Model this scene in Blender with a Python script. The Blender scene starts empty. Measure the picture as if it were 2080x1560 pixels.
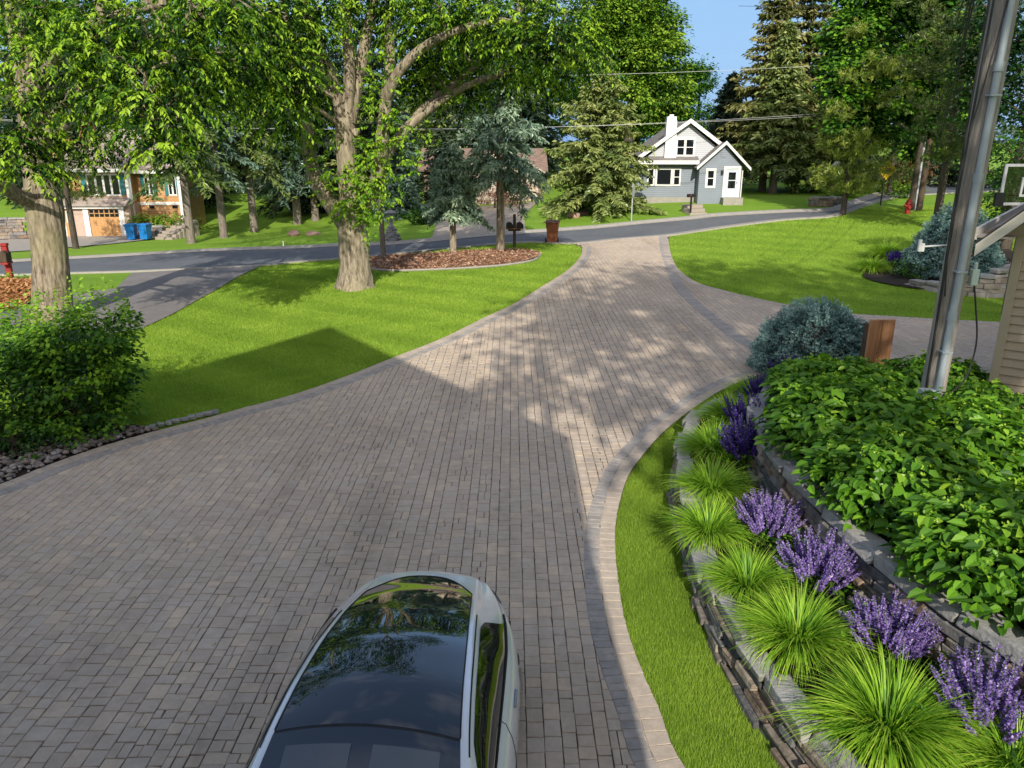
import bpy, bmesh, math, random
import numpy as np
from mathutils import Vector, Matrix
from mathutils.geometry import delaunay_2d_cdt

RNG = np.random.default_rng(7)
random.seed(7)
scene = bpy.context.scene
COL = scene.collection
PITCH = math.radians(17.5)
FPX = 1562.0
CAM_Z = 5.0
SUN_EL = math.radians(30.0)
SUN_AZ = math.radians(2.0)      # light travels towards +Y, turned this much towards -X

# ------------------------------------------------------------------ terrain
KX = np.array([-200, -40, -20, 0, 10, 20, 40, 200], float)
KY = np.array([-60, 14, 28, 36, 44, 55, 80, 300], float)
KZ = np.array([
    [0, 0, 0, 0, 0, 0, 0, 0],
    [0, 0, 0, 0, 0, 0, 0, 0],
    [-.3, -.2, -.1, 0, .1, .25, .5, .5],
    [-.9, -.9, -.5, 0, .2, .55, .9, .9],
    [-1.3, -1.3, -1.0, .0, .45, 1.0, 1.1, 1.1],
    [-1.6, -1.6, -1.5, .3, 1.35, 1.25, 1.2, 1.2],
    [.6, .6, .5, .9, 1.5, 1.3, 1.2, 1.2],
    [2, 2, 2, 2, 2, 2, 2, 2]], float)

def _lin(x, y):
    x = np.clip(x, KX[0], KX[-1]); y = np.clip(y, KY[0], KY[-1])
    i = np.clip(np.searchsorted(KX, x) - 1, 0, len(KX) - 2)
    j = np.clip(np.searchsorted(KY, y) - 1, 0, len(KY) - 2)
    u = (x - KX[i]) / (KX[i + 1] - KX[i]); v = (y - KY[j]) / (KY[j + 1] - KY[j])
    return (KZ[j, i] * (1 - u) + KZ[j, i + 1] * u) * (1 - v) + (KZ[j + 1, i] * (1 - u) + KZ[j + 1, i + 1] * u) * v

GX = np.arange(-200, 201, 2.0); GY = np.arange(-60, 301, 2.0)
_mx, _my = np.meshgrid(GX, GY)
GZ = _lin(_mx, _my)
for _k in range(6):
    _p = np.pad(GZ, 1, mode='edge')
    GZ = (_p[1:-1, 1:-1] * 2 + _p[:-2, 1:-1] + _p[2:, 1:-1] + _p[1:-1, :-2] + _p[1:-1, 2:]) / 6

def tz(x, y):
    x = np.asarray(x, float); y = np.asarray(y, float)
    fx = np.clip((x + 200) / 2, 0, len(GX) - 1.001); fy = np.clip((y + 60) / 2, 0, len(GY) - 1.001)
    i = fx.astype(int); j = fy.astype(int); u = fx - i; v = fy - j
    return (GZ[j, i] * (1 - u) + GZ[j, i + 1] * u) * (1 - v) + (GZ[j + 1, i] * (1 - u) + GZ[j + 1, i + 1] * u) * v

def tzf(x, y):
    return float(tz(x, y))

# surveying helpers: where a point of the photograph lies in the place
_c, _s = math.cos(PITCH), math.sin(PITCH)
def ray(px, py):
    u = (px - 1040) / FPX; v = (780 - py) / FPX
    return np.array([u, _c + v * _s, -_s + v * _c])

def at(px, py, Y):
    d = ray(px, py)
    t = Y / d[1]
    return Vector((d[0] * t, Y, CAM_Z + d[2] * t))

def gp(px, py, h=0.0):
    d = ray(px, py)
    t = 3.0
    prev = t
    while t < 400:
        p = d * t
        if CAM_Z + p[2] - h < tzf(p[0], p[1]):
            break
        prev = t; t *= 1.02
    lo, hi = prev, t
    for _ in range(40):
        m = (lo + hi) / 2; p = d * m
        if CAM_Z + p[2] - h < tzf(p[0], p[1]): hi = m
        else: lo = m
    p = d * hi
    return Vector((p[0], p[1], CAM_Z + p[2]))

def g2(px, py, h=0.0):
    p = gp(px, py, h); return (p.x, p.y)

def catmull(pts, step=0.25, closed=False):
    P = [np.array(p, float) for p in pts]
    out = []
    n = len(P)
    rng = range(n) if closed else range(n - 1)
    for i in rng:
        p1, p2 = P[i], P[(i + 1) % n]
        p0 = P[(i - 1) % n] if (closed or i > 0) else 2 * p1 - p2
        p3 = P[(i + 2) % n] if (closed or i + 2 < n) else 2 * p2 - p1
        L = np.linalg.norm(p2 - p1); k = max(1, int(math.ceil(L / step)))
        a1 = (p2 - p0) / 2; a2 = (p3 - p1) / 2
        # limit tangents
        for a in (a1, a2):
            l = np.linalg.norm(a)
            if l > 1.2 * L and l > 0: a *= 1.2 * L / l
        for j in range(k):
            t = j / k
            h00 = 2*t**3 - 3*t**2 + 1; h10 = t**3 - 2*t**2 + t; h01 = -2*t**3 + 3*t**2; h11 = t**3 - t**2
            out.append(h00*p1 + h10*a1 + h01*p2 + h11*a2)
    if not closed: out.append(P[-1])
    return np.array(out)

def inside(px, py, poly):
    poly = np.asarray(poly, float); px = np.asarray(px, float); py = np.asarray(py, float)
    r = np.zeros(px.shape, bool)
    x1, y1 = poly[:, 0], poly[:, 1]
    x2, y2 = np.roll(x1, -1), np.roll(y1, -1)
    for a, b, c, d in zip(x1, y1, x2, y2):
        if b == d: continue
        m = ((b > py) != (d > py)) & (px < (c - a) * (py - b) / (d - b) + a)
        r ^= m
    return r

# ------------------------------------------------------------------ materials
def nt(name):
    m = bpy.data.materials.new(name); m.use_nodes = True
    n = m.node_tree; n.nodes.clear()
    return m, n.nodes, n.links

def mat(name, col, rough=.6, col2=None, scale=6., bump=0., bscale=None, metal=0., spec=.4, stretch=(1, 1, 1), detail=6., coat=0., col3=None, scale3=.6, f3=.5):
    m, N, L = nt(name)
    out = N.new('ShaderNodeOutputMaterial'); b = N.new('ShaderNodeBsdfPrincipled')
    L.new(b.outputs[0], out.inputs[0])
    b.inputs['Roughness'].default_value = rough; b.inputs['Metallic'].default_value = metal
    b.inputs['Specular IOR Level'].default_value = spec
    b.inputs['Coat Weight'].default_value = coat; b.inputs['Coat Roughness'].default_value = .03
    b.inputs['Base Color'].default_value = (*col, 1)
    tc = N.new('ShaderNodeTexCoord'); mp = N.new('ShaderNodeMapping')
    mp.inputs['Scale'].default_value = stretch
    L.new(tc.outputs['Object'], mp.inputs[0])
    if col2 is None: col2 = tuple(min(1, c * .8) for c in col)
    no = N.new('ShaderNodeTexNoise'); no.inputs['Scale'].default_value = scale; no.inputs['Detail'].default_value = detail
    L.new(mp.outputs[0], no.inputs['Vector'])
    rp = N.new('ShaderNodeMapRange'); rp.inputs[1].default_value = .32; rp.inputs[2].default_value = .68
    L.new(no.outputs[0], rp.inputs[0])
    mx = N.new('ShaderNodeMix'); mx.data_type = 'RGBA'
    mx.inputs[6].default_value = (*col, 1); mx.inputs[7].default_value = (*col2, 1)
    L.new(rp.outputs[0], mx.inputs[0])
    last = mx.outputs[2]
    if col3 is not None:
        n3 = N.new('ShaderNodeTexNoise'); n3.inputs['Scale'].default_value = scale3; n3.inputs['Detail'].default_value = 4
        L.new(mp.outputs[0], n3.inputs['Vector'])
        r3 = N.new('ShaderNodeMapRange'); r3.inputs[1].default_value = .45; r3.inputs[2].default_value = .65; r3.inputs[4].default_value = f3
        L.new(n3.outputs[0], r3.inputs[0])
        m3 = N.new('ShaderNodeMix'); m3.data_type = 'RGBA'; m3.inputs[7].default_value = (*col3, 1)
        L.new(r3.outputs[0], m3.inputs[0]); L.new(last, m3.inputs[6]); last = m3.outputs[2]
    L.new(last, b.inputs['Base Color'])
    if bump:
        nb = N.new('ShaderNodeTexNoise'); nb.inputs['Scale'].default_value = bscale or scale * 3; nb.inputs['Detail'].default_value = 8
        L.new(mp.outputs[0], nb.inputs['Vector'])
        bp = N.new('ShaderNodeBump'); bp.inputs['Strength'].default_value = min(1, bump); bp.inputs['Distance'].default_value = .02 * max(1, bump)
        L.new(nb.outputs[0], bp.inputs['Height']); L.new(bp.outputs[0], b.inputs['Normal'])
    return m

def island_mat(name, cols, rough=.85, bump=.4, bscale=40., nscale=12., mottle=.35, spec=.3):
    """every separate stone / paver takes its own colour"""
    m, N, L = nt(name)
    out = N.new('ShaderNodeOutputMaterial'); b = N.new('ShaderNodeBsdfPrincipled'); L.new(b.outputs[0], out.inputs[0])
    b.inputs['Roughness'].default_value = rough; b.inputs['Specular IOR Level'].default_value = spec
    g = N.new('ShaderNodeAttribute'); g.attribute_name = 'v'
    r = N.new('ShaderNodeValToRGB'); r.color_ramp.interpolation = 'LINEAR'
    e = r.color_ramp.elements
    while len(e) < len(cols): e.new(.5)
    for i, c in enumerate(cols):
        e[i].position = i / (len(cols) - 1); e[i].color = (*c, 1)
    L.new(g.outputs['Fac'], r.inputs[0])
    tc = N.new('ShaderNodeTexCoord')
    no = N.new('ShaderNodeTexNoise'); no.inputs['Scale'].default_value = nscale; no.inputs['Detail'].default_value = 8; no.inputs['Roughness'].default_value = .65
    L.new(tc.outputs['Object'], no.inputs['Vector'])
    mr = N.new('ShaderNodeMapRange'); mr.inputs[1].default_value = .25; mr.inputs[2].default_value = .75
    mr.inputs[3].default_value = 1 - mottle; mr.inputs[4].default_value = 1 + mottle
    L.new(no.outputs[0], mr.inputs[0])
    n2 = N.new('ShaderNodeTexNoise'); n2.inputs['Scale'].default_value = .35; n2.inputs['Detail'].default_value = 5
    L.new(tc.outputs['Object'], n2.inputs['Vector'])
    mr2 = N.new('ShaderNodeMapRange'); mr2.inputs[1].default_value = .3; mr2.inputs[2].default_value = .7; mr2.inputs[3].default_value = .86; mr2.inputs[4].default_value = 1.12
    L.new(n2.outputs[0], mr2.inputs[0])
    mu = N.new('ShaderNodeMath'); mu.operation = 'MULTIPLY'; L.new(mr.outputs[0], mu.inputs[0]); L.new(mr2.outputs[0], mu.inputs[1])
    vm = N.new('ShaderNodeVectorMath'); vm.operation = 'SCALE'
    L.new(r.outputs[0], vm.inputs[0]); L.new(mu.outputs[0], vm.inputs['Scale'])
    L.new(vm.outputs[0], b.inputs['Base Color'])
    nb = N.new('ShaderNodeTexNoise'); nb.inputs['Scale'].default_value = bscale; nb.inputs['Detail'].default_value = 8
    L.new(tc.outputs['Object'], nb.inputs['Vector'])
    bp = N.new('ShaderNodeBump'); bp.inputs['Strength'].default_value = bump; bp.inputs['Distance'].default_value = .015
    L.new(nb.outputs[0], bp.inputs['Height']); L.new(bp.outputs[0], b.inputs['Normal'])
    return m

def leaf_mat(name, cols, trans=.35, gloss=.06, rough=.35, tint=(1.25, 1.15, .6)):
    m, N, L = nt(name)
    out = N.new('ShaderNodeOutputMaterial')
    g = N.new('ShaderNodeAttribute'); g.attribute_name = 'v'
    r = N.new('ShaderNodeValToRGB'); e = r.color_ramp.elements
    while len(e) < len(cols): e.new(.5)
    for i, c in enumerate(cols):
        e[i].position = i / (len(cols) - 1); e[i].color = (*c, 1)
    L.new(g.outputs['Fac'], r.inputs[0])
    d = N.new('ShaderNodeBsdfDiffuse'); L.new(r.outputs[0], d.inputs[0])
    t = N.new('ShaderNodeBsdfTranslucent')
    vm = N.new('ShaderNodeVectorMath'); vm.operation = 'MULTIPLY'; vm.inputs[1].default_value = tint
    L.new(r.outputs[0], vm.inputs[0]); L.new(vm.outputs[0], t.inputs[0])
    mx = N.new('ShaderNodeMixShader'); mx.inputs[0].default_value = trans
    L.new(d.outputs[0], mx.inputs[1]); L.new(t.outputs[0], mx.inputs[2])
    last = mx.outputs[0]
    if gloss:
        gl = N.new('ShaderNodeBsdfGlossy'); gl.inputs['Roughness'].default_value = rough
        m2 = N.new('ShaderNodeMixShader'); m2.inputs[0].default_value = gloss
        L.new(last, m2.inputs[1]); L.new(gl.outputs[0], m2.inputs[2]); last = m2.outputs[0]
    L.new(last, out.inputs[0])
    return m

def bark_mat(name, c1, c2, ridge=14., bump=.9, moss=None):
    m, N, L = nt(name)
    out = N.new('ShaderNodeOutputMaterial'); b = N.new('ShaderNodeBsdfPrincipled'); L.new(b.outputs[0], out.inputs[0])
    b.inputs['Roughness'].default_value = .95; b.inputs['Specular IOR Level'].default_value = .15
    tc = N.new('ShaderNodeTexCoord'); mp = N.new('ShaderNodeMapping'); mp.inputs['Scale'].default_value = (1, 1, .18)
    L.new(tc.outputs['Object'], mp.inputs[0])
    no = N.new('ShaderNodeTexNoise'); no.inputs['Scale'].default_value = ridge; no.inputs['Detail'].default_value = 7; no.inputs['Roughness'].default_value = .7
    L.new(mp.outputs[0], no.inputs['Vector'])
    cr = N.new('ShaderNodeMapRange'); cr.inputs[1].default_value = .36; cr.inputs[2].default_value = .62
    L.new(no.outputs[0], cr.inputs[0])
    mx = N.new('ShaderNodeMix'); mx.data_type = 'RGBA'; mx.inputs[6].default_value = (*c1, 1); mx.inputs[7].default_value = (*c2, 1)
    L.new(cr.outputs[0], mx.inputs[0]); last = mx.outputs[2]
    n2 = N.new('ShaderNodeTexNoise'); n2.inputs['Scale'].default_value = 1.1; n2.inputs['Detail'].default_value = 4
    L.new(tc.outputs['Object'], n2.inputs['Vector'])
    r2 = N.new('ShaderNodeMapRange'); r2.inputs[1].default_value = .45; r2.inputs[2].default_value = .65; r2.inputs[4].default_value = .55
    L.new(n2.outputs[0], r2.inputs[0])
    m2 = N.new('ShaderNodeMix'); m2.data_type = 'RGBA'; m2.inputs[7].default_value = (*(moss or tuple(.6 * x for x in c2)), 1)
    L.new(r2.outputs[0], m2.inputs[0]); L.new(last, m2.inputs[6]); L.new(m2.outputs[2], b.inputs['Base Color'])
    bp = N.new('ShaderNodeBump'); bp.inputs['Strength'].default_value = bump; bp.inputs['Distance'].default_value = .05
    L.new(no.outputs[0], bp.inputs['Height']); L.new(bp.outputs[0], b.inputs['Normal'])
    return m

def siding_mat(name, col, lap=.115, rough=.5, dark=.55):
    """lapped boards: the shade line of each lap is real relief in the bump"""
    m, N, L = nt(name)
    out = N.new('ShaderNodeOutputMaterial'); b = N.new('ShaderNodeBsdfPrincipled'); L.new(b.outputs[0], out.inputs[0])
    b.inputs['Roughness'].default_value = rough
    tc = N.new('ShaderNodeTexCoord'); sx = N.new('ShaderNodeSeparateXYZ'); L.new(tc.outputs['Object'], sx.inputs[0])
    dv = N.new('ShaderNodeMath'); dv.operation = 'DIVIDE'; dv.inputs[1].default_value = lap; L.new(sx.outputs[2], dv.inputs[0])
    fr = N.new('ShaderNodeMath'); fr.operation = 'FRACT'; L.new(dv.outputs[0], fr.inputs[0])
    rp = N.new('ShaderNodeValToRGB'); e = rp.color_ramp.elements
    e[0].position = 0; e[0].color = (dark, dark, dark, 1); e[1].position = .22; e[1].color = (1, 1, 1, 1)
    L.new(fr.outputs[0], rp.inputs[0])
    no = N.new('ShaderNodeTexNoise'); no.inputs['Scale'].default_value = 1.5; no.inputs['Detail'].default_value = 5; L.new(tc.outputs['Object'], no.inputs['Vector'])
    mr = N.new('ShaderNodeMapRange'); mr.inputs[3].default_value = .85; mr.inputs[4].default_value = 1.15; L.new(no.outputs[0], mr.inputs[0])
    v1 = N.new('ShaderNodeVectorMath'); v1.operation = 'SCALE'; L.new(rp.outputs[0], v1.inputs[0]); L.new(mr.outputs[0], v1.inputs['Scale'])
    v2 = N.new('ShaderNodeVectorMath'); v2.operation = 'MULTIPLY'; v2.inputs[1].default_value = col; L.new(v1.outputs[0], v2.inputs[0])
    L.new(v2.outputs[0], b.inputs['Base Color'])
    bp = N.new('ShaderNodeBump'); bp.inputs['Strength'].default_value = .6; bp.inputs['Distance'].default_value = .02
    L.new(fr.outputs[0], bp.inputs['Height']); bp.invert = True; L.new(bp.outputs[0], b.inputs['Normal'])
    return m

def brick_mat(name, c1, c2, mortar, scale=1., bw=.2, bh=.065):
    m, N, L = nt(name)
    out = N.new('ShaderNodeOutputMaterial'); b = N.new('ShaderNodeBsdfPrincipled'); L.new(b.outputs[0], out.inputs[0])
    b.inputs['Roughness'].default_value = .9
    tc = N.new('ShaderNodeTexCoord'); sx = N.new('ShaderNodeSeparateXYZ'); L.new(tc.outputs['Object'], sx.inputs[0])
    ad = N.new('ShaderNodeMath'); ad.operation = 'ADD'; L.new(sx.outputs[0], ad.inputs[0]); L.new(sx.outputs[1], ad.inputs[1])
    cb = N.new('ShaderNodeCombineXYZ'); L.new(ad.outputs[0], cb.inputs[0]); L.new(sx.outputs[2], cb.inputs[1])
    br = N.new('ShaderNodeTexBrick'); br.inputs['Scale'].default_value = scale
    br.inputs['Color1'].default_value = (*c1, 1); br.inputs['Color2'].default_value = (*c2, 1); br.inputs['Mortar'].default_value = (*mortar, 1)
    br.inputs['Brick Width'].default_value = bw; br.inputs['Row Height'].default_value = bh; br.inputs['Mortar Size'].default_value = .008
    L.new(cb.outputs[0], br.inputs['Vector']); L.new(br.outputs['Color'], b.inputs['Base Color'])
    return m

def glass_dark(name, col=(.01, .012, .015), rough=.03, spec=.6):
    m, N, L = nt(name)
    out = N.new('ShaderNodeOutputMaterial'); b = N.new('ShaderNodeBsdfPrincipled'); L.new(b.outputs[0], out.inputs[0])
    b.inputs['Base Color'].default_value = (*col, 1); b.inputs['Roughness'].default_value = rough; b.inputs['Specular IOR Level'].default_value = spec
    tc = N.new('ShaderNodeTexCoord'); no = N.new('ShaderNodeTexNoise'); no.inputs['Scale'].default_value = .7
    L.new(tc.outputs['Object'], no.inputs['Vector'])
    bp = N.new('ShaderNodeBump'); bp.inputs['Strength'].default_value = .02; bp.inputs['Distance'].default_value = .05
    L.new(no.outputs[0], bp.inputs['Height']); L.new(bp.outputs[0], b.inputs['Normal'])
    return m

# ------------------------------------------------------------------ objects
def tag(o, label=None, cat=None, group=None, kind=None):
    if label: o['label'] = label
    if cat: o['category'] = cat
    if group: o['group'] = group
    if kind: o['kind'] = kind
    return o

def empty(name, loc=(0, 0, 0), rz=0., label=None, cat=None, group=None):
    o = bpy.data.objects.new(name, None); COL.objects.link(o)
    o.location = loc; o.rotation_euler = (0, 0, rz); o.empty_display_size = .2
    return tag(o, label, cat, group)

def link(name, me, m=None, parent=None):
    o = bpy.data.objects.new(name, me); COL.objects.link(o)
    if m is not None and len(me.materials) == 0: me.materials.append(m)
    if parent is not None: o.parent = parent
    return o

def copy_tree(o, parent=None):
    c = o.copy(); COL.objects.link(c); c.parent = parent
    for ch in list(o.children): copy_tree(ch, c)
    return c

def poly_mesh(name, V, F, v=None, smooth=False):
    """V (n,3); F list of (k,) or array (m,k)"""
    me = bpy.data.meshes.new(name)
    V = np.asarray(V, np.float32)
    me.vertices.add(len(V)); me.vertices.foreach_set('co', V.ravel())
    if isinstance(F, np.ndarray):
        k = F.shape[1]; tot = np.full(len(F), k, np.int32); flat = F.ravel().astype(np.int32)
    else:
        tot = np.array([len(f) for f in F], np.int32); flat = np.fromiter((i for f in F for i in f), np.int32)
    st = np.concatenate([[0], np.cumsum(tot)[:-1]]).astype(np.int32)
    me.loops.add(len(flat)); me.loops.foreach_set('vertex_index', flat)
    me.polygons.add(len(tot)); me.polygons.foreach_set('loop_start', st); me.polygons.foreach_set('loop_total', tot)
    me.polygons.foreach_set('use_smooth', np.full(len(tot), bool(smooth)))
    if v is not None:
        a = me.attributes.new('v', 'FLOAT', 'POINT'); a.data.foreach_set('value', np.asarray(v, np.float32))
    me.update(calc_edges=True)
    return me

def quads_mesh(name, Q, v=None):
    """Q (n,k,3) separate polygons"""
    n, k, _ = Q.shape
    F = np.arange(n * k, dtype=np.int32).reshape(n, k)
    return poly_mesh(name, Q.reshape(-1, 3), F, None if v is None else np.repeat(v, k))

class MB:
    def __init__(s): s.v = []; s.f = []; s.a = []
    def add(s, V, F, a=0.):
        o = len(s.v)
        s.v += [tuple(p) for p in V]; s.f += [tuple(i + o for i in f) for f in F]; s.a += [a] * len(V)
    def box(s, c, d, rz=0., a=0., tilt=None):
        x, y, z = d[0] / 2, d[1] / 2, d[2] / 2
        P = [Vector(p) for p in ((-x,-y,-z),(x,-y,-z),(x,y,-z),(-x,y,-z),(-x,-y,z),(x,-y,z),(x,y,z),(-x,y,z))]
        M = Matrix.Rotation(rz, 3, 'Z')
        if tilt is not None: M = M @ tilt
        s.add([M @ p + Vector(c) for p in P], [(3,2,1,0),(4,5,6,7),(0,1,5,4),(1,2,6,5),(2,3,7,6),(3,0,4,7)], a)
        return s
    def bx(s, x0, x1, y0, y1, z0, z1, a=0.):
        return s.box(((x0+x1)/2, (y0+y1)/2, (z0+z1)/2), (x1-x0, y1-y0, z1-z0), 0., a)
    def tube(s, pts, rad, n=8, cap=True, a=0., wob=0.):
        pts = [Vector(p) for p in pts]
        if not hasattr(rad, '__len__'): rad = [rad] * len(pts)
        o = len(s.v); ref = None
        for i, p in enumerate(pts):
            t = (pts[min(i+1, len(pts)-1)] - pts[max(i-1, 0)])
            t = t.normalized() if t.length > 1e-9 else Vector((0,0,1))
            if ref is None:
                ref = Vector((1,0,0)) if abs(t.x) < .8 else Vector((0,1,0))
            u = (ref - t * ref.dot(t)).normalized(); w = t.cross(u); ref = u
            for k in range(n):
                an = 2 * math.pi * k / n
                r = rad[i] * (1 + (random.uniform(-wob, wob) if wob else 0))
                s.v.append(tuple(p + (u * math.cos(an) + w * math.sin(an)) * r)); s.a.append(a)
        for i in range(len(pts) - 1):
            for k in range(n):
                q = o + i*n
                s.f.append((q+k, q+(k+1) % n, q+n+(k+1) % n, q+n+k))
        if cap:
            s.f.append(tuple(o + k for k in reversed(range(n))))
            s.f.append(tuple(o + (len(pts)-1)*n + k for k in range(n)))
        return s
    def ridged(s, pts, rad, n=64, amp=.035, ph=0.):
        """a trunk whose bark stands in long vertical ridges"""
        o = len(s.v); pts = [Vector(p) for p in pts]
        for i, p in enumerate(pts):
            t = (pts[min(i+1, len(pts)-1)] - pts[max(i-1, 0)]).normalized()
            u = (Vector((1,0,0)) - t * t.x).normalized(); w_ = t.cross(u); h = p.z
            for k in range(n):
                an = 2 * math.pi * k / n
                rg = abs(math.sin(7.5 * an + 1.1 * math.sin(h * 1.9 + ph) + .8 * math.sin(h * 4.3 + 2 * an))) * .6 + .4 * math.sin(19 * an + 1.6 * math.sin(h * 2.7 + an * 2)) + .25 * random.uniform(-1, 1)
                r = rad[i] * (1 + amp * (rg - .3) + .04 * math.sin(3 * an + ph + h * .5))
                s.v.append(tuple(p + (u * math.cos(an) + w_ * math.sin(an)) * r)); s.a.append(0.)
        for i in range(len(pts) - 1):
            for k in range(n):
                q = o + i*n; s.f.append((q+k, q+(k+1) % n, q+n+(k+1) % n, q+n+k))
        s.f.append(tuple(o + (len(pts)-1)*n + k for k in range(n)))
        return s
    def lathe(s, c, prof, n=20, a=0.):
        c = Vector(c)
        return s.tube([c + Vector((0,0,z)) for r, z in prof], [max(r, 1e-4) for r, z in prof], n, True, a)
    def prism(s, poly, axis, a0, a1, a=0.):
        """poly: 2D points; extruded along axis 'x','y' or 'z' between a0 and a1"""
        def P(u, w, t):
            return {'x': (t, u, w), 'y': (u, t, w), 'z': (u, w, t)}[axis]
        n = len(poly)
        V = [P(u, w, a0) for u, w in poly] + [P(u, w, a1) for u, w in poly]
        F = [tuple(range(n)), tuple(range(2*n-1, n-1, -1))] + [(i, i+n, (i+1) % n + n, (i+1) % n) for i in range(n)]
        s.add(V, F, a); return s
    def mesh(s, name, smooth=False, bevel=0., seg=2, angle=.5):
        me = poly_mesh(name, np.array(s.v, np.float32), s.f, np.array(s.a, np.float32))
        bm = bmesh.new(); bm.from_mesh(me)
        bmesh.ops.recalc_face_normals(bm, faces=bm.faces)
        if bevel:
            ed = [e for e in bm.edges if len(e.link_faces) == 2 and e.calc_face_angle(0) > angle]
            bmesh.ops.bevel(bm, geom=ed, offset=bevel, segments=seg, profile=.6, affect='EDGES', clamp_overlap=True)
        if smooth:
            for f in bm.faces: f.smooth = True
            for e in bm.edges:
                if len(e.link_faces) == 2 and e.calc_face_angle(0) > .9: e.smooth = False
        bm.to_mesh(me); bm.free()
        return me
    def build(s, name, m, parent=None, smooth=False, bevel=0., seg=2, angle=.5):
        return link(name, s.mesh(name, smooth, bevel, seg, angle), m, parent)

def sheet(name, poly, m, dz, res=1.0, zf=tz, edge_drop=0.):
    """a ground sheet that follows the terrain"""
    poly = np.asarray(poly, float)
    x0, y0 = poly.min(0); x1, y1 = poly.max(0)
    gx, gy = np.meshgrid(np.arange(x0 + res/2, x1, res), np.arange(y0 + res/2, y1, res))
    gx = gx.ravel() + .013; gy = gy.ravel() + .017
    k = inside(gx, gy, poly); gx = gx[k]; gy = gy[k]
    vs = [Vector((p[0], p[1])) for p in poly] + [Vector((a, b)) for a, b in zip(gx, gy)]
    n = len(poly)
    r = delaunay_2d_cdt(vs, [(i, (i + 1) % n) for i in range(n)], [list(range(n))], 1, 1e-5)
    V = np.array([(p.x, p.y) for p in r[0]])
    Z = zf(V[:, 0], V[:, 1]) + dz
    me = poly_mesh(name, np.column_stack([V, Z]), [tuple(f) for f in r[2]], None, True)
    bm = bmesh.new(); bm.from_mesh(me); bmesh.ops.recalc_face_normals(bm, faces=bm.faces)
    if sum(f.normal.z for f in bm.faces) < 0: bmesh.ops.reverse_faces(bm, faces=bm.faces)
    bm.to_mesh(me); bm.free()
    return link(name, me, m)

def ribbon(name, path, profile, m, zf=tz, parent=None):
    """profile: list of (offset to the left of the path, height)"""
    P = np.asarray(path, float); T = np.gradient(P, axis=0); T /= np.linalg.norm(T, axis=1)[:, None] + 1e-9
    Nn = np.column_stack([-T[:, 1], T[:, 0]])
    V = []; k = len(profile)
    for i in range(len(P)):
        for o, h in profile:
            q = P[i] + Nn[i] * o
            V.append((q[0], q[1], float(zf(q[0], q[1])) + h))
    F = [(i*k+j, i*k+j+1, (i+1)*k+j+1, (i+1)*k+j) for i in range(len(P)-1) for j in range(k-1)]
    me = poly_mesh(name, np.array(V), F, None, False)
    bm = bmesh.new(); bm.from_mesh(me); bmesh.ops.recalc_face_normals(bm, faces=bm.faces)
    if sum(f.normal.z for f in bm.faces) < 0: bmesh.ops.reverse_faces(bm, faces=bm.faces)
    bm.to_mesh(me); bm.free()
    return link(name, me, m, parent)
# ------------------------------------------------------------------ vegetation generators
def unit(a):
    return a / (np.linalg.norm(a, axis=-1, keepdims=True) + 1e-9)

def kites(base, d, nrm, L, W, wide=.45, fold=0., droop=0.):
    """diamond leaves: base (n,3), direction, approximate normal"""
    d = unit(d); side = unit(np.cross(d, nrm)); up = np.cross(side, d)
    L = np.broadcast_to(np.asarray(L, float), (len(base),))[:, None]; W = np.broadcast_to(np.asarray(W, float), (len(base),))[:, None]
    mid = base + d * L * wide + up * (L * fold)
    tip = base + d * L - up * (L * droop)
    return np.stack([base, mid + side * W / 2, tip, mid - side * W / 2], 1)

def leaves6(base, d, nrm, L, W, droop=.15, fold=.12):
    """broader leaf of two folded halves, 2 quads each"""
    d = unit(d); side = unit(np.cross(d, nrm)); up = np.cross(side, d)
    L = np.broadcast_to(np.asarray(L, float), (len(base),))[:, None]; W = np.broadcast_to(np.asarray(W, float), (len(base),))[:, None]
    tip = base + d * L - up * L * droop
    m1 = base + d * L * .5 - up * L * .02
    a1 = base + d * L * .28 + side * W * .48 + up * W * fold; a2 = base + d * L * .68 + side * W * .36 + up * W * fold - up * L * droop * .4
    b1 = base + d * L * .28 - side * W * .48 + up * W * fold; b2 = base + d * L * .68 - side * W * .36 + up * W * fold - up * L * droop * .4
    q1 = np.stack([base, a1, a2, tip], 1); q2 = np.stack([base, tip, b2, b1], 1)
    return np.concatenate([q1, q2], 0)

def rdir(n):
    return unit(RNG.normal(size=(n, 3)))

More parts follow.
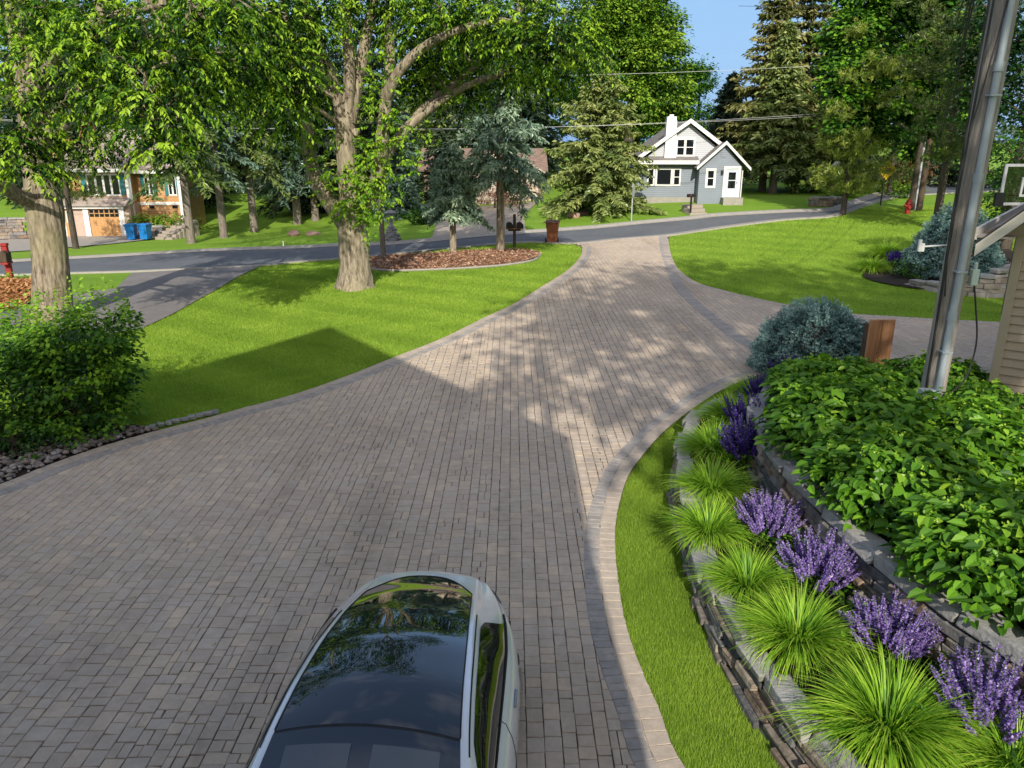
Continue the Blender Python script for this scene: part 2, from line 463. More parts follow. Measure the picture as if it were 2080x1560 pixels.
def crown_quads(blobs, dens, L, W, clump=.55, per=26, flat=.55, hang=.35, vbase=.35, vvar=.35, shell=.45, lo_dark=True):
    """blobs: (x,y,z,rx,ry,rz). Leaf clumps spread through each blob."""
    Q = []; A = []
    for (x, y, z, rx, ry, rz) in blobs:
        n = max(3, int(dens * (rx*ry + rx*rz + ry*rz) * 4))
        u = rdir(n); rad = shell + (1 - shell) * RNG.random((n, 1)) ** .6
        c = np.array([x, y, z]) + u * rad * np.array([rx, ry, rz]) * RNG.uniform(.85, 1.15, (n, 1))
        out = unit(u * np.array([1, 1, .5]))
        cs = clump * RNG.uniform(.6, 1.35, n)
        cv = np.clip(vbase + RNG.normal(0, vvar * .5, n), 0, 1)
        k = per
        off = rdir(n * k).reshape(n, k, 3) * (RNG.random((n, k, 1)) ** .5)
        off = off * np.array([1, 1, flat]) * cs[:, None, None]
        off += -np.array([0, 0, 1]) * (np.linalg.norm(off[..., :2], axis=-1, keepdims=True) ** 2) * .35 / max(clump, .1)
        b = (c[:, None, :] + off).reshape(-1, 3)
        d = unit(off * np.array([1, 1, .2])) + out[:, None, :] * .5 + rdir(n * k).reshape(n, k, 3) * .55 - np.array([0, 0, hang])
        nr = rdir(n * k) * .55 + np.array([0, -.25, 1.0])
        s = RNG.uniform(.65, 1.25, n * k)
        Q.append(kites(b, d.reshape(-1, 3), nr, L * s, W * s, .42, 0, .15))
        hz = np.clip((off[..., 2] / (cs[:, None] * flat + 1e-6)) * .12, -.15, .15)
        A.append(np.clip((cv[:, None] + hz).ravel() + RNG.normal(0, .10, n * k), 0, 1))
    return np.concatenate(Q), np.concatenate(A)

def twig_quads(P, D, nleaf, length, L, W, droop=.5, vbase=.55, vvar=.3):
    """leafy sprays: every spray is a curved twig with leaves in two rows hanging from it"""
    n = len(P); t = (np.arange(nleaf) + .6) / nleaf
    D = unit(D)
    ln = length * RNG.uniform(.6, 1.3, n)
    pos = P[:, None, :] + D[:, None, :] * (t[None, :, None] * ln[:, None, None])
    pos[..., 2] -= droop * (t[None, :] ** 2) * ln[:, None]
    tang = unit(D[:, None, :] - np.array([0, 0, 2 * droop]) * t[None, :, None])
    side = unit(np.cross(tang, np.array([0, 0, 1.0])) + 1e-6)
    sg = np.where(np.arange(nleaf) % 2 == 0, 1., -1.)[None, :, None]
    d = tang * .6 + side * sg * .8 + RNG.normal(0, .3, (n, nleaf, 3)) - np.array([0, 0, .35])
    nr = np.array([0, 0, 1.0]) + RNG.normal(0, .4, (n, nleaf, 3))
    s = RNG.uniform(.7, 1.25, n * nleaf)
    Q = kites(pos.reshape(-1, 3), d.reshape(-1, 3), nr.reshape(-1, 3), L * s, W * s, .4, .0, .2)
    cv = np.clip(vbase + RNG.normal(0, vvar * .5, n), 0, 1)
    v = np.clip(np.repeat(cv, nleaf) + RNG.normal(0, .12, n * nleaf), 0, 1)
    return Q, v

def blob_sprays(blobs, dens, nleaf, length, L, W, droop=.5, vbase=.55, vvar=.3, shell=.55):
    PP = []; DD = []
    for (x, y, z, rx, ry, rz) in blobs:
        n = max(3, int(dens * (rx*ry + rx*rz + ry*rz) * 4))
        u = rdir(n); rad = shell + (1 - shell) * RNG.random((n, 1)) ** .7
        c = np.array([x, y, z]) + u * rad * np.array([rx, ry, rz])
        PP.append(c); DD.append(unit(u * np.array([1, 1, .45]) + RNG.normal(0, .45, (n, 3))))
    return twig_quads(np.concatenate(PP), np.concatenate(DD), nleaf, length, L, W, droop, vbase, vvar)

def merge(*qs):
    return np.concatenate([q for q, a in qs]), np.concatenate([a for q, a in qs])

def spruce_mesh(H, R, z0, levels, per, twigs, seed, droop=.25, tw=.34, tww=.10, upturn=.12, top_r=.08, dens=2, vb=.45, profile=1.0, gap=.0, bare=.12, fine=False):
    """a spruce crown: whorls of sagging branches carrying flat sprays, built around the origin"""
    rng = np.random.default_rng(seed)
    Q = []; A = []; B = MB()
    for l in range(levels):
        f = (l + rng.uniform(-.3, .3)) / levels
        z = z0 + (H - z0) * max(0, f)
        r0 = R * (1 - max(0, f)) ** profile * rng.uniform(.82, 1.15) + top_r
        n = max(4, int(per * (1 - .45 * f)))
        if rng.random() < gap: n = max(2, n // 2)
        ph = rng.uniform(0, 6.28)
        for k in range(n):
            an = ph + 6.283 * k / n + rng.uniform(-.25, .25)
            r = r0 * rng.uniform(.62, 1.12)
            dirv = np.array([math.cos(an), math.sin(an), 0])
            dr = droop * rng.uniform(.7, 1.4) * (1.1 - .8 * f)
            up = .35 * f
            def pt(t): return np.array([0, 0, z]) + dirv * r * t + np.array([0, 0, r * (up * t - dr * t * t * 1.3 + upturn * t ** 4)])
            pts = [pt(t) for t in (0, .35, .7, 1.)]
            if r > .5: B.tube(pts, [.012 * H / 10 + .006 * r, .01 * H / 10 + .004 * r, .008, .004], 4, False)
            m = max(5, int(twigs * r / R * 1.0 + 4))
            t = bare + (1 - bare) * (np.arange(m) + rng.random(m)) / m
            side = np.array([-dirv[1], dirv[0], 0])
            sg = np.where(np.arange(m) % 2 == 0, 1., -1.)
            base = np.array([pt(tt) for tt in t])
            tl = tw * rng.uniform(.6, 1.3, m) * (1.25 - .55 * t) * (.55 + .45 * min(1, r / (.6 * R)))
            d = dirv[None] * .55 + side[None] * sg[:, None] * rng.uniform(.35, 1.0, m)[:, None] + np.array([0, 0, -1.0]) * (rng.uniform(.1, .55, m) * (droop * 2))[:, None]
            cv = np.clip(vb + rng.normal(0, .16) + .25 * (t - .6), 0, 1)
            for rep in range(dens):
                dd = d + rng.normal(0, .22, (m, 3)); nr = np.array([0, 0, 1.0]) + rng.normal(0, .5, (m, 3))
                bb = base + rng.normal(0, .04, (m, 3)) * (tw / .34)
                Q.append(kites(bb, dd, nr, tl * rng.uniform(.7, 1.2, m), tww * rng.uniform(.7, 1.3, m), .5, 0, .2))
                A.append(np.clip(cv + rng.normal(0, .1, m), 0, 1))
                if fine:   # hanging side shoots along the twig
                    for q in (.3, .55, .8):
                        b2 = bb + unit(dd) * (tl * q)[:, None]
                        d2 = unit(dd) * .5 + rng.normal(0, .5, (m, 3)) - np.array([0, 0, .5])
                        Q.append(kites(b2, d2, nr, tl * .5, tww * .7, .5, 0, .2)); A.append(np.clip(cv + rng.normal(0, .12, m), 0, 1))
    # leader
    Q.append(kites(np.array([[0, 0, H - .5]] * 6) + rng.normal(0, .03, (6, 3)), np.array([[0, 0, 1.]] * 6) + rng.normal(0, .15, (6, 3)), rng.normal(size=(6, 3)), .7, .07)); A.append(np.full(6, vb))
    return quads_mesh('crown', np.concatenate(Q), np.concatenate(A)), B

def pine_quads(tips, n_needle, L, W, vb=.5, vv=.25, up=.25):
    """long-needled tufts at the given points with outward directions"""
    P, D = tips
    n = len(P)
    d = unit(D)[:, None, :] * .55 + RNG.normal(0, .55, (n, n_needle, 3)) + np.array([0, 0, up])
    b = P[:, None, :] + RNG.normal(0, L * .08, (n, n_needle, 3)) - unit(D)[:, None, :] * (RNG.random((n, n_needle, 1)) * L * 1.1)
    nr = RNG.normal(0, .7, (n * n_needle, 3)) + np.array([0, -.6, .5])
    s = RNG.uniform(.7, 1.2, n * n_needle)
    Q = kites(b.reshape(-1, 3), d.reshape(-1, 3), nr, L * s, W * s, .4)
    cv = np.clip(vb + RNG.normal(0, vv * .6, n), 0, 1)
    return Q, np.clip(np.repeat(cv, n_needle) + RNG.normal(0, .1, n * n_needle), 0, 1)

def pine_parts(H, R, z0, levels, seed, tufts=5, nn=16, L=.28, W=.022, prof=.7, vb=.5):
    rng = np.random.default_rng(seed); B = MB(); P = []; D = []
    for l in range(levels):
        f = l / (levels - 1); z = z0 + (H - z0) * f
        r0 = R * (math.sin(math.pi * (.15 + .85 * (1 - f)) ** prof) * .6 + .5 * (1 - f) + .12)
        for k in range(int(5 - 2 * f)):
            an = rng.uniform(0, 6.28); r = r0 * rng.uniform(.6, 1.15); dv = np.array([math.cos(an), math.sin(an), 0])
            rise = rng.uniform(-.1, .35)
            pts = [np.array([0, 0, z]) + dv * r * t + np.array([0, 0, r * rise * t - .12 * r * t * (1 - t) * 2]) for t in (0, .3, .6, 1)]
            B.tube(pts, [.05, .035, .022, .01], 5, False)
            for j in range(tufts * 3):
                t = rng.uniform(.35, 1.0)
                p = np.array([0, 0, z]) + dv * r * t + np.array([0, 0, r * rise * t]) + rng.normal(0, .22 + .1 * r, 3) * np.array([1, 1, .55])
                P.append(p); D.append(dv * .6 + rng.normal(0, .4, 3) + np.array([0, 0, .35]))
    Q, A = pine_quads((np.array(P), np.array(D)), nn, L, W, vb)
    return quads_mesh('crown', Q, A), B

def grass_clump_mesh(seed, n=420, h=.62, spread=.75, w=.011, droop=.9):
    rng = np.random.default_rng(seed); segs = 6
    an = rng.uniform(0, 6.283, n); lean = rng.random(n) ** .6
    base = np.column_stack([np.cos(an), np.sin(an), np.zeros(n)]) * (rng.random((n, 1)) ** .5) * .13
    dirh = np.column_stack([np.cos(an + rng.normal(0, .35, n)), np.sin(an + rng.normal(0, .35, n)), np.zeros(n)])
    L = h * rng.uniform(.8, 1.15, n) * 1.25
    th0 = .05 + .75 * lean * rng.uniform(.6, 1.2, n); th1 = np.minimum(th0 + droop * (.55 + lean * .8) * rng.uniform(.7, 1.3, n), 2.7)
    side = np.column_stack([-dirh[:, 1], dirh[:, 0], np.zeros(n)])
    pts = [base]; p = base.copy()
    for s in range(segs):
        f = (s + .5) / segs; th = th0 + (th1 - th0) * f ** 1.4
        p = p + (dirh * np.sin(th)[:, None] * spread * 1.25 + np.array([0, 0, 1]) * np.cos(th)[:, None]) * (L / segs)[:, None]
        pts.append(p.copy())
    ww = [.7, 1, 1, .85, .6, .35, .05]
    V = np.zeros((n, (segs + 1) * 2, 3))
    tw = rng.normal(0, .4, (n, 1))
    sd = side + np.array([0, 0, 1]) * tw * .4
    for s in range(segs + 1):
        V[:, 2*s] = pts[s] - sd * w * ww[s]; V[:, 2*s + 1] = pts[s] + sd * w * ww[s]
    off = (np.arange(n) * (segs + 1) * 2)[:, None]
    F = np.concatenate([off + np.array([[2*s, 2*s+1, 2*s+3, 2*s+2]]) for s in range(segs)])
    v = np.clip(rng.normal(.5, .3, n), 0, 1)
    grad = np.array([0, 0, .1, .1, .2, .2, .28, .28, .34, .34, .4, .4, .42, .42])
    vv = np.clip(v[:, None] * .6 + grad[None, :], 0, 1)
    V[..., 2] = np.maximum(V[..., 2], .01)
    return poly_mesh('blades', V.reshape(-1, 3), F.astype(np.int32), vv.ravel(), True)

def salvia_meshes(seed, spikes=46, h=.5, r=.34):
    rng = np.random.default_rng(seed)
    Q = []; A = []; S = MB(); LQ = []; LA = []
    for i in range(spikes):
        an = rng.uniform(0, 6.283); rr = r * rng.random() ** .5
        b = np.array([math.cos(an) * rr * .35, math.sin(an) * rr * .35, 0])
        tip = np.array([math.cos(an) * rr * .95, math.sin(an) * rr * .95, h * rng.uniform(.7, 1.12) * (1 - .25 * (rr / r) ** 2)])
        S.tube([b, b * .5 + tip * .5 + np.array([0, 0, .03]), tip], [.005, .004, .002], 4, False)
        m = 18; k = 5
        for j in range(m):
            t = .42 + .58 * j / m
            p = b * (1 - t) + tip * t + np.array([0, 0, .03 * (1 - abs(2*t-1))])
            a2 = rng.uniform(0, 6.283, k)
            d = np.column_stack([np.cos(a2), np.sin(a2), rng.uniform(.1, .9, k)])
            sz = .026 * (1.25 - .8 * (t - .42) / .58)
            Q.append(kites(np.repeat(p[None], k, 0), d, rng.normal(size=(k, 3)), sz, sz * .75, .6)); A.append(np.clip(rng.normal(.5, .22, k) + .0, 0, 1))
    n = 520
    an = rng.uniform(0, 6.283, n); rr = r * rng.random(n) ** .5
    b = np.column_stack([np.cos(an) * rr, np.sin(an) * rr, rng.uniform(.02, h * .42, n)])
    d = np.column_stack([np.cos(an), np.sin(an), rng.uniform(-.2, .9, n)]) + rng.normal(0, .4, (n, 3))
    LQ = kites(b, d, np.array([0, 0, 1]) + rng.normal(0, .4, (n, 3)), .065, .028)
    return quads_mesh('flower_spikes', np.concatenate(Q), np.concatenate(A)), S, quads_mesh('leaves', LQ, np.clip(rng.normal(.45, .2, n), 0, 1))

def bristle_mound(seed, rx, ry, rz, n, L=.16, lobes=6, needles=7, W=.022, vb=.5, cone=0.):
    """dense dwarf spruce: overlapping bristly shoots over a layered mound; base at z=0"""
    rng = np.random.default_rng(seed)
    u = unit(rng.normal(size=(n, 3))); u[:, 2] = np.abs(u[:, 2]) * 1.0 - .28
    u = unit(u)
    ripple = 1 + .07 * np.sin(u[:, 2] * 16 + 2 * np.sin(np.arctan2(u[:, 1], u[:, 0]) * lobes)) + .06 * np.sin(np.arctan2(u[:, 1], u[:, 0]) * lobes * 1.7 + u[:, 2] * 5)
    rad = ripple * (1 - .30 * rng.random(n) ** 2.2)
    hz = np.clip((u[:, 2] + .28) / 1.28, 0, 1)
    taper = 1 - cone * hz
    P = np.column_stack([u[:, 0] * rx * rad * taper, u[:, 1] * ry * rad * taper, (u[:, 2] * rad + .28) / 1.28 * rz])
    D = unit(u * np.array([1, 1, .45]) + rng.normal(0, .28, (n, 3)) + np.array([0, 0, .12]))
    Q = []; A = []
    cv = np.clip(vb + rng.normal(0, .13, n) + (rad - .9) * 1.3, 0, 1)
    Ls = L * rng.uniform(.7, 1.3, n)
    for k in range(needles):
        t = (k + .3) / needles
        for s in (0, 1):
            b = P + D * (Ls * t)[:, None]
            d = D * .7 + rng.normal(0, .55, (n, 3))
            Q.append(kites(b, d, rng.normal(size=(n, 3)), Ls * .42 * (1.1 - .5 * t), W, .5)); A.append(np.clip(cv + .18 * (t - .5) + rng.normal(0, .07, n), 0, 1))
    return quads_mesh('needles', np.concatenate(Q), np.concatenate(A))

def core_mound(rx, ry, rz, m, parent, f=.72, name='inner_branches'):
    B = MB(); prof = []
    for i in range(9):
        a = -.28 + 1.28 * i / 8
        prof.append((math.sqrt(max(0, 1 - min(1, abs(a)) ** 2)) * f, (a + .28) / 1.28 * f * 1.02))
    for an in range(1): B.lathe((0, 0, .02), [(r, z) for r, z in prof], 14)
    o = B.build(name, m, parent, True)
    o.scale = (rx, ry, rz)
    return o

def limb_path(pts, n=5):
    return [Vector(p) for p in catmull([tuple(p) for p in pts], step=.6)]

def add_limb(B, pts, r0, r1, seg=8, wob=.06):
    P = limb_path(pts)
    R = [r0 + (r1 - r0) * (i / (len(P) - 1)) ** .9 for i in range(len(P))]
    B.tube(P, R, seg, True, 0., wob)
    return P

def side_limbs(B, blobs, start_pts, r=.09):
    """secondary limbs from the nearest point of the trunk to the heart of each leaf mass"""
    for (x, y, z, rx, ry, rz) in blobs:
        c = Vector((x, y, z))
        s = min(start_pts, key=lambda p: (p - c).length + max(0, p.z - z + .5) * 2.5)
        mid = s.lerp(c, .5) + Vector((random.uniform(-.3, .3), random.uniform(-.3, .3), .35))
        L = (c - s).length
        add_limb(B, [s, mid, c], min(r, .03 + .022 * L), .015, 6)
        for q in range(4):
            e = c + Vector((random.uniform(-1, 1) * rx, random.uniform(-1, 1) * ry, random.uniform(-.5, .9) * rz)) * .75
            add_limb(B, [mid.lerp(c, random.uniform(.2, 1)), (mid + e) / 2 + Vector((0, 0, .2)), e], .028, .006, 5)
# ------------------------------------------------------------------ camera, light, sky
cam = bpy.data.cameras.new('camera'); co = bpy.data.objects.new('camera', cam); COL.objects.link(co)
cam.sensor_width = 36.0; cam.lens = 36.0 * FPX / 2080.0; cam.clip_end = 2000; cam.clip_start = .05
co.location = (0, 0, CAM_Z); co.rotation_euler = (math.radians(90) - PITCH, 0, 0)
scene.camera = co

w = bpy.data.worlds.new('World'); scene.world = w; w.use_nodes = True
N, L = w.node_tree.nodes, w.node_tree.links; N.clear()
wo = N.new('ShaderNodeOutputWorld'); bg = N.new('ShaderNodeBackground'); L.new(bg.outputs[0], wo.inputs[0])
sky = N.new('ShaderNodeTexSky'); sky.sky_type = 'NISHITA'; sky.sun_disc = False
sky.sun_elevation = SUN_EL; sky.sun_rotation = math.pi + SUN_AZ
sky.air_density = 1.0; sky.dust_density = .4; sky.ozone_density = 1.6
tc = N.new('ShaderNodeTexCoord'); mp = N.new('ShaderNodeMapping'); mp.inputs['Scale'].default_value = (1.2, 1.2, 4.5)
L.new(tc.outputs['Generated'], mp.inputs[0])
no = N.new('ShaderNodeTexNoise'); no.inputs['Scale'].default_value = 2.2; no.inputs['Detail'].default_value = 7; no.inputs['Roughness'].default_value = .6
L.new(mp.outputs[0], no.inputs['Vector'])
mr = N.new('ShaderNodeMapRange'); mr.inputs[1].default_value = .5; mr.inputs[2].default_value = .8; mr.inputs[4].default_value = .28
L.new(no.outputs[0], mr.inputs[0])
mx = N.new('ShaderNodeMix'); mx.data_type = 'RGBA'; mx.inputs[7].default_value = (7.5, 7.8, 8.2, 1)
# the low sky opposite the sun is a clear blue
sz = N.new('ShaderNodeSeparateXYZ'); L.new(tc.outputs['Generated'], sz.inputs[0])
lw = N.new('ShaderNodeMapRange'); lw.inputs[1].default_value = .0; lw.inputs[2].default_value = .55; lw.inputs[3].default_value = .92; lw.inputs[4].default_value = .0; L.new(sz.outputs[2], lw.inputs[0])
bl = N.new('ShaderNodeMix'); bl.data_type = 'RGBA'; bl.inputs[7].default_value = (1.15, 2.95, 6.2, 1); L.new(lw.outputs[0], bl.inputs[0]); L.new(sky.outputs[0], bl.inputs[6])
L.new(mr.outputs[0], mx.inputs[0]); L.new(bl.outputs[2], mx.inputs[6]); 
vd = N.new('ShaderNodeMapRange'); vd.inputs[1].default_value = .1; vd.inputs[2].default_value = -.8; vd.inputs[3].default_value = 0; vd.inputs[4].default_value = .45; L.new(sz.outputs[1], vd.inputs[0])
hz_ = N.new('ShaderNodeMix'); hz_.data_type = 'RGBA'; hz_.inputs[7].default_value = (11.5, 10.8, 9.6, 1); L.new(vd.outputs[0], hz_.inputs[0]); L.new(mx.outputs[2], hz_.inputs[6])
zs = N.new('ShaderNodeMapRange'); zs.inputs[1].default_value = .2; zs.inputs[2].default_value = .5; zs.inputs[3].default_value = 1.; zs.inputs[4].default_value = 1.5; L.new(sz.outputs[2], zs.inputs[0])
vs = N.new('ShaderNodeVectorMath'); vs.operation = 'SCALE'; L.new(hz_.outputs[2], vs.inputs[0]); L.new(zs.outputs[0], vs.inputs['Scale'])
wt = N.new('ShaderNodeVectorMath'); wt.operation = 'MULTIPLY'; wt.inputs[1].default_value = (1.10, 1.0, .93); L.new(vs.outputs[0], wt.inputs[0])
L.new(wt.outputs[0], bg.inputs[0])
bg.inputs['Strength'].default_value = .15

sl = bpy.data.lights.new('sun', 'SUN'); sl.energy = 5.0; sl.angle = math.radians(.55); sl.color = (1.0, .93, .80)
so = bpy.data.objects.new('sun', sl); COL.objects.link(so)
ld = Vector((-math.sin(SUN_AZ) * math.cos(SUN_EL), math.cos(SUN_AZ) * math.cos(SUN_EL), -math.sin(SUN_EL)))
so.rotation_euler = ld.to_track_quat('-Z', 'Y').to_euler(); so.location = (0, -20, 30)
scene.view_settings.view_transform = 'Standard'; scene.view_settings.look = 'None'
scene.view_settings.exposure = 0; scene.view_settings.gamma = 1
scene.cycles.max_bounces = 6; scene.cycles.diffuse_bounces = 3; scene.cycles.glossy_bounces = 3; scene.cycles.transmission_bounces = 4
scene.cycles.transparent_max_bounces = 6; scene.cycles.caustics_reflective = False; scene.cycles.caustics_refractive = False
scene.cycles.use_denoising = True

# ------------------------------------------------------------------ materials
def lawn_material(name, a, b, c):
    m, N, L = nt(name)
    out = N.new('ShaderNodeOutputMaterial'); p = N.new('ShaderNodeBsdfPrincipled'); L.new(p.outputs[0], out.inputs[0])
    p.inputs['Roughness'].default_value = .9; p.inputs['Specular IOR Level'].default_value = .15
    tc = N.new('ShaderNodeTexCoord')
    n1 = N.new('ShaderNodeTexNoise'); n1.inputs['Scale'].default_value = .5; n1.inputs['Detail'].default_value = 6; n1.inputs['Roughness'].default_value = .6
    mp = N.new('ShaderNodeMapping'); mp.inputs['Scale'].default_value = (.35, 1.1, 1); mp.inputs['Rotation'].default_value = (0, 0, .25)
    L.new(tc.outputs['Object'], mp.inputs[0]); L.new(mp.outputs[0], n1.inputs['Vector'])
    r1 = N.new('ShaderNodeMapRange'); r1.inputs[1].default_value = .35; r1.inputs[2].default_value = .65; L.new(n1.outputs[0], r1.inputs[0])
    m1 = N.new('ShaderNodeMix'); m1.data_type = 'RGBA'; m1.inputs[6].default_value = (*a, 1); m1.inputs[7].default_value = (*b, 1); L.new(r1.outputs[0], m1.inputs[0])
    n2 = N.new('ShaderNodeTexNoise'); n2.inputs['Scale'].default_value = 22; n2.inputs['Detail'].default_value = 8; n2.inputs['Roughness'].default_value = .75
    L.new(tc.outputs['Object'], n2.inputs['Vector'])
    r2 = N.new('ShaderNodeMapRange'); r2.inputs[1].default_value = .4; r2.inputs[2].default_value = .7; r2.inputs[4].default_value = .75; L.new(n2.outputs[0], r2.inputs[0])
    m2 = N.new('ShaderNodeMix'); m2.data_type = 'RGBA'; m2.inputs[7].default_value = (*c, 1); L.new(r2.outputs[0], m2.inputs[0]); L.new(m1.outputs[2], m2.inputs[6])
    L.new(m2.outputs[2], p.inputs['Base Color'])
    bp = N.new('ShaderNodeBump'); bp.inputs['Strength'].default_value = .9; bp.inputs['Distance'].default_value = .06; L.new(n2.outputs[0], bp.inputs['Height']); L.new(bp.outputs[0], p.inputs['Normal'])
    return m

M = {}
M['lawn'] = lawn_material('lawn', (.20, .36, .035), (.27, .43, .05), (.12, .24, .02))
M['paver'] = island_mat('paver', [(.49, .40, .315), (.515, .42, .335), (.53, .435, .345), (.525, .445, .365), (.55, .445, .345), (.61, .49, .365)], .85, .3, 60, 9, .16)
M['paver_tan'] = island_mat('paver_tan', [(.44, .37, .30), (.49, .41, .335), (.465, .39, .315)], .85, .3, 60, 10, .2)
M['paver_dark'] = island_mat('paver_dark', [(.32, .295, .275), (.36, .33, .305), (.41, .365, .325)], .8, .35, 60, 10, .25)
def stain(m, s_, lo, lo2):
    N, L = m.node_tree.nodes, m.node_tree.links
    b = next(n for n in N if n.type == 'BSDF_PRINCIPLED'); src = b.inputs['Base Color'].links[0].from_socket
    tc = N.new('ShaderNodeTexCoord'); mp = N.new('ShaderNodeMapping'); mp.inputs['Scale'].default_value = (1.3, .16, 1); mp.inputs['Rotation'].default_value = (0, 0, -.12)
    L.new(tc.outputs['Object'], mp.inputs[0])
    n1 = N.new('ShaderNodeTexNoise'); n1.inputs['Scale'].default_value = s_; n1.inputs['Detail'].default_value = 5; L.new(mp.outputs[0], n1.inputs['Vector'])
    r1 = N.new('ShaderNodeMapRange'); r1.inputs[1].default_value = .52; r1.inputs[2].default_value = .68; r1.inputs[3].default_value = 1; r1.inputs[4].default_value = lo; L.new(n1.outputs[0], r1.inputs[0])
    n2 = N.new('ShaderNodeTexNoise'); n2.inputs['Scale'].default_value = 1.6; n2.inputs['Detail'].default_value = 3; L.new(tc.outputs['Object'], n2.inputs['Vector'])
    r2 = N.new('ShaderNodeMapRange'); r2.inputs[1].default_value = .68; r2.inputs[2].default_value = .74; r2.inputs[3].default_value = 1; r2.inputs[4].default_value = lo2; L.new(n2.outputs[0], r2.inputs[0])
    mu = N.new('ShaderNodeMath'); mu.operation = 'MULTIPLY'; L.new(r1.outputs[0], mu.inputs[0]); L.new(r2.outputs[0], mu.inputs[1])
    vm = N.new('ShaderNodeVectorMath'); vm.operation = 'SCALE'; L.new(src, vm.inputs[0]); L.new(mu.outputs[0], vm.inputs['Scale']); L.new(vm.outputs[0], b.inputs['Base Color'])
stain(M['paver'], 1.0, .84, .80)
M['joint'] = mat('paver_joint', (.12, .10, .08), .95, (.16, .13, .10), 14, .4)
M['asphalt'] = mat('asphalt', (.125, .135, .15), .85, (.15, .16, .172), 3., .35, 90, col3=(.10, .106, .118), scale3=.5)
M['asphalt_old'] = mat('asphalt_old', (.21, .19, .185), .9, (.25, .23, .22), 3., .4, 80, col3=(.17, .155, .15), scale3=.5)
M['concrete'] = mat('concrete', (.36, .335, .30), .9, (.30, .28, .25), 4., .3, 60)
M['concrete_warm'] = mat('concrete_warm', (.38, .33, .275), .9, (.33, .285, .235), 1.5, .3, 60)
M['mulch'] = mat('mulch', (.42, .235, .145), .95, (.20, .10, .06), 26, 1.5, 34, detail=10)
M['mulch_dark'] = mat('mulch_dark', (.045, .032, .024), .95, (.02, .014, .011), 24, 1.5, 34, detail=10)
M['straw'] = mat('straw', (.42, .20, .09), .95, (.26, .12, .05), 18, 1.2, 40, stretch=(1, .3, 1))
M['wall_stone'] = island_mat('wall_stone', [(.09, .09, .095), (.15, .15, .155), (.24, .225, .21), (.22, .155, .115), (.36, .30, .24), (.11, .10, .095)], .9, 1., 16, 7, .6)
M['cap_stone'] = island_mat('cap_stone', [(.26, .26, .26), (.36, .35, .34), (.31, .29, .265)], .9, .7, 26, 7, .35)
M['river'] = island_mat('river_rock', [(.10, .085, .075), (.22, .18, .15), (.32, .28, .25), (.17, .12, .10), (.42, .40, .38)], .7, .2, 40, 10, .25)

# ------------------------------------------------------------------ plan of the place (survey of the photograph)
R_EDGE = [(3.1, .4), (2.0, 3.4)] + [g2(*p) for p in ((1385,1560),(1340,1450),(1300,1360),(1268,1260),(1252,1150),(1250,1080),(1258,1030),(1275,975),(1305,930),(1350,880),(1400,840),(1460,800),(1510,777),(1560,762),(1640,750))]
R_EDGE[1] = (R_EDGE[2][0] * .55 + 3.1 * .45, 3.2)
LANE_LOW = [(8.2, 16.4), (10, 15.6), (11.5, 13), (20, 12.5)]
LANE_UP = [(22, 19.6), (17, 20.4)] + [g2(*p) for p in ((1995,656),(1900,651),(1800,645),(1700,638),(1600,622),(1520,605),(1460,590),(1420,578),(1390,560),(1372,540),(1362,515),(1358,492))]
MOUTH = [g2(1360, 479), g2(1260, 487), g2(1165, 496)]
L_EDGE = [g2(*p) for p in ((1183,504),(1180,520),(1165,540),(1140,560),(1100,585),(1040,622),(980,650),(900,690),(800,730),(700,770),(600,805),(500,832),(400,860),(300,885),(200,915),(100,950),(0,990))] + [(-9.6, 8.2), (-12.5, 5.5), (-16, 3.5)]
r_edge = catmull(R_EDGE, .2); lane_low = catmull(LANE_LOW, .5); lane_up = catmull(LANE_UP, .3); l_edge = catmull(L_EDGE, .25)
DRIVE = np.concatenate([r_edge, lane_low, lane_up, np.array(MOUTH), l_edge, np.array([(-16, .4)])])

NEAR_ROAD = [(-70, 34.5), (-45, 34.3)] + [g2(*p) for p in ((0,560),(150,556),(265,553),(400,547),(530,541),(600,534),(690,527),(800,518),(900,507),(1000,498),(1080,493),(1165,496),(1260,487),(1360,479),(1430,469),(1500,459),(1600,447),(1700,439))] + [(28, 56.5), (40, 64), (70, 80)]
FAR_ROAD = [(-70, 41.8), (-45, 41.5)] + [g2(*p) for p in ((0,534),(100,529),(200,524),(300,518),(400,512),(500,508),(600,505),(690,500),(790,497),(880,489),(960,482),(1060,474),(1200,464),(1300,454),(1400,445),(1440,440),(1500,436),(1600,431),(1690,427))] + [(33, 66.5), (44, 75), (70, 92)]
near_road = catmull(NEAR_ROAD, .8); far_road = catmull(FAR_ROAD, .8)
ROAD = np.concatenate([near_road, far_road[::-1]])

# the ground: one sheet out to the horizon
xs = np.concatenate([np.linspace(-900, -110, 12), np.arange(-100, 100.1, 1.0), np.linspace(110, 900, 12)])
ys = np.concatenate([np.linspace(-500, -30, 8), np.arange(-24, 110.1, 1.0), np.linspace(120, 1500, 14)])
mxx, myy = np.meshgrid(xs, ys); Z = tz(mxx, myy)
nx, ny = len(xs), len(ys)
idx = np.arange(nx * ny).reshape(ny, nx)
Fq = np.stack([idx[:-1, :-1], idx[:-1, 1:], idx[1:, 1:], idx[1:, :-1]], -1).reshape(-1, 4)
tag(link('ground', poly_mesh('ground', np.column_stack([mxx.ravel(), myy.ravel(), Z.ravel()]), Fq.astype(np.int32), None, True), M['lawn']), kind='structure')

tag(sheet('road', ROAD, M['asphalt'], .035, 1.5), kind='structure')
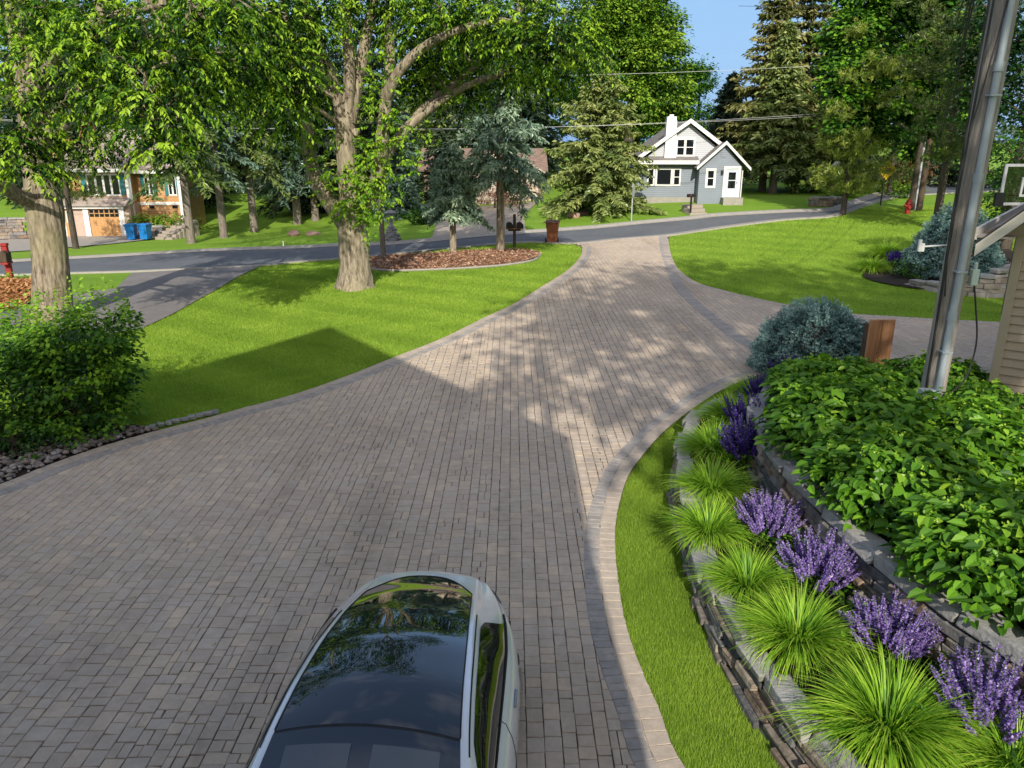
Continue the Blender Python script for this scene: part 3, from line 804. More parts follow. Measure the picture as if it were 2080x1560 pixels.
# rolled concrete gutters on both sides
g1 = ribbon('kerb', far_road, [(-.55, .05), (-.25, .055), (-.05, .14), (.15, .16), (.17, .0)], M['concrete']); tag(g1, kind='structure')
g2r = ribbon('kerb', near_road, [(-.12, .0), (-.10, .07), (.12, .065), (.42, .045)], M['concrete']); tag(g2r, kind='structure')

# the paver driveway
tag(sheet('driveway_bed', DRIVE, M['joint'], .028, .6), kind='structure')
def paver_field(poly, x0, x1, y0, y1):
    Q = []; A = []
    rng = np.random.default_rng(3)
    x = x0; gap = .006
    polys = np.asarray(poly)
    while x < x1:
        wcol = rng.choice([.13, .155, .18, .21], p=[.25, .35, .25, .15])
        y = y0 + rng.uniform(0, .2)
        while y < y1:
            ln = rng.choice([.11, .14, .18, .21, .25], p=[.15, .28, .27, .18, .12])
            if wcol > .17 and rng.random() < .3:
                h = wcol * rng.choice([.4, .5, .6]); Q.append((x, x + h, y, y + ln)); Q.append((x + h, x + wcol, y, y + ln)); A += [rng.random(), rng.random()]
            else:
                Q.append((x, x + wcol, y, y + ln)); A.append(rng.random())
            y += ln
        x += wcol
    Q = np.array(Q); A = np.array(A)
    ins = np.ones(len(Q), bool)
    for a, b in ((0, 2), (1, 2), (0, 3), (1, 3)):
        ins &= inside(Q[:, a], Q[:, b], polys)
    Q = Q[ins]; A = A[ins]
    return Q, A
def pavers_to_mesh(name, C, A, zoff, m, bev=.0052, thick=.024):
    """C (n,4,2) corner plan positions, counter-clockwise"""
    n = len(C); cen = C.mean(1, keepdims=True)
    rng = np.random.default_rng(5)
    J = rng.normal(0, .0022, C.shape)
    low = C + J
    d = cen - low; d /= np.linalg.norm(d, axis=-1, keepdims=True)
    top = low + d * bev * 1.25
    zl = tz(low[..., 0], low[..., 1]) + zoff - .009
    zt = tz(top[..., 0], top[..., 1]) + zoff + rng.normal(0, .0008, (n, 1)) + rng.normal(0, .0005, (n, 4))
    V = np.concatenate([np.dstack([low, zl[..., None]]), np.dstack([top, zt[..., None]])], 1)
    o = (np.arange(n) * 8)[:, None]
    F = np.concatenate([o + np.array([[4, 5, 6, 7]])] + [o + np.array([[i, (i+1) % 4, (i+1) % 4 + 4, i + 4]]) for i in range(4)])
    return link(name, poly_mesh(name, V.reshape(-1, 3), F.astype(np.int32), np.repeat(A, 8)), m)
Qp, Ap = paver_field(DRIVE, -16, 22, .5, 41)
g_ = .003
Cp = np.stack([np.column_stack([Qp[:, 0]+g_, Qp[:, 2]+g_]), np.column_stack([Qp[:, 1]-g_, Qp[:, 2]+g_]), np.column_stack([Qp[:, 1]-g_, Qp[:, 3]-g_]), np.column_stack([Qp[:, 0]+g_, Qp[:, 3]-g_])], 1)
tag(pavers_to_mesh('driveway', Cp, Ap, .048, M['paver']), kind='structure')
def course(name, path, o0, o1, ln, m, zoff, bev=.004):
    P = np.asarray(path, float); seg = np.linalg.norm(np.diff(P, axis=0), axis=1); s = np.concatenate([[0], np.cumsum(seg)])
    tot = s[-1]; k = int(tot / ln); t = np.linspace(0, tot, k + 1)
    X = np.interp(t, s, P[:, 0]); Y = np.interp(t, s, P[:, 1])
    T = np.column_stack([np.gradient(X), np.gradient(Y)]); T /= np.linalg.norm(T, axis=1)[:, None]
    Nn = np.column_stack([-T[:, 1], T[:, 0]])
    a = np.column_stack([X, Y]) + Nn * (o0 + .003); b = np.column_stack([X, Y]) + Nn * (o1 - .003)
    tt = T * .003
    C = np.stack([a[:-1] + tt[:-1], a[1:] - tt[1:], b[1:] - tt[1:], b[:-1] + tt[:-1]], 1)
    return tag(pavers_to_mesh(name, C, np.random.default_rng(k).random(len(C)), zoff, m, bev), kind='structure')
# border courses: pale outside, charcoal inside, laid 4 mm proud of the field
course('driveway_border', r_edge, .0, .21, .155, M['paver_tan'], .056)
course('driveway_border', r_edge, .21, .40, .105, M['paver_dark'], .056)
course('driveway_border', l_edge, .0, .22, .16, M['paver_tan'], .056)
course('driveway_border', l_edge, .22, .44, .11, M['paver_dark'], .056)
course('driveway_border', lane_up, .0, .30, .2, M['paver_tan'], .056)
STRIPE = catmull([g2(*p) for p in ((1346,481),(1350,511),(1363,548),(1378,582),(1407,615),(1447,649),(1481,676),(1521,703),(1575,722))], .2)
course('driveway_border', STRIPE, -.20, .20, .12, M['paver_dark'], .056)

# neighbour's asphalt drive on the left, with its pale joint at the road
NB = [g2(*p) for p in ((530,541),(480,566),(440,590),(400,612),(350,640),(290,668))] + [(-13.5, 17.5), (-19, 14), (-23, 12)] + [(-27, 17), (-20.5, 22.0)] + [g2(*p) for p in ((235,588),(258,566),(268,556))]
NBp = np.concatenate([catmull(NB[:6], .5), np.array(NB[6:11]), catmull(NB[11:], .5)])
tag(sheet('neighbour_driveway', NBp, M['asphalt_old'], .04, 1.0), kind='structure')
# concrete drives across the road
CD = [g2(*p) for p in ((862,494),(878,482),(884,465),(890,448),(905,432))] + [(-3.0, 60), (2.0, 60)] + [g2(*p) for p in ((1063,438),(1066,455),(1068,468),(1080,472))]
tag(sheet('far_driveway', np.array(CD), M['concrete_warm'], .05, 1.5), kind='structure')
OD = [g2(*p) for p in ((0,514),(80,509),(150,503),(230,496),(300,488),(345,484))] + [(-24, 57), (-48, 57), (-48, 50)]
tag(sheet('garage_apron', np.array(OD), M['concrete'], .05, 1.5), kind='structure')

# beds
ISL = catmull([g2(*p) for p in ((752,548),(800,551),(880,549),(960,545),(1030,539),(1080,530),(1097,519),(1080,511),(1020,508),(950,511),(880,516),(800,522),(752,527))], .5, True)
def isl_z(x, y):
    c = ISL.mean(0); return tz(x, y) + .10 * np.clip(1 - ((x - c[0]) / 5) ** 2 - ((y - c[1]) / 2.4) ** 2, 0, 1)
tag(sheet('mulch_bed', ISL, M['mulch'], .05, .4, isl_z), kind='structure')
STR = catmull([g2(*p) for p in ((-60,632),(0,634),(40,628),(75,612),(70,592),(30,580),(-60,588))], .5, True)
def str_z(x, y):
    c = STR.mean(0); return tz(x, y) + .45 * np.clip(1 - ((x - c[0]) / 3) ** 2 - ((y - c[1]) / 2.5) ** 2, 0, 1)
tag(sheet('mulch_mound', STR, M['straw'], .05, .3, str_z), kind='structure')
GBED = catmull([g2(*p) for p in ((1752,560),(1770,572),(1830,584),(1890,590),(2000,560),(2060,540),(2040,505),(1900,500),(1800,520))], .5, True)
tag(sheet('garden_bed', GBED, M['mulch_dark'], .06, .5), kind='structure')
ROCKB = np.concatenate([l_edge[(l_edge[:, 0] < -6.2) & (l_edge[:, 0] > -12)] + np.array([-.0, .02]), np.array([(-12, 9.3), (-10.2, 11.4), (-8.6, 12.6), (-7.0, 13.3)])])
tag(sheet('planting_bed', ROCKB, M['mulch_dark'], .035, .4), kind='structure')

# the terraced bed on the right
LOWW = catmull([(2.75, 3.0), (2.5, 4.2), (2.26, 5.2), (2.06, 6.7), (2.08, 8.0), (2.16, 9.0), (2.38, 10.6), (2.85, 12.2), (3.6, 13.7), (4.3, 14.6)], .1)
UPW = catmull([(5.2, 2.6), (4.45, 4.2), (3.76, 5.93), (3.45, 7.5), (3.38, 9.0), (3.48, 10.4), (3.85, 11.9), (4.5, 13.2), (5.5, 14.2)], .1)
def low_h(y): return .52 * np.clip((15.0 - y) / 3.5, .05, 1) if y > 11.5 else .52
TER1 = np.concatenate([LOWW + np.array([.14, 0]), UPW[::-1] + np.array([.1, 0])])
def t1z(x, y): return np.interp(y, [0, 11, 13.2, 15], [.42, .42, .32, .06])
tag(sheet('terrace_soil', TER1, M['mulch_dark'], .0, .35, t1z), kind='structure')
TER2 = np.concatenate([UPW + np.array([.12, 0]), np.array([(6.9, 14.4), (7.4, 12.0), (7.4, 10.0), (6.9, 4), (6.9, 2.6)])])
def t2z(x, y): return np.interp(y, [0, 11, 13, 14.5], [.98, .98, .75, .25])
tag(sheet('terrace_soil', TER2, M['mulch_dark'], .0, .4, t2z), kind='structure')
# ------------------------------------------------------------------ more materials
M['white'] = mat('white_paint', (.80, .80, .79), .45, (.74, .74, .73), 3.)
M['trim'] = mat('white_trim', (.78, .78, .76), .5, (.70, .70, .68), 5.)
M['glass'] = glass_dark('window_glass')
M['wood'] = mat('weathered_wood', (.40, .365, .33), .9, (.235, .21, .19), 9, .7, 26, stretch=(3, 3, .22), col3=(.42, .36, .30), scale3=1.2)
M['wood_dark'] = mat('dark_wood', (.11, .075, .05), .85, (.06, .04, .028), 9, .6, 26, stretch=(3, 3, .3))
M['cedar'] = mat('cedar_boards', (.50, .255, .125), .7, (.36, .165, .075), 7, .4, 30, stretch=(4, 4, .3), col3=(.58, .33, .18), scale3=2.)
M['galv'] = mat('galvanised_steel', (.46, .51, .56), .6, (.34, .39, .45), 7, .15, 20, metal=.25, stretch=(1, 1, .4))
M['black'] = mat('black_plastic', (.012, .012, .013), .45, (.02, .02, .02), 8.)
M['grey_plastic'] = mat('grey_plastic', (.48, .52, .55), .5, (.42, .46, .48), 6.)
M['pvc'] = mat('pale_green_plastic', (.55, .66, .62), .5, (.48, .60, .56), 6.)
M['blue_siding'] = siding_mat('slate_blue_siding', (.20, .235, .29), .13)
M['sunlit_siding'] = siding_mat('sunlit_gable_siding', (.46, .48, .52), .13, .5, .7)  # paler copy of the blue siding: sun on the gable painted into the colour
M['shingle'] = mat('shingles', (.26, .235, .22), .95, (.16, .15, .145), 3, .8, 20, stretch=(1, 1, 3), detail=9)
M['shingle_tan'] = mat('tan_shingles', (.42, .35, .30), .95, (.28, .23, .20), 3, .8, 20, stretch=(1, 1, 3), detail=9)
M['orange_siding'] = siding_mat('ochre_siding', (.50, .27, .11), .16)
M['orange_plain'] = mat('ochre_board', (.54, .30, .125), .6, (.48, .26, .10), 2.5)
M['brickw'] = brick_mat('pale_brick', (.52, .36, .28), (.40, .26, .20), (.55, .5, .45))
M['brickr'] = brick_mat('red_brick', (.42, .13, .06), (.34, .10, .05), (.4, .3, .25))
M['brick_brown'] = brick_mat('brown_brick', (.26, .15, .11), (.20, .11, .085), (.32, .27, .24))
M['teal'] = mat('teal_paint', (.025, .20, .22), .5, (.02, .16, .18), 5.)
M['tan_vinyl'] = mat('tan_vinyl', (.40, .325, .24), .5, (.365, .295, .215), 1.5, .05, 10)
M['tan_trim'] = mat('tan_trim', (.42, .35, .26), .5, (.39, .32, .24), 2.)
M['soffit'] = mat('soffit', (.36, .32, .27), .6, (.33, .29, .25), 4.)
M['fascia'] = mat('fascia', (.66, .62, .55), .45, (.60, .56, .50), 4.)
M['roof_dark'] = mat('dark_shingles', (.07, .065, .062), .95, (.045, .042, .04), 6, .8, 25)
M['binbrown'] = mat('brown_bin_plastic', (.30, .10, .045), .55, (.25, .08, .036), 5.)
M['bindark'] = mat('dark_brown_lid', (.13, .05, .028), .55, (.10, .04, .022), 5.)
M['binblue'] = mat('blue_bin_plastic', (.012, .22, .62), .5, (.01, .18, .52), 5.)
M['redpaint'] = mat('red_paint', (.36, .028, .022), .6, (.26, .02, .018), 6., .2, 20)
M['boulder'] = mat('pink_granite', (.42, .24, .20), .9, (.30, .17, .15), 5, 1., 12, col3=(.5, .36, .32), scale3=3.)
M['greystone'] = mat('grey_stone', (.36, .36, .36), .9, (.20, .20, .20), 9, .8, 25)
M['rubber'] = mat('tyre_rubber', (.018, .018, .018), .8, (.025, .025, .025), 9.)
M['alu'] = mat('brushed_metal', (.45, .46, .48), .3, (.38, .39, .41), 9., metal=.9)
M['carwhite'] = mat('pearl_white_paint', (.88, .90, .92), .25, (.87, .89, .91), 2., coat=1., spec=.6, metal=.2)
M['carglass'] = glass_dark('tinted_roof_glass', (.006, .010, .016), .01, 1.0)
M['carglass'].node_tree.nodes['Principled BSDF'].inputs['Coat Weight'].default_value = .9
M['carside'] = glass_dark('tinted_side_glass', (.004, .006, .007), .01, .75)
M['tail'] = mat('tail_lamp_red', (.10, .008, .008), .12, (.07, .006, .006), 9., coat=1.)
M['yellow'] = mat('yellow_sign_face', (.75, .46, .02), .45, (.68, .41, .02), 4.)
M['signback'] = mat('sign_back_metal', (.50, .51, .52), .5, (.44, .45, .46), 4., metal=.3)
M['cable'] = mat('black_cable', (.02, .02, .022), .6, (.03, .03, .03), 9.)
M['wire'] = mat('pale_wire', (.55, .55, .55), .5, (.45, .45, .45), 9.)
M['bluedoor'] = mat('pale_blue_door', (.60, .68, .76), .4, (.56, .64, .72), 3.)
M['brass'] = mat('brass', (.55, .40, .14), .3, (.5, .36, .12), 9., metal=.9)
M['rim'] = mat('rim_orange', (.75, .16, .03), .5, (.6, .12, .02), 9.)
M['visor'] = mat('pale_visor', (.075, .10, .13), .35, (.065, .09, .12), 4., coat=1.)

# ------------------------------------------------------------------ stone walls
def stone_box(MBo, c, T, Nn, ln, dp, h, a, jit=.02):
    """one quarried stone: c = centre of its base, T along the wall, Nn outwards"""
    V = []
    for z in (0, 1):
        for s, d in ((-1, -1), (1, -1), (1, 1), (-1, 1)):
            j = [random.uniform(-jit, jit) for _ in range(3)]
            p = Vector(c) + T * (s * ln / 2 + j[0]) + Nn * (d * dp / 2 + j[1] * 1.3) + Vector((0, 0, z * h + j[2] * .5))
            V.append(p)
    MBo.add(V, [(3,2,1,0),(4,5,6,7),(0,1,5,4),(1,2,6,5),(2,3,7,6),(3,0,4,7)], a)

def stone_wall(name, path, z0f, z1f, m, mcap, label, cat, outward=1, course=.115, batter=.12, cap_d=.34, dp=.30, ln=(.2, .55), group=None):
    P = np.asarray(path, float); seg = np.linalg.norm(np.diff(P, axis=0), axis=1); S = np.concatenate([[0], np.cumsum(seg)])
    root = empty(name, (float(P[0][0]), float(P[0][1]), 0), 0, label, cat, group)
    inv = Vector((-P[0][0], -P[0][1], 0))
    body = MB(); cap = MB(); tot = S[-1]
    def fr(s):
        x = np.interp(s, S, P[:, 0]); y = np.interp(s, S, P[:, 1])
        x2 = np.interp(s + .1, S, P[:, 0]); y2 = np.interp(s + .1, S, P[:, 1]); x1 = np.interp(s - .1, S, P[:, 0]); y1 = np.interp(s - .1, S, P[:, 1])
        T = Vector((x2 - x1, y2 - y1, 0)).normalized()
        return Vector((x, y, 0)), T, Vector((-T.y, T.x, 0)) * outward
    zmax = max(z1f(fr(s)[0].x, fr(s)[0].y) - z0f(fr(s)[0].x, fr(s)[0].y) for s in np.linspace(0, tot, 20))
    lev = 0.
    while lev < zmax - .05:
        h = course * random.uniform(.8, 1.35); s = random.uniform(-.2, 0)
        while s < tot:
            l = random.uniform(*ln); p, T, Nn = fr(min(max(s + l / 2, 0), tot))
            z0 = z0f(p.x, p.y); z1 = z1f(p.x, p.y) - .12
            if z0 + lev < z1 - .03:
                hh = min(h, z1 - z0 - lev)
                stone_box(body, p + inv - Nn * (dp / 2 + batter * lev / max(zmax, .1)) + Nn * random.uniform(-.035, .04) + Vector((0, 0, z0 + lev - (.06 if lev == 0 else 0))), T, Nn, l - .014, dp, hh - .008 + (.06 if lev == 0 else 0), random.random(), .016)
            s += l
        lev += h
    s = 0.
    while s < tot:
        l = random.uniform(.35, .75); p, T, Nn = fr(min(s + l / 2, tot))
        z1 = z1f(p.x, p.y); 
        if z1 - z0f(p.x, p.y) > .1:
            stone_box(cap, p + inv - Nn * (cap_d / 2 + batter - .05) + Nn * random.uniform(-.03, .04) + Vector((0, 0, z1 - .12)), T, Nn, l - .02, cap_d * random.uniform(.85, 1.2), .13 * random.uniform(.8, 1.15), random.random(), .028)
        s += l
    body.build('stone_courses', m, root, False, .013, 1)
    cap.build('cap_stones', mcap, root, False, .018, 2)
    # packed earth and rubble behind the face so that no light shows through the joints
    core = []
    for s in np.linspace(0, tot, int(tot / .3) + 2):
        p, T, Nn = fr(s); core.append((p, Nn))
    V = []; F = []
    for i, (p, Nn) in enumerate(core):
        a = p + inv - Nn * (batter + .10); b = p + inv - Nn * (batter + .10 + dp * .55)
        z0 = z0f(p.x, p.y) - .05; z1 = z1f(p.x, p.y) - .14
        V += [(a.x, a.y, z0), (a.x, a.y, z1), (b.x, b.y, z1), (b.x, b.y, z0)]
        if i: 
            o = 4 * i
            for k in range(4): F.append((o - 4 + k, o - 4 + (k + 1) % 4, o + (k + 1) % 4, o + k))
    b2 = MB(); b2.add(V, F); b2.build('rubble_core', M['mulch_dark'], root)
    return root

def low_top(x, y): return float(np.interp(y, [0, 11, 13.2, 14.6], [.52, .50, .36, .15]))
stone_wall('retaining_wall', LOWW, lambda x, y: 0., low_top, M['wall_stone'], M['cap_stone'],
           'low curved dry-stone wall with pale caps beside the grass strip and driveway', 'stone wall', 1, .085, .10, .23)
def up_top(x, y): return float(np.interp(y, [0, 10.5, 13.2, 14.4], [1.1, 1.1, .8, .4]))
stone_wall('retaining_wall', UPW, lambda x, y: float(t1z(x, y)) - .02, up_top, M['wall_stone'], M['cap_stone'],
           'taller dark stone wall holding up the bed of broad-leaved hydrangeas', 'stone wall', 1, .10, .10, .27)
GW = [Vector((*g2(1845, 582), 0))[:2], g2(1900, 594), g2(1960, 602), g2(2020, 606), g2(2070, 600)]
gw = catmull(GW, .2)
gwx0, gwx1 = gw[0][0], gw[-1][0]
stone_wall('retaining_wall', gw, lambda x, y: tzf(x, y), lambda x, y: tzf(x, y) + float(np.interp(x, [gwx0, gwx0 + .6, gwx0 + 2.2, gwx1], [.2, .45, .98, 1.05])), 
           island_mat('tan_ledge_stone', [(.30, .24, .20), (.42, .36, .31), (.36, .33, .31), (.50, .43, .36)], .9, .6, 18, 5, .35), M['cap_stone'],
           'stepped tan ledgestone wall of the far flower bed behind the power pole', 'stone wall', -1, .15, .05, .34, .3, (.3, .7))

# ------------------------------------------------------------------ the car
def make_car():
    root = empty('parked_car', (-1.07, 2.0, 0), math.radians(-3.4), 'white sedan with black glass roof parked on the pavers facing the viewer', 'car')
    # s runs from the nose (0, nearest the house) to the tail (4.66)
    s_k = [0, .12, .4, .9, 1.35, 1.75, 2.1, 2.5, 3.0, 3.5, 3.9, 4.2, 4.42, 4.56, 4.63, 4.66]
    hw = [.62, .74, .84, .90, .93, .945, .945, .945, .945, .94, .895, .81, .70, .60, .50, .42]       # half width
    zt = [.60, .68, .80, .92, 1.02, 1.24, 1.385, 1.44, 1.425, 1.345, 1.235, 1.135, 1.085, 1.075, 1.03, .90]   # centre line
    zb = [.58, .64, .72, .82, .89, .91, .925, .935, .945, .95, .95, .945, .945, .95, .94, .85]         # shoulder
    rw = [.50, .62, .70, .74, .745, .70, .655, .625, .595, .56, .53, .505, .49, .47, .43, .36]         # roof rail half width
    NS = 120
    ss = np.linspace(0, 4.66, NS)
    from_k = lambda a: np.interp(ss, s_k, a)
    def sm(a, k=3):
        a = from_k(a)
        for _ in range(k):
            p = np.pad(a, 2, mode='edge'); a = (p[:-4] + p[1:-3] + p[2:-2] + p[3:-1] + p[4:]) / 5
        return a
    HW, ZT, ZB, RW = sm(hw, 2), sm(zt, 2), sm(zb), sm(rw)
    ZR = ZT - .075 * np.clip((RW / .6), 0, 1)     # rail height
    wheels = (.88, 3.76)
    # section: list of (x,z) from sill to centre
    secs = []
    for i, s in enumerate(ss):
        w_, t_, b_, r_, zr = HW[i], ZT[i], ZB[i], RW[i], ZR[i]
        b_ = min(b_, zr - .03) if zr - .03 > .5 else b_
        pts = [(w_ * .90, .20), (w_ * .97, .30), (w_ * 1.0, .50), (w_ * .995, .62), (w_ * .985, .70), (w_ * .965, .79 if b_ > .86 else b_ - .07), (w_ * .915, b_ - .03), (w_ * .87, b_)]
        x0, z0 = w_ * .87, b_
        side = []
        for q in (.12, .35, .6, .85, .94, 1.0):
            bulge = .035 * math.sin(math.pi * q)
            side.append((x0 + (r_ + .028 - x0) * q + bulge, z0 + (zr - .035 - z0) * q))
        rail = [(r_ + .012, zr - .008), (r_ - .02, zr + .004), (r_ - .045, zr + .010)]
        top = []
        for q in (.2, .4, .6, .8, 1.0):
            xx = (r_ - .045) * (1 - q); top.append((xx, zr + .010 + (t_ - zr - .010) * (1 - (1 - q) ** 2)))
        secs.append(pts + side + rail + top)
    K = len(secs[0])
    def ring(i):
        h = secs[i]
        return [(x, ss[i], z) for x, z in h] + [(-x, ss[i], z) for x, z in h[-2::-1]]
    V = [p for i in range(NS) for p in ring(i)]; KK = 2 * K - 1
    SEC = np.array(secs)                      # (NS, K, 2)
    fs = []
    for i in range(NS - 1):
        sc = (ss[i] + ss[i + 1]) / 2
        for j in range(KK - 1):
            bnd = j if j < K - 1 else KK - 2 - j
            if bnd <= 3 and any(math.hypot(sc - wc, SEC[i, bnd, 1] - .33) < .37 for wc in wheels): continue
            fs.append((i*KK+j, i*KK+j+1, (i+1)*KK+j+1, (i+1)*KK+j))
    fs.append(tuple(range(KK - 1, -1, -1))); fs.append(tuple((NS-1)*KK + j for j in range(KK)))
    def part(nm, VV, FF, m, out=0.):
        me = poly_mesh(nm, np.array(VV), FF, None, True)
        bm = bmesh.new(); bm.from_mesh(me); bmesh.ops.recalc_face_normals(bm, faces=bm.faces)
        if sum(f.normal.dot(f.calc_center_median() - Vector((0, 2.3, .5))) for f in bm.faces) < 0: bmesh.ops.reverse_faces(bm, faces=bm.faces)
        if out:
            bm.normal_update()
            for v in bm.verts: v.co += v.normal * out
        bm.to_mesh(me); bm.free()
        return link(nm, me, m, root)
    body = part('body', V, fs, M['carwhite'])
    def S(s_, t):      # a point of the right half of the shell: s along the car, t around from sill (0) to crown (K-1)
        fi = np.clip((s_ / 4.66) * (NS - 1), 0, NS - 1.001); i = int(fi); u = fi - i
        fj = np.clip(t, 0, K - 1.001); j = int(fj); w_ = fj - j
        q = (SEC[i, j] * (1-u) + SEC[i+1, j] * u) * (1-w_) + (SEC[i, j+1] * (1-u) + SEC[i+1, j+1] * u) * w_
        return q
    def top(s_, x):    # a point of the roof at cross position x (-1..1 of the glass half width)
        h = [S(s_, 16 + k * .25) for k in range(0, int((K - 1 - 16) * 4) + 1)]
        xs_ = np.array([p[0] for p in h])[::-1]; zs_ = np.array([p[1] for p in h])[::-1]
        X = abs(x) * xs_[-1]
        return (math.copysign(X, x), s_, float(np.interp(X, xs_, zs_)))
    def patch(nm, f, nu, nv, m, out):
        VV = [f(u / nu, v / nv) for u in range(nu + 1) for v in range(nv + 1)]; w_ = nv + 1
        FF = [(u*w_+v, u*w_+v+1, (u+1)*w_+v+1, (u+1)*w_+v) for u in range(nu) for v in range(nv)]
        return part(nm, VV, FF, m, out)
    patch('windshield', lambda u, v: top((1.30 + .10 * (2*v-1)**2) * (1-u) + (2.075 + .02 * (1-(2*v-1)**2)) * u, 2*v-1), 24, 24, M['carglass'], .004)
    patch('roof_glass', lambda u, v: top((2.095 + .02 * (1-(2*v-1)**2)) * (1-u) + (4.36 - .34 * abs(2*v-1) ** 3.2) * u, 2*v-1), 60, 24, M['carglass'], .004)
    patch('roof_seam', lambda u, v: top(2.07 + .03 * u + .02 * (1-(2*v-1)**2), 2*v-1), 1, 20, M['black'], .002)
    ed = [top(2.10 + (4.36 - .34 - 2.10) * t, -1.) for t in np.linspace(0, 1, 30)] + [top(4.36 - .34 * abs(q) ** 3.2, q) for q in np.linspace(-1, 1, 40)] + [top(4.02 + (2.10 - 4.02) * t, 1.) for t in np.linspace(0, 1, 30)]
    MB().tube([Vector(p) + Vector((0, 0, .004)) for p in ed], .007, 5).build('glass_seal', M['black'], root, True)
    for sg in (1, -1):
        MB().tube([Vector((sg * (S(a, 13.9)[0]), a, S(a, 13.9)[1] + .002)) for a in np.linspace(2.0, 3.55, 30)], .006, 5).build('roof_rail_gap', M['black'], root, True)
    for sg in (1, -1):
        def win(u, v, sg=sg):
            f0 = v; t = 7.15 + 5.0 * f0
            s0 = 1.50 + .62 * f0; s1 = 3.92 - .42 * f0 - .10 * f0 ** 3
            s_ = s0 + (s1 - s0) * u
            q = S(s_, t); return (sg * q[0], s_, q[1])
        patch('side_window', win, 50, 10, M['carside'], .005)
        def tl(u, v, sg=sg):
            s_ = 4.26 + .32 * u; q = S(s_, 5.0 + 1.0 * v); return (sg * q[0], s_, q[1])
        patch('tail_light', tl, 10, 5, M['tail'], .006)
    # window seal strips along the shoulder
    for sg in (1, -1):
        pts = [Vector((sg * (secs[i][7][0] + .004), ss[i], secs[i][7][1] + .012)) for i in range(NS) if 1.42 < ss[i] < 4.0]
        MB().tube(pts, .011, 5).build('window_seal', M['black'], root, True)
        for (a, b_) in ((1.55, 1.75), (2.75, 2.95)):
            i = int(np.argmin(abs(ss - (a + b_) / 2 - .25)))
            hp = [Vector((sg * (secs[k][5][0] + .006), ss[k], .80)) for k in range(i - 2, i + 4)]
            MB().tube(hp, .012, 6).build('door_handle', M['alu'], root, True)
        # door shut lines
        for sd in (1.62, 2.72):
            i = int(np.argmin(abs(ss - sd)))
            MB().tube([Vector((sg * (x + .001), ss[i], z)) for x, z in secs[i][1:8]], .004, 4).build('door_gap', M['black'], root)
        i = int(np.argmin(abs(ss - 3.72)))
        MB().tube([Vector((sg * (secs[k][7][0] * .998), ss[k] , secs[k][7][1] + .002)) for k in range(int(np.argmin(abs(ss-3.95))), int(np.argmin(abs(ss-4.45))))], .003, 4).build('panel_gap', M['black'], root)
        mb = MB(); mb.tube([Vector((sg * .90, 1.55, .95)), Vector((sg * 1.0, 1.52, .98)), Vector((sg * 1.08, 1.52, .98))], [.03, .07, .05], 8)
        mb.build('wing_mirror', M['carwhite'], root, True)
        for wc in wheels:
            wb = MB(); wb.tube([Vector((sg * x, wc, .335)) for x in (.68, .70, .88, .90)], [.30, .335, .335, .305], 28)
            wh = wb.build('wheel', M['rubber'], root, True)
            r = MB(); r.tube([Vector((sg * x, wc, .335)) for x in (.86, .905)], [.235, .225], 24)
            for q in range(5):
                an = q * 2 * math.pi / 5
                r.tube([Vector((sg * .915, wc + math.cos(an) * .03, .335 + math.sin(an) * .03)), Vector((sg * .91, wc + math.cos(an) * .21, .335 + math.sin(an) * .21))], [.03, .022], 6)
            r.build('rim', M['alu'], wh, True)
    # sun visors seen through the windshield header, and the dark cabin under the glass
    for x0, x1 in ((-.50, -.07), (.07, .50)):
        vb = MB(); n = 6
        rows = []
        for sd in (1.72, 1.98):
            i = int(np.argmin(abs(ss - sd)))
            h = secs[i]; xs_ = [p[0] for p in h[16:]][::-1]; zs_ = [p[1] for p in h[16:]][::-1]
            rows.append([(xx, sd, float(np.interp(abs(xx), xs_, zs_)) + .006) for xx in np.linspace(x0, x1, n)])
        vb.add(rows[0] + rows[1], [(k, k + 1, n + k + 1, n + k) for k in range(n - 1)])
        vb.build('sun_visor', M['visor'], root, True)
    MB().bx(-.80, .80, .3, 4.4, .22, .62).build('floor_pan', M['black'], root)
    return root
make_car()

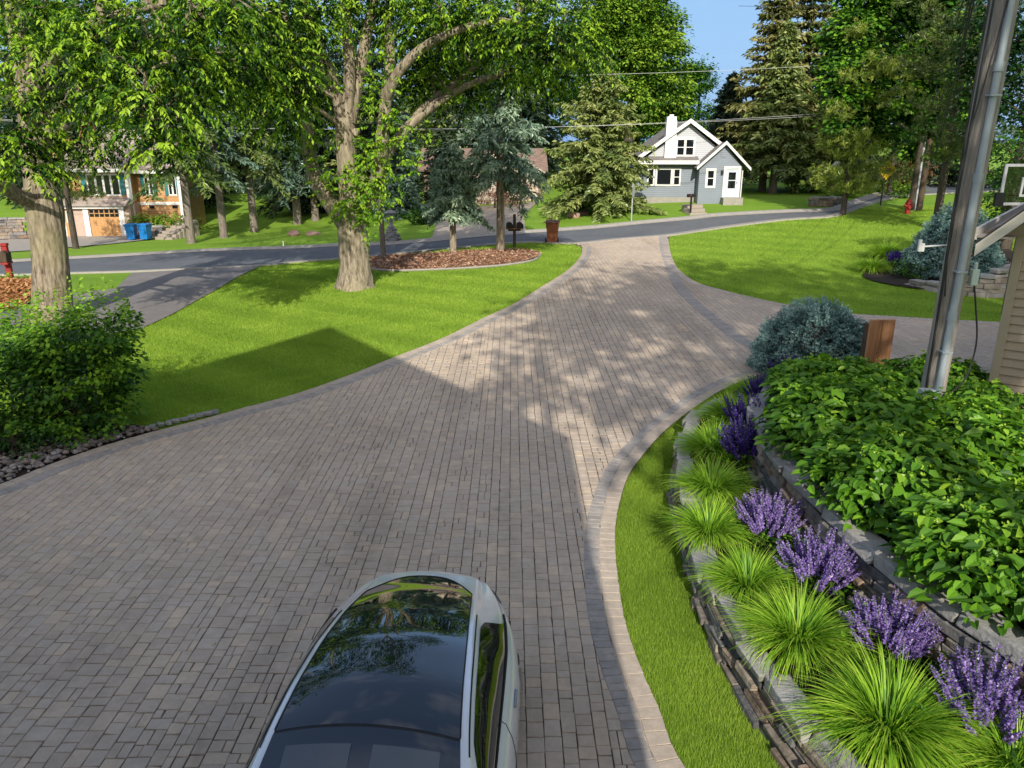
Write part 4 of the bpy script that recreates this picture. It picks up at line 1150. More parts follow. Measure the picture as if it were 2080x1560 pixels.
# ------------------------------------------------------------------ wheeled bins
def make_bin(name, m_body, m_lid, label, cat, loc, rz, group=None, k=1.0):
    root = empty(name, loc, rz, label, cat, group)
    b = MB()
    def rr(w, d, z, y0=0): return [(-w/2, y0 - d/2, z), (w/2, y0 - d/2, z), (w/2, y0 + d/2, z), (-w/2, y0 + d/2, z)]
    lv = [rr(.48, .50, .05), rr(.52, .58, .50), rr(.60, .68, .94), rr(.65, .74, .95), rr(.65, .74, 1.0)]
    V = [p for l in lv for p in l]; F = [(3, 2, 1, 0)]
    for i in range(len(lv) - 1):
        for q in range(4): F.append((4*i+q, 4*i+(q+1) % 4, 4*i+4+(q+1) % 4, 4*i+4+q))
    b.add(V, F)
    for x in (-.13, 0, .13): b.box((x, -.29 + .0, .45), (.035, .035, .62), tilt=Matrix.Rotation(math.radians(8), 3, 'X'))
    b.build('body', m_body, root, False, .018, 2)
    l = MB(); V = [p for q in (rr(.69, .80, 1.003, .0), rr(.68, .78, 1.04, .0), rr(.52, .58, 1.075, 0)) for p in q]
    F = [(3, 2, 1, 0), (8, 9, 10, 11)] + [(4*i+q, 4*i+(q+1) % 4, 4*i+4+(q+1) % 4, 4*i+4+q) for i in range(2) for q in range(4)]
    l.add(V, F); l.build('lid', m_lid, root, False, .012, 2)
    MB().tube([(-.26, .40, .98), (-.26, .46, 1.0), (.26, .46, 1.0), (.26, .40, .98)], .017, 8).build('handle', m_lid, root, True)
    for s in (-1, 1):
        wb = MB(); wb.tube([(s * x, .26, .135) for x in (.27, .285, .325, .34)], [.11, .135, .135, .11], 18)
        wh = wb.build('wheel', M['rubber'], root, True)
        MB().tube([(s * .335, .26, .135), (s * .348, .26, .135)], [.075, .06], 14).build('hub', M['alu'], wh, True)
    root.scale = (k, k, k)
    return root
p = gp(1122, 492.5)
bn = make_bin('wheelie_bin', M['binbrown'], M['bindark'], 'brown wheeled rubbish bin with dark lid at the kerb of the road', 'bin', p, math.radians(172), None, 1.03)
lb = MB().bx(-.012, .012, -.10, .10, -.055, .055).build('sticker', M['white'], bn, False, .004, 1)
lb.location = (.306, .16, .80); lb.rotation_euler = (0, math.radians(9), 0)
for px_, lab in ((269, 'blue recycling bin with its lid closed next to the garage door'), (297, 'blue recycling bin nearest the stone steps, with a white patch beside its lid')):
    p = at(px_, 485, 52.5); p.z = tzf(p.x, p.y) + .05
    make_bin('recycling_bin', M['binblue'], M['binblue'], lab, 'bin', p, math.radians(6 if px_ < 280 else -8), 'blue recycling bins by the ochre house', 1.0)

# ------------------------------------------------------------------ post boxes
p = gp(1045, 503)
root = empty('mailbox_post', p, math.radians(4), 'wooden cross post carrying two black mailboxes under the blue spruce', 'mailbox')
MB().box((0, 0, .80), (.135, .135, 1.64)).build('post', M['wood_dark'], root, False, .012, 1)
MB().box((0, -.02, .94), (.86, .34, .05)).build('shelf', M['cedar'], root, False, .006, 1)
MB().box((0, .04, .86), (.62, .09, .10)).build('crosspiece', M['wood_dark'], root, False, .006, 1)
for s in (-1, 1):
    mb = MB(); pr = [(s * .25 + .155 * math.cos(a), 1.09 + .155 * math.sin(a)) for a in np.linspace(0, math.pi, 11)]
    mb.prism([(s * .25 - .155, .97), (s * .25 + .155, .97)] + pr, 'y', -.27, .25)
    bx_ = mb.build('mailbox', M['black'], root, False, .01, 2)
    MB().prism([(s * .25 - .165, .966), (s * .25 + .165, .966)] + [(s * .25 + .165 * math.cos(a), 1.09 + .165 * math.sin(a)) for a in np.linspace(0, math.pi, 11)], 'y', -.30, -.272).build('door', M['black'], bx_, False, .005, 1)

p = gp(1402, 437); p.z = tzf(p.x, p.y)
root = empty('mailbox_post', p, math.radians(-70), 'small black mailbox on a slim dark post by the front steps across the road', 'mailbox')
MB().box((0, 0, .52), (.09, .09, 1.08)).build('post', M['black'], root, False, .008, 1)
mb = MB(); mb.prism([(-.09, 1.06), (.09, 1.06)] + [(.09 * math.cos(a), 1.17 + .09 * math.sin(a)) for a in np.linspace(0, math.pi, 9)], 'y', -.28, .26)
mb.build('mailbox', M['black'], root, False, .008, 1)
MB().box((.10, -.1, 1.20), (.01, .03, .14)).build('flag', M['redpaint'], root)

p = gp(24, 578)
root = empty('mailbox_post', p, math.radians(14), 'red painted timber mailbox post at the left edge beside the road', 'mailbox')
MB().box((0, 0, .70), (.20, .20, 1.5)).build('post', M['redpaint'], root, False, .02, 1)
MB().box((.02, -.12, .84), (.24, .55, .08)).build('shelf', M['redpaint'], root, False, .01, 1)
mb = MB(); mb.prism([(-.12, .885), (.12, .885), (.13, 1.2), (.05, 1.3), (-.05, 1.3), (-.13, 1.2)], 'y', -.40, .16); mb.build('mailbox', M['wood_dark'], root, False, .02, 2)
MB().box((-.0, .0, 1.50), (.24, .26, .10)).build('post_cap', M['redpaint'], root, False, .02, 1)

# ------------------------------------------------------------------ power pole with conduit, box and cables
PX, PY = 5.42, 9.45
root = empty('utility_pole', (PX, PY, 0), 0, 'weathered timber power pole with steel conduit rising out of the hydrangeas', 'utility pole')
lean = Vector((.012, .0, 1)).normalized()
b = MB(); pts = [Vector((0, 0, .6)) + lean * h for h in np.linspace(0, 11, 12)]
b.tube(pts, [.150 - .002 * i for i in range(12)], 14, True, 0., .015); b.build('timber_post', M['wood'], root, True)
b = MB(); off = Vector((-.035, -.180, 0))
b.tube([Vector((0, 0, .6)) + lean * h + off for h in (0, 4.0)], .046, 14)
b.build('conduit', M['galv'], root, True)
b = MB(); b.tube([Vector((0, 0, .6)) + lean * h + off * .98 for h in (4.0, 9.8)], .041, 14); cnd = b.build('conduit', M['galv'], root, True)
for h in (2.35, 4.0, 5.2): MB().tube([Vector((0, 0, .6)) + lean * (h - .05) + off, Vector((0, 0, .6)) + lean * (h + .05) + off], .054, 14).build('conduit_coupling', M['galv'], cnd, True)
for h in (1.9, 2.9, 4.9): MB().box(tuple(Vector((0, 0, .6)) + lean * h + Vector((-.035, -.180, 0))), (.13, .11, .02)).build('strap', M['galv'], root)
MB().box((-.12, -.14, 1.85), (.20, .13, .30)).build('junction_box', M['grey_plastic'], root, False, .015, 2)
for k, (dx, dy, ph) in enumerate(((-.135, -.05, 0.), (-.125, -.08, 1.3))):
    pts = [Vector((dx + .018 * math.sin(z * .9 + ph), dy - .02, z)) for z in np.linspace(1.7 + k * .2, 9.5, 26)]
    MB().tube(pts, .013, 5).build('riser_cable', M['cable'], root, True)
pts = [Vector((-.12, -.17, 1.78)), Vector((-.02, -.28, 1.92)), Vector((.22, -.28, 2.15)), Vector((.34, -.20, 2.6)), Vector((.27, -.15, 3.1)), Vector((.22, -.1, 3.4))]
MB().tube([Vector(q) for q in catmull([tuple(q) for q in pts], .1)], .011, 5).build('loop_cable', M['cable'], root, True)
pts = [Vector((-.10 + .12 * math.sin(z * 1.1), -.19, z)) for z in np.linspace(3.2, 6.6, 18)]
MB().tube(pts, .010, 5).build('loose_cable', M['cable'], root, True)
b = MB(); b.box((.22, -.10, 3.42), (.09, .08, .20)); b.tube([(.22, -.10, 3.52), (.22, -.10, 3.60)], .025, 8); b.box((.17, -.05, 3.42), (.1, .03, .03))
b.build('service_fitting', M['pvc'], root, False, .008, 1)
b = MB(); b.tube([(-.1, -.02, 3.80), (-.42, -.02, 3.78)], .012, 8); b.box((-.44, -.02, 3.77), (.075, .04, .10)); b.box((-.46, -.02, 3.84), (.035, .04, .05))
b.build('bracket_arm', M['white'], root, False, .006, 1)

# far pole and its wires
FPx = at(1866, 428, 47.0); fz = tzf(FPx.x, FPx.y)
root = empty('utility_pole', (FPx.x, FPx.y, fz), 0, 'dark distant power pole beside the red hydrant at the crest of the lawn', 'utility pole')
MB().tube([(0, 0, -.2), (0, 0, 5), (0, 0, 11)], [.19, .18, .14], 12, True, 0., .02).build('timber_post', M['wood_dark'], root, True)
MB().tube([(-.32, -.1, 0), (-.32, -.1, 6)], .08, 8).build('conduit', M['galv'], root, True)
MB().box((0, -.05, 9.6), (1.9, .1, .12)).build('crossarm', M['wood_dark'], root)
def wire(name, a, b, sag, r, m, label, cat, group=None):
    a, b = Vector(a), Vector(b)
    pts = [a.lerp(b, t) - Vector((0, 0, sag * 4 * t * (1 - t))) for t in np.linspace(0, 1, 28)]
    o = MB().tube([q - a for q in pts], r, 5).build(name, m, None, True); o.location = a
    return tag(o, label, cat, group)
A1 = at(-420, 232, 45); 
wire('overhead_wire', at(-400, 215, 44), at(1862, 215, 47), 1.25, .0085, M['wire'], 'pale overhead wire crossing in front of the blue house, upper of a close pair', 'wire', 'overhead wires along the road')
wire('overhead_wire', at(-400, 222, 44), at(1862, 222, 47), 1.05, .0085, M['wire'], 'pale overhead wire just below its twin at the chimney of the blue house', 'wire', 'overhead wires along the road')
wire('overhead_wire', at(-300, 100, 44), at(1862, 120, 47), 1.1, .010, M['wire'], 'thin overhead wire crossing the gap of sky high above the blue house', 'wire', 'overhead wires along the road')
wire('overhead_wire', at(1500, 12, 60), at(2300, -6, 60), .3, .014, M['cable'], 'thin wire at the very top of the sky gap beside the spruce tip', 'wire', 'overhead wires along the road')
for k, (z0, dz) in enumerate(((8.6, 9.4), (8.2, 9.0), (7.7, 8.4), (9.0, 7.2))):
    wire('service_cable', (PX - .12, PY + .1, z0), (FPx.x - .3 + .2 * k, FPx.y, fz + dz - 1.8), 1.5 + .5 * k, .013, M['cable'],
         ('slack service cable, topmost of the bundle leaving the near pole', 'slack service cable, second of the bundle leaving the near pole', 'slack service cable, third of the bundle leaving the near pole', 'service cable with the deepest loop between the two poles')[k], 'cable', 'service cables between the two poles')

# wooden post cover behind the hydrangeas
root = empty('wooden_cover', (6.55, 13.3, 0), math.radians(3), 'reddish cedar box of two upright planks beside the rounded blue spruce', 'wooden cover')
for x in (-.117, .117): MB().box((x, 0, 1.05), (.226, .05, 1.9)).build('plank', M['cedar'], root, False, .008, 1)
MB().box((0, .14, 1.0), (.40, .2, 1.78)).build('post', M['wood_dark'], root)

# ------------------------------------------------------------------ tan garage on the right
def tan_garage():
    gx, gy = 7.2, 11.0
    root = empty('garage', (gx, gy, 0), math.radians(-38), 'tan vinyl-sided garage with pale blue door at the right edge', 'garage')
    eave, W, D, sl = 3.96, 7.0, 7.0, .98
    # lapped siding as real boards on the gable wall
    b = MB(); lap = .128; z = .3; 
    while z < 8:
        x0 = .0 if z < eave else (z - eave) / sl
        x1 = W - x0
        if x0 > W / 2: break
        if z > .5:
            segs = [(x0, min(x1, .48)), (1.62, x1)] if z < 3.05 else [(x0, x1)]
            for a, c in segs:
                if c - a < .05: continue
                b.add([(a, -.034, z), (c, -.034, z), (c, -.004, z + lap), (a, -.004, z + lap), (a, .01, z), (c, .01, z)], [(0, 1, 2, 3), (4, 5, 1, 0)])
        z += lap
    b.build('lap_siding', M['tan_vinyl'], root)
    b = MB(); b.prism([(0, -.1), (W, -.1), (W, eave), (W / 2, eave + sl * W / 2 - .03), (0, eave)], 'y', .012, .15); b.bx(0, .15, .15, D, -.1, eave); b.bx(W - .15, W, .15, D, -.1, eave); b.bx(0, W, D - .15, D, -.1, eave)
    b.build('wall', M['tan_vinyl'], root)
    MB().bx(-.05, .07, -.045, .06, -.1, eave - .12).build('corner_post', M['tan_trim'], root, False, .006, 1)
    oh = .48; fr = .42   # overhangs
    rf = MB(); t = .06
    def rp(x): return eave + sl * x
    for sgn in (0, 1):
        def X(x): return x if sgn == 0 else W - x
        x0, x1 = -oh, W / 2
        ys0, ys1 = -fr, D + .3
        V = [(X(x0), ys0, rp(x0) + .10), (X(x1), ys0, rp(x1) + .10), (X(x1), ys1, rp(x1) + .10), (X(x0), ys1, rp(x0) + .10)]
        V2 = [(a, c, e + t) for a, c, e in V]
        rf.add(V + V2, [(3,2,1,0),(4,5,6,7),(0,1,5,4),(1,2,6,5),(2,3,7,6),(3,0,4,7)])
    roof = rf.build('roof', M['roof_dark'], root)
    fb = MB()
    for sgn in (0, 1):
        def X(x): return x if sgn == 0 else W - x
        for (yy, hh, y2, lo) in ((-fr - .022, .135, -fr - .002, -.045), (-fr - .038, .045, -fr - .024, .085)):
            V = [(X(-oh), yy, rp(-oh) + lo), (X(W/2), yy, rp(W/2) + lo), (X(W/2), yy, rp(W/2) + lo + hh), (X(-oh), yy, rp(-oh) + lo + hh)]
            V2 = [(a, y2, e) for a, c, e in V]
            fb.add(V + V2, [(0,1,2,3),(7,6,5,4),(0,4,5,1),(1,5,6,2),(2,6,7,3),(3,7,4,0)])
    fb.build('fascia', M['fascia'], roof)
    sb = MB(); n = 26
    for k in range(n):       # grooved soffit panels under the rake
        xa = -oh + (W / 2 + oh) * k / n; xb = -oh + (W / 2 + oh) * (k + .94) / n
        for sgn in (0, 1):
            def X(x): return x if sgn == 0 else W - x
            sb.add([(X(xa), -fr, rp(xa) - .03), (X(xb), -fr, rp(xb) - .03), (X(xb), -.024, rp(xb) - .03), (X(xa), -.024, rp(xa) - .03)], [(0, 1, 2, 3)])
    sb.build('soffit', M['soffit'], roof)
    eb = MB(); eb.bx(-oh, -.05, -fr, D, eave - .25, eave - .22); eb.build('eave_soffit', M['soffit'], roof)
    MB().prism([(-oh, eave - .22), (-.0, eave - .22), (.62, eave - .22), (.62, eave + .40), (-oh, rp(-oh) + .05)], 'y', -.075, -.03).build('gable_return', M['tan_trim'], roof)
    MB().bx(-oh - .05, -oh - .005, -fr, D, eave - .28, eave - .12).build('gutter', M['fascia'], roof)
    fbm = MB(); fbm.bx(.48, .62, -.05, .02, .2, 3.05); fbm.bx(1.54, 1.62, -.05, .02, .2, 3.05); fbm.bx(.48, 1.62, -.053, .02, 2.95, 3.09)
    MB().bx(.62, 1.54, -.03, .01, .2, 2.95).build('door', M['bluedoor'], root)
    fbm.build('door_frame', M['fascia'], root, False, .008, 1)
    MB().tube([(.70, -.03, 2.35), (.70, -.075, 2.35), (.70, -.09, 2.35), (.70, -.10, 2.35)], [.012, .014, .03, .02], 10).build('door_knob', M['brass'], root, True)
    return root
tan_garage()

# ------------------------------------------------------------------ basketball hoop behind the garage
p = at(2096, 375, 21.0)
root = empty('basketball_hoop', (p.x, p.y, tzf(p.x, p.y)), math.radians(4), 'clear basketball backboard with white border showing above the garage roof', 'basketball hoop')
cz = p.z - tzf(p.x, p.y)
bw_, bh_ = 1.66, 1.06
b = MB()
for x0, x1, z0, z1 in ((-bw_/2, bw_/2, bh_/2 - .07, bh_/2), (-bw_/2, bw_/2, -bh_/2, -bh_/2 + .07), (-bw_/2, -bw_/2 + .07, -bh_/2 + .07, bh_/2 - .07), (bw_/2 - .07, bw_/2, -bh_/2 + .07, bh_/2 - .07)):
    b.bx(x0, x1, -.02, .02, cz + z0, cz + z1)
b.build('border', M['white'], root)
b = MB()
for x0, x1, z0, z1 in ((-.30, .30, -.02, .04), (-.30, .30, -.46, -.40), (-.30, -.24, -.40, -.02), (.24, .30, -.40, -.02)): b.bx(x0, x1, -.018, .018, cz + z0 + .15, cz + z1 + .15)
b.build('target_square', M['white'], root)
gm, Ng, Lg = nt('clear_acrylic'); og = Ng.new('ShaderNodeOutputMaterial'); tr = Ng.new('ShaderNodeBsdfTransparent'); tr.inputs[0].default_value = (.62, .70, .68, 1)
gl = Ng.new('ShaderNodeBsdfGlossy'); gl.inputs['Roughness'].default_value = .05; mxg = Ng.new('ShaderNodeMixShader'); mxg.inputs[0].default_value = .06
Lg.new(tr.outputs[0], mxg.inputs[1]); Lg.new(gl.outputs[0], mxg.inputs[2]); Lg.new(mxg.outputs[0], og.inputs[0])
MB().bx(-bw_/2 + .07, bw_/2 - .07, -.006, .006, cz - bh_/2 + .07, cz + bh_/2 - .07).build('pane', gm, root)
MB().tube([(.25 * math.cos(a), -.40 + .25 * math.sin(a), cz - .30) for a in np.linspace(0, 6.283, 25)], .012, 6).build('rim', M['rim'], root, True)
b = MB(); b.tube([(.9, 1.3, 0), (.9, 1.3, cz - .4)], .07, 8); b.tube([(.9, 1.3, cz - .5), (.3, .05, cz + .2)], .04, 6); b.tube([(.9, 1.3, cz - .9), (.1, .05, cz - .3)], .04, 6); b.build('support_post', M['black'], root, True)
for s in (-1, 1): MB().bx(s * bw_/2 - .12, s * bw_/2 + .12, -.03, .06, cz - bh_/2 - .03, cz - bh_/2 + .33).build('corner_pad', M['black'], root) if s < 0 else None

# ------------------------------------------------------------------ the house the photograph is taken from (it throws the big gable shadow)
def sh(xs_, ys_):    # height and place of the point of the house that shades this spot
    wy = -.75; dy = ys_ - wy; t = dy / math.cos(SUN_AZ); return xs_ + math.sin(SUN_AZ) * t, t * math.tan(SUN_EL)
pk = sh(*g2(670, 665)); kn = sh(*g2(1195, 897)); kn = (kn[0] - .32, kn[1] + .1); lf = sh(*g2(250, 790))
root = empty('house', (0, -.75, 0), 0, 'gabled house behind the viewpoint whose shadow lies across driveway and lawn', 'house')
slL = (pk[1] - lf[1]) / (pk[0] - lf[0]); xl = pk[0] - (pk[1] - 3.5) / slL
b = MB(); b.prism([(xl + .6, -.2), (kn[0] - .12, -.2), (kn[0] - .12, kn[1] + .0), (pk[0], pk[1] - .25), (xl + .6, 3.7)], 'y', -10, -.45); b.build('wall', M['tan_vinyl'], root)
b = MB()
for (x0, z0), (x1, z1) in ((pk, kn), ((xl, 3.5), pk)):
    V = [(x0, -10.4, z0 - .2), (x1, -10.4, z1 - .2), (x1, 0, z1 - .2), (x0, 0, z0 - .2)]; V2 = [(a, c, e + .2) for a, c, e in V]
    b.add(V + V2, [(3,2,1,0),(4,5,6,7),(0,1,5,4),(1,2,6,5),(2,3,7,6),(3,0,4,7)])
b.build('roof', M['roof_dark'], root)
MB().bx(-.9, .9, -.46, -.43, 3.9, 5.6).build('window', M['glass'], root)
# ------------------------------------------------------------------ foliage and bark materials
M['bark_grey'] = bark_mat('grey_ridged_bark', (.085, .065, .048), (.40, .335, .25), 12, 1., (.34, .31, .17))
M['bark_pale'] = bark_mat('pale_ridged_bark', (.10, .078, .058), (.43, .365, .275), 11, 1., (.36, .31, .20))
M['bark_spruce'] = bark_mat('spruce_bark', (.12, .10, .085), (.30, .255, .215), 18, .8)
M['bark_dark'] = bark_mat('dark_bark', (.05, .04, .033), (.13, .105, .085), 16, .8)
M['leaf_ash'] = leaf_mat('bright_leaves', [(.006, .026, .004), (.026, .085, .007), (.13, .29, .018), (.38, .58, .04)], .34, .02, .5)  # near-black end of the ramp puts crown shade into the leaf colour
M['leaf_maple'] = leaf_mat('maple_leaves', [(.006, .028, .005), (.022, .085, .009), (.085, .23, .016), (.22, .44, .03)], .28, .025, .5)
M['leaf_back'] = leaf_mat('far_leaves', [(.015, .05, .006), (.06, .15, .014), (.17, .32, .028), (.32, .48, .05)], .3, .02)
M['leaf_shrub'] = leaf_mat('shrub_leaves', [(.012, .05, .008), (.045, .14, .014), (.14, .32, .022), (.32, .55, .035)], .3, .03, .5)
M['leaf_hydr'] = leaf_mat('hydrangea_leaves', [(.014, .055, .007), (.06, .18, .013), (.18, .40, .024), (.38, .60, .05)], .34, .035, .45)
M['leaf_rust'] = leaf_mat('rusty_leaves', [(.05, .03, .012), (.12, .07, .025), (.20, .13, .04)], .35, .03)
M['spruce'] = leaf_mat('green_spruce_needles', [(.035, .065, .02), (.105, .16, .045), (.22, .285, .08), (.37, .41, .14)], .12, .04)
M['spruce_blue'] = leaf_mat('blue_spruce_needles', [(.025, .055, .04), (.09, .16, .115), (.21, .32, .23), (.39, .51, .34)], .10, .05)
M['spruce_dark'] = leaf_mat('dark_spruce_needles', [(.012, .028, .016), (.03, .055, .03), (.06, .095, .05), (.11, .14, .075)], .10, .04)
M['spruce_olive'] = leaf_mat('olive_spruce_needles', [(.04, .06, .018), (.11, .13, .036), (.21, .22, .066), (.34, .31, .13)], .12, .04)
M['globe_blue'] = leaf_mat('globe_spruce_needles', [(.018, .05, .05), (.08, .17, .165), (.22, .38, .365), (.42, .60, .55)], .08, .05)
M['pine'] = leaf_mat('pine_needles', [(.03, .06, .012), (.11, .17, .028), (.27, .35, .055), (.48, .54, .11)], .2, .05)
M['pine_dark'] = leaf_mat('dark_pine_needles', [(.018, .04, .012), (.06, .10, .026), (.14, .19, .045), (.28, .33, .08)], .15, .04)
M['blade'] = leaf_mat('grass_blades', [(.02, .075, .008), (.10, .26, .018), (.30, .54, .035), (.56, .72, .10)], .35, .02, .5)
M['turf'] = leaf_mat('turf_blades', [(.145, .25, .026), (.26, .405, .045), (.37, .53, .065), (.52, .61, .14)], .35, .015, .6)
M['salvia'] = leaf_mat('violet_flowers', [(.10, .055, .26), (.24, .15, .48), (.38, .26, .66), (.58, .42, .76)], .2, .03, tint=(1, .9, 1.1))
M['salvia_dark'] = leaf_mat('deep_violet_flowers', [(.03, .012, .14), (.07, .03, .28), (.12, .06, .42), (.25, .12, .42)], .2, .03, tint=(1, .9, 1.1))
M['stem'] = mat('green_stem', (.10, .16, .04), .7, (.07, .12, .03), 8.)

def leaves_obj(name, QA, m, parent=None, off=(0, 0, 0)):
    Q, A = QA
    return link(name, quads_mesh(name, Q - np.array(off), A), m, parent)
def dpt(px, py, Y): return at(px, py, Y)
def blob(px, py, Y, rx, ry, rd=None):
    """leaf mass measured on the photograph at depth Y; radii in metres from pixels"""
    p = at(px, py, Y); k = math.hypot(Y, 1) / FPX * 1.02
    return (p.x, p.y, p.z, rx * k, (rd if rd is not None else (rx + ry) / 2 * k), ry * k)
def rel(pts, o): return [Vector(p) - Vector(o) for p in pts]

# ------------------------------------------------------------------ the big multi-stemmed oak in the lawn
def oak():
    b0 = gp(722, 588); Y = b0.y + .3
    o = (b0.x, b0.y, b0.z)
    root = empty('broadleaf_tree', o, 0, 'massive multi-stemmed old tree with leafy shoots on its pale trunk in the middle lawn', 'tree')
    B = MB()
    def L(pts, r0, r1, seg=10):
        P = rel([at(px, py, Y + dy) for px, py, dy in pts], o)
        if r0 < .18: return add_limb(B, P, r0, r1, seg, .05)
        Q = [Vector(p) for p in catmull([tuple(p) for p in P], .16)]
        B.ridged(Q, [r0 + (r1 - r0) * (i / (len(Q) - 1)) ** .9 for i in range(len(Q))], 40, .05, r0 * 9); return Q[::3]
    tr = rel([at(722, 600, Y), at(721, 580, Y), at(721, 560, Y), at(719, 520, Y), at(716, 480, Y), at(712, 440, Y), at(710, 415, Y)], o)
    PT = catmull([tuple(p) for p in tr], .10); B.ridged(PT, np.interp(np.linspace(0, 1, len(PT)), [0, .06, .14, .3, .7, 1], [1.05, .82, .66, .55, .51, .49]), 72, .05)
    S = []
    S += L([(700, 452, 0), (668, 405, .1), (640, 360, .3), (627, 300, .5), (622, 240, .6), (606, 160, .5), (585, 70, .2), (570, -60, 0)], .32, .10)
    S += L([(714, 440, 0), (710, 380, -.1), (704, 310, -.2), (700, 240, -.2)], .38, .33, 14)
    S += L([(696, 260, -.2), (684, 190, -.3), (660, 120, -.6), (630, 50, -1.), (600, -40, -1.4)], .21, .08)
    S += L([(704, 250, -.2), (710, 150, -.3), (704, 60, -.3), (700, -60, -.3), (698, -200, 0)], .22, .11)
    S += L([(710, 250, -.2), (728, 160, .1), (745, 70, .2), (764, -20, .3), (790, -160, .5)], .23, .12)
    S += L([(728, 440, 0), (755, 395, -.2), (770, 350, -.4), (776, 290, -.4), (783, 210, -.3), (794, 120, 0), (788, 40, .4), (800, -80, .8)], .29, .10)
    S += L([(768, 350, -.4), (800, 290, .3), (850, 238, .8), (910, 195, 1.3), (970, 165, 1.6), (1030, 148, 1.8), (1110, 110, 1.8)], .21, .06)
    S += L([(845, 240, .8), (885, 196, 1.4), (930, 165, 2.0), (980, 120, 2.6)], .17, .06)
    S += L([(782, 200, -.3), (815, 140, -.8), (870, 90, -1.2), (950, 55, -1.5), (1035, 42, -1.7), (1090, 70, -1.9), (1150, 90, -2.0)], .19, .05)
    S += L([(690, 200, -.3), (655, 150, .4), (650, 90, 1.), (640, 20, 1.6)], .18, .07)
    # pruning scars
    blobs_px = [(480,70,-3,85,60),(560,40,-2,80,55),(640,30,-1,60,45),(520,150,-3,70,45),(590,130,-2.5,60,50),(560,215,-2.5,55,40),(620,170,2,60,60),
        (460,150,1,55,50),(600,260,1.5,35,45),(840,40,0,70,50),(850,120,2,60,50),(920,110,3,70,50),(900,20,-1,80,50),(985,25,-1,75,50),(1060,30,-2,70,45),(1080,95,-2,60,40),
        (1000,95,2.5,65,40),(1140,60,-2,60,50),(940,190,2.5,45,30),(860,175,2,40,40),(1040,160,2,45,30),(1120,140,1.5,50,35),(745,30,2,50,40),(660,-30,0,80,50),(780,-40,0,90,50),(1180,110,0,45,40)]
    bl = [blob(px, py, Y + dy, rx, ry, 1.3) for px, py, dy, rx, ry in blobs_px]
    high = [(o[0] + dx, o[1] + dy, o[2] + z, r, r, r * .7) for dx, dy, z, r in ((-4,-2,12.5,2.4),(-1,-3,14,2.6),(2,-1,15.5,2.8),(5,0,13.5,2.5),(-3,2,15,2.5),(1,3,17,2.8),(6,3,15,2.2),(-6,0,11.5,2),(0,0,19,2.6),(3,-2,18,2.2))]
    brel = [(x-o[0], y-o[1], z-o[2], a, b, c) for x, y, z, a, b, c in bl + high]
    side_limbs(B, brel, S, .11)
    B.build('trunk', M['bark_pale'], root, True)
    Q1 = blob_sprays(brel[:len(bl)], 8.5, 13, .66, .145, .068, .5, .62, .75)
    Q2 = crown_quads(brel[:len(bl)], 2.4, .17, .085, .5, 18, .5, .35, .12, .3, .1)  # inner clumps in dark tones, crown shade put into colour
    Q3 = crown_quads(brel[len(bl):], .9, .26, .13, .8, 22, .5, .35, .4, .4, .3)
    # leafy shoots on stems
    P = []; D = []
    for px, py, dy, n, sp in ((735,360,-.7,26,.30),(760,330,-.7,26,.32),(745,385,-.7,26,.30),(775,395,-.7,24,.28),(715,410,-.7,20,.28),(700,365,-.6,14,.25),(790,300,-.6,20,.28),(745,290,-.6,22,.3),(800,255,-.5,20,.3),(770,240,-.6,18,.3),(725,435,-.8,14,.25),(742,465,-.7,7,.16),(765,425,-.7,12,.22),(650,330,.0,14,.35),(640,290,.2,12,.3),(665,380,-.2,10,.25),(820,330,-.4,14,.3),(840,280,-.2,14,.3),(752,205,-.6,16,.28),(690,420,-.6,10,.2),(760,160,-.4,16,.3),(775,120,-.4,14,.3),(670,270,-.3,8,.25)):
        c = at(px, py, Y + dy)
        P.append(np.array(rel([c], o)[0])[None] + RNG.normal(0, sp, (n, 3))); D.append(RNG.normal(0, 1, (n, 3)) * np.array([1, .6, .8]) + np.array([.1, -.8, .25]))
    Q4 = twig_quads(np.concatenate(P), np.concatenate(D), 9, .42, .15, .09, .4, .72, .3)
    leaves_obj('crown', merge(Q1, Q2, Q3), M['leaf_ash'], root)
    leaves_obj('trunk_shoots', Q4, M['leaf_ash'], root)
    for px, py in ((686, 240), (710, 240), (721, 268)):
        c = rel([at(px, py, Y - .42)], o)[0]
        m = MB(); m.tube([c + Vector((0, .22, 0)), c + Vector((0, .0, 0)), c + Vector((0, -.015, 0))], [.13, .115, .08], 14); m.build('pruning_scar', M['bark_pale'], root, True)
oak()

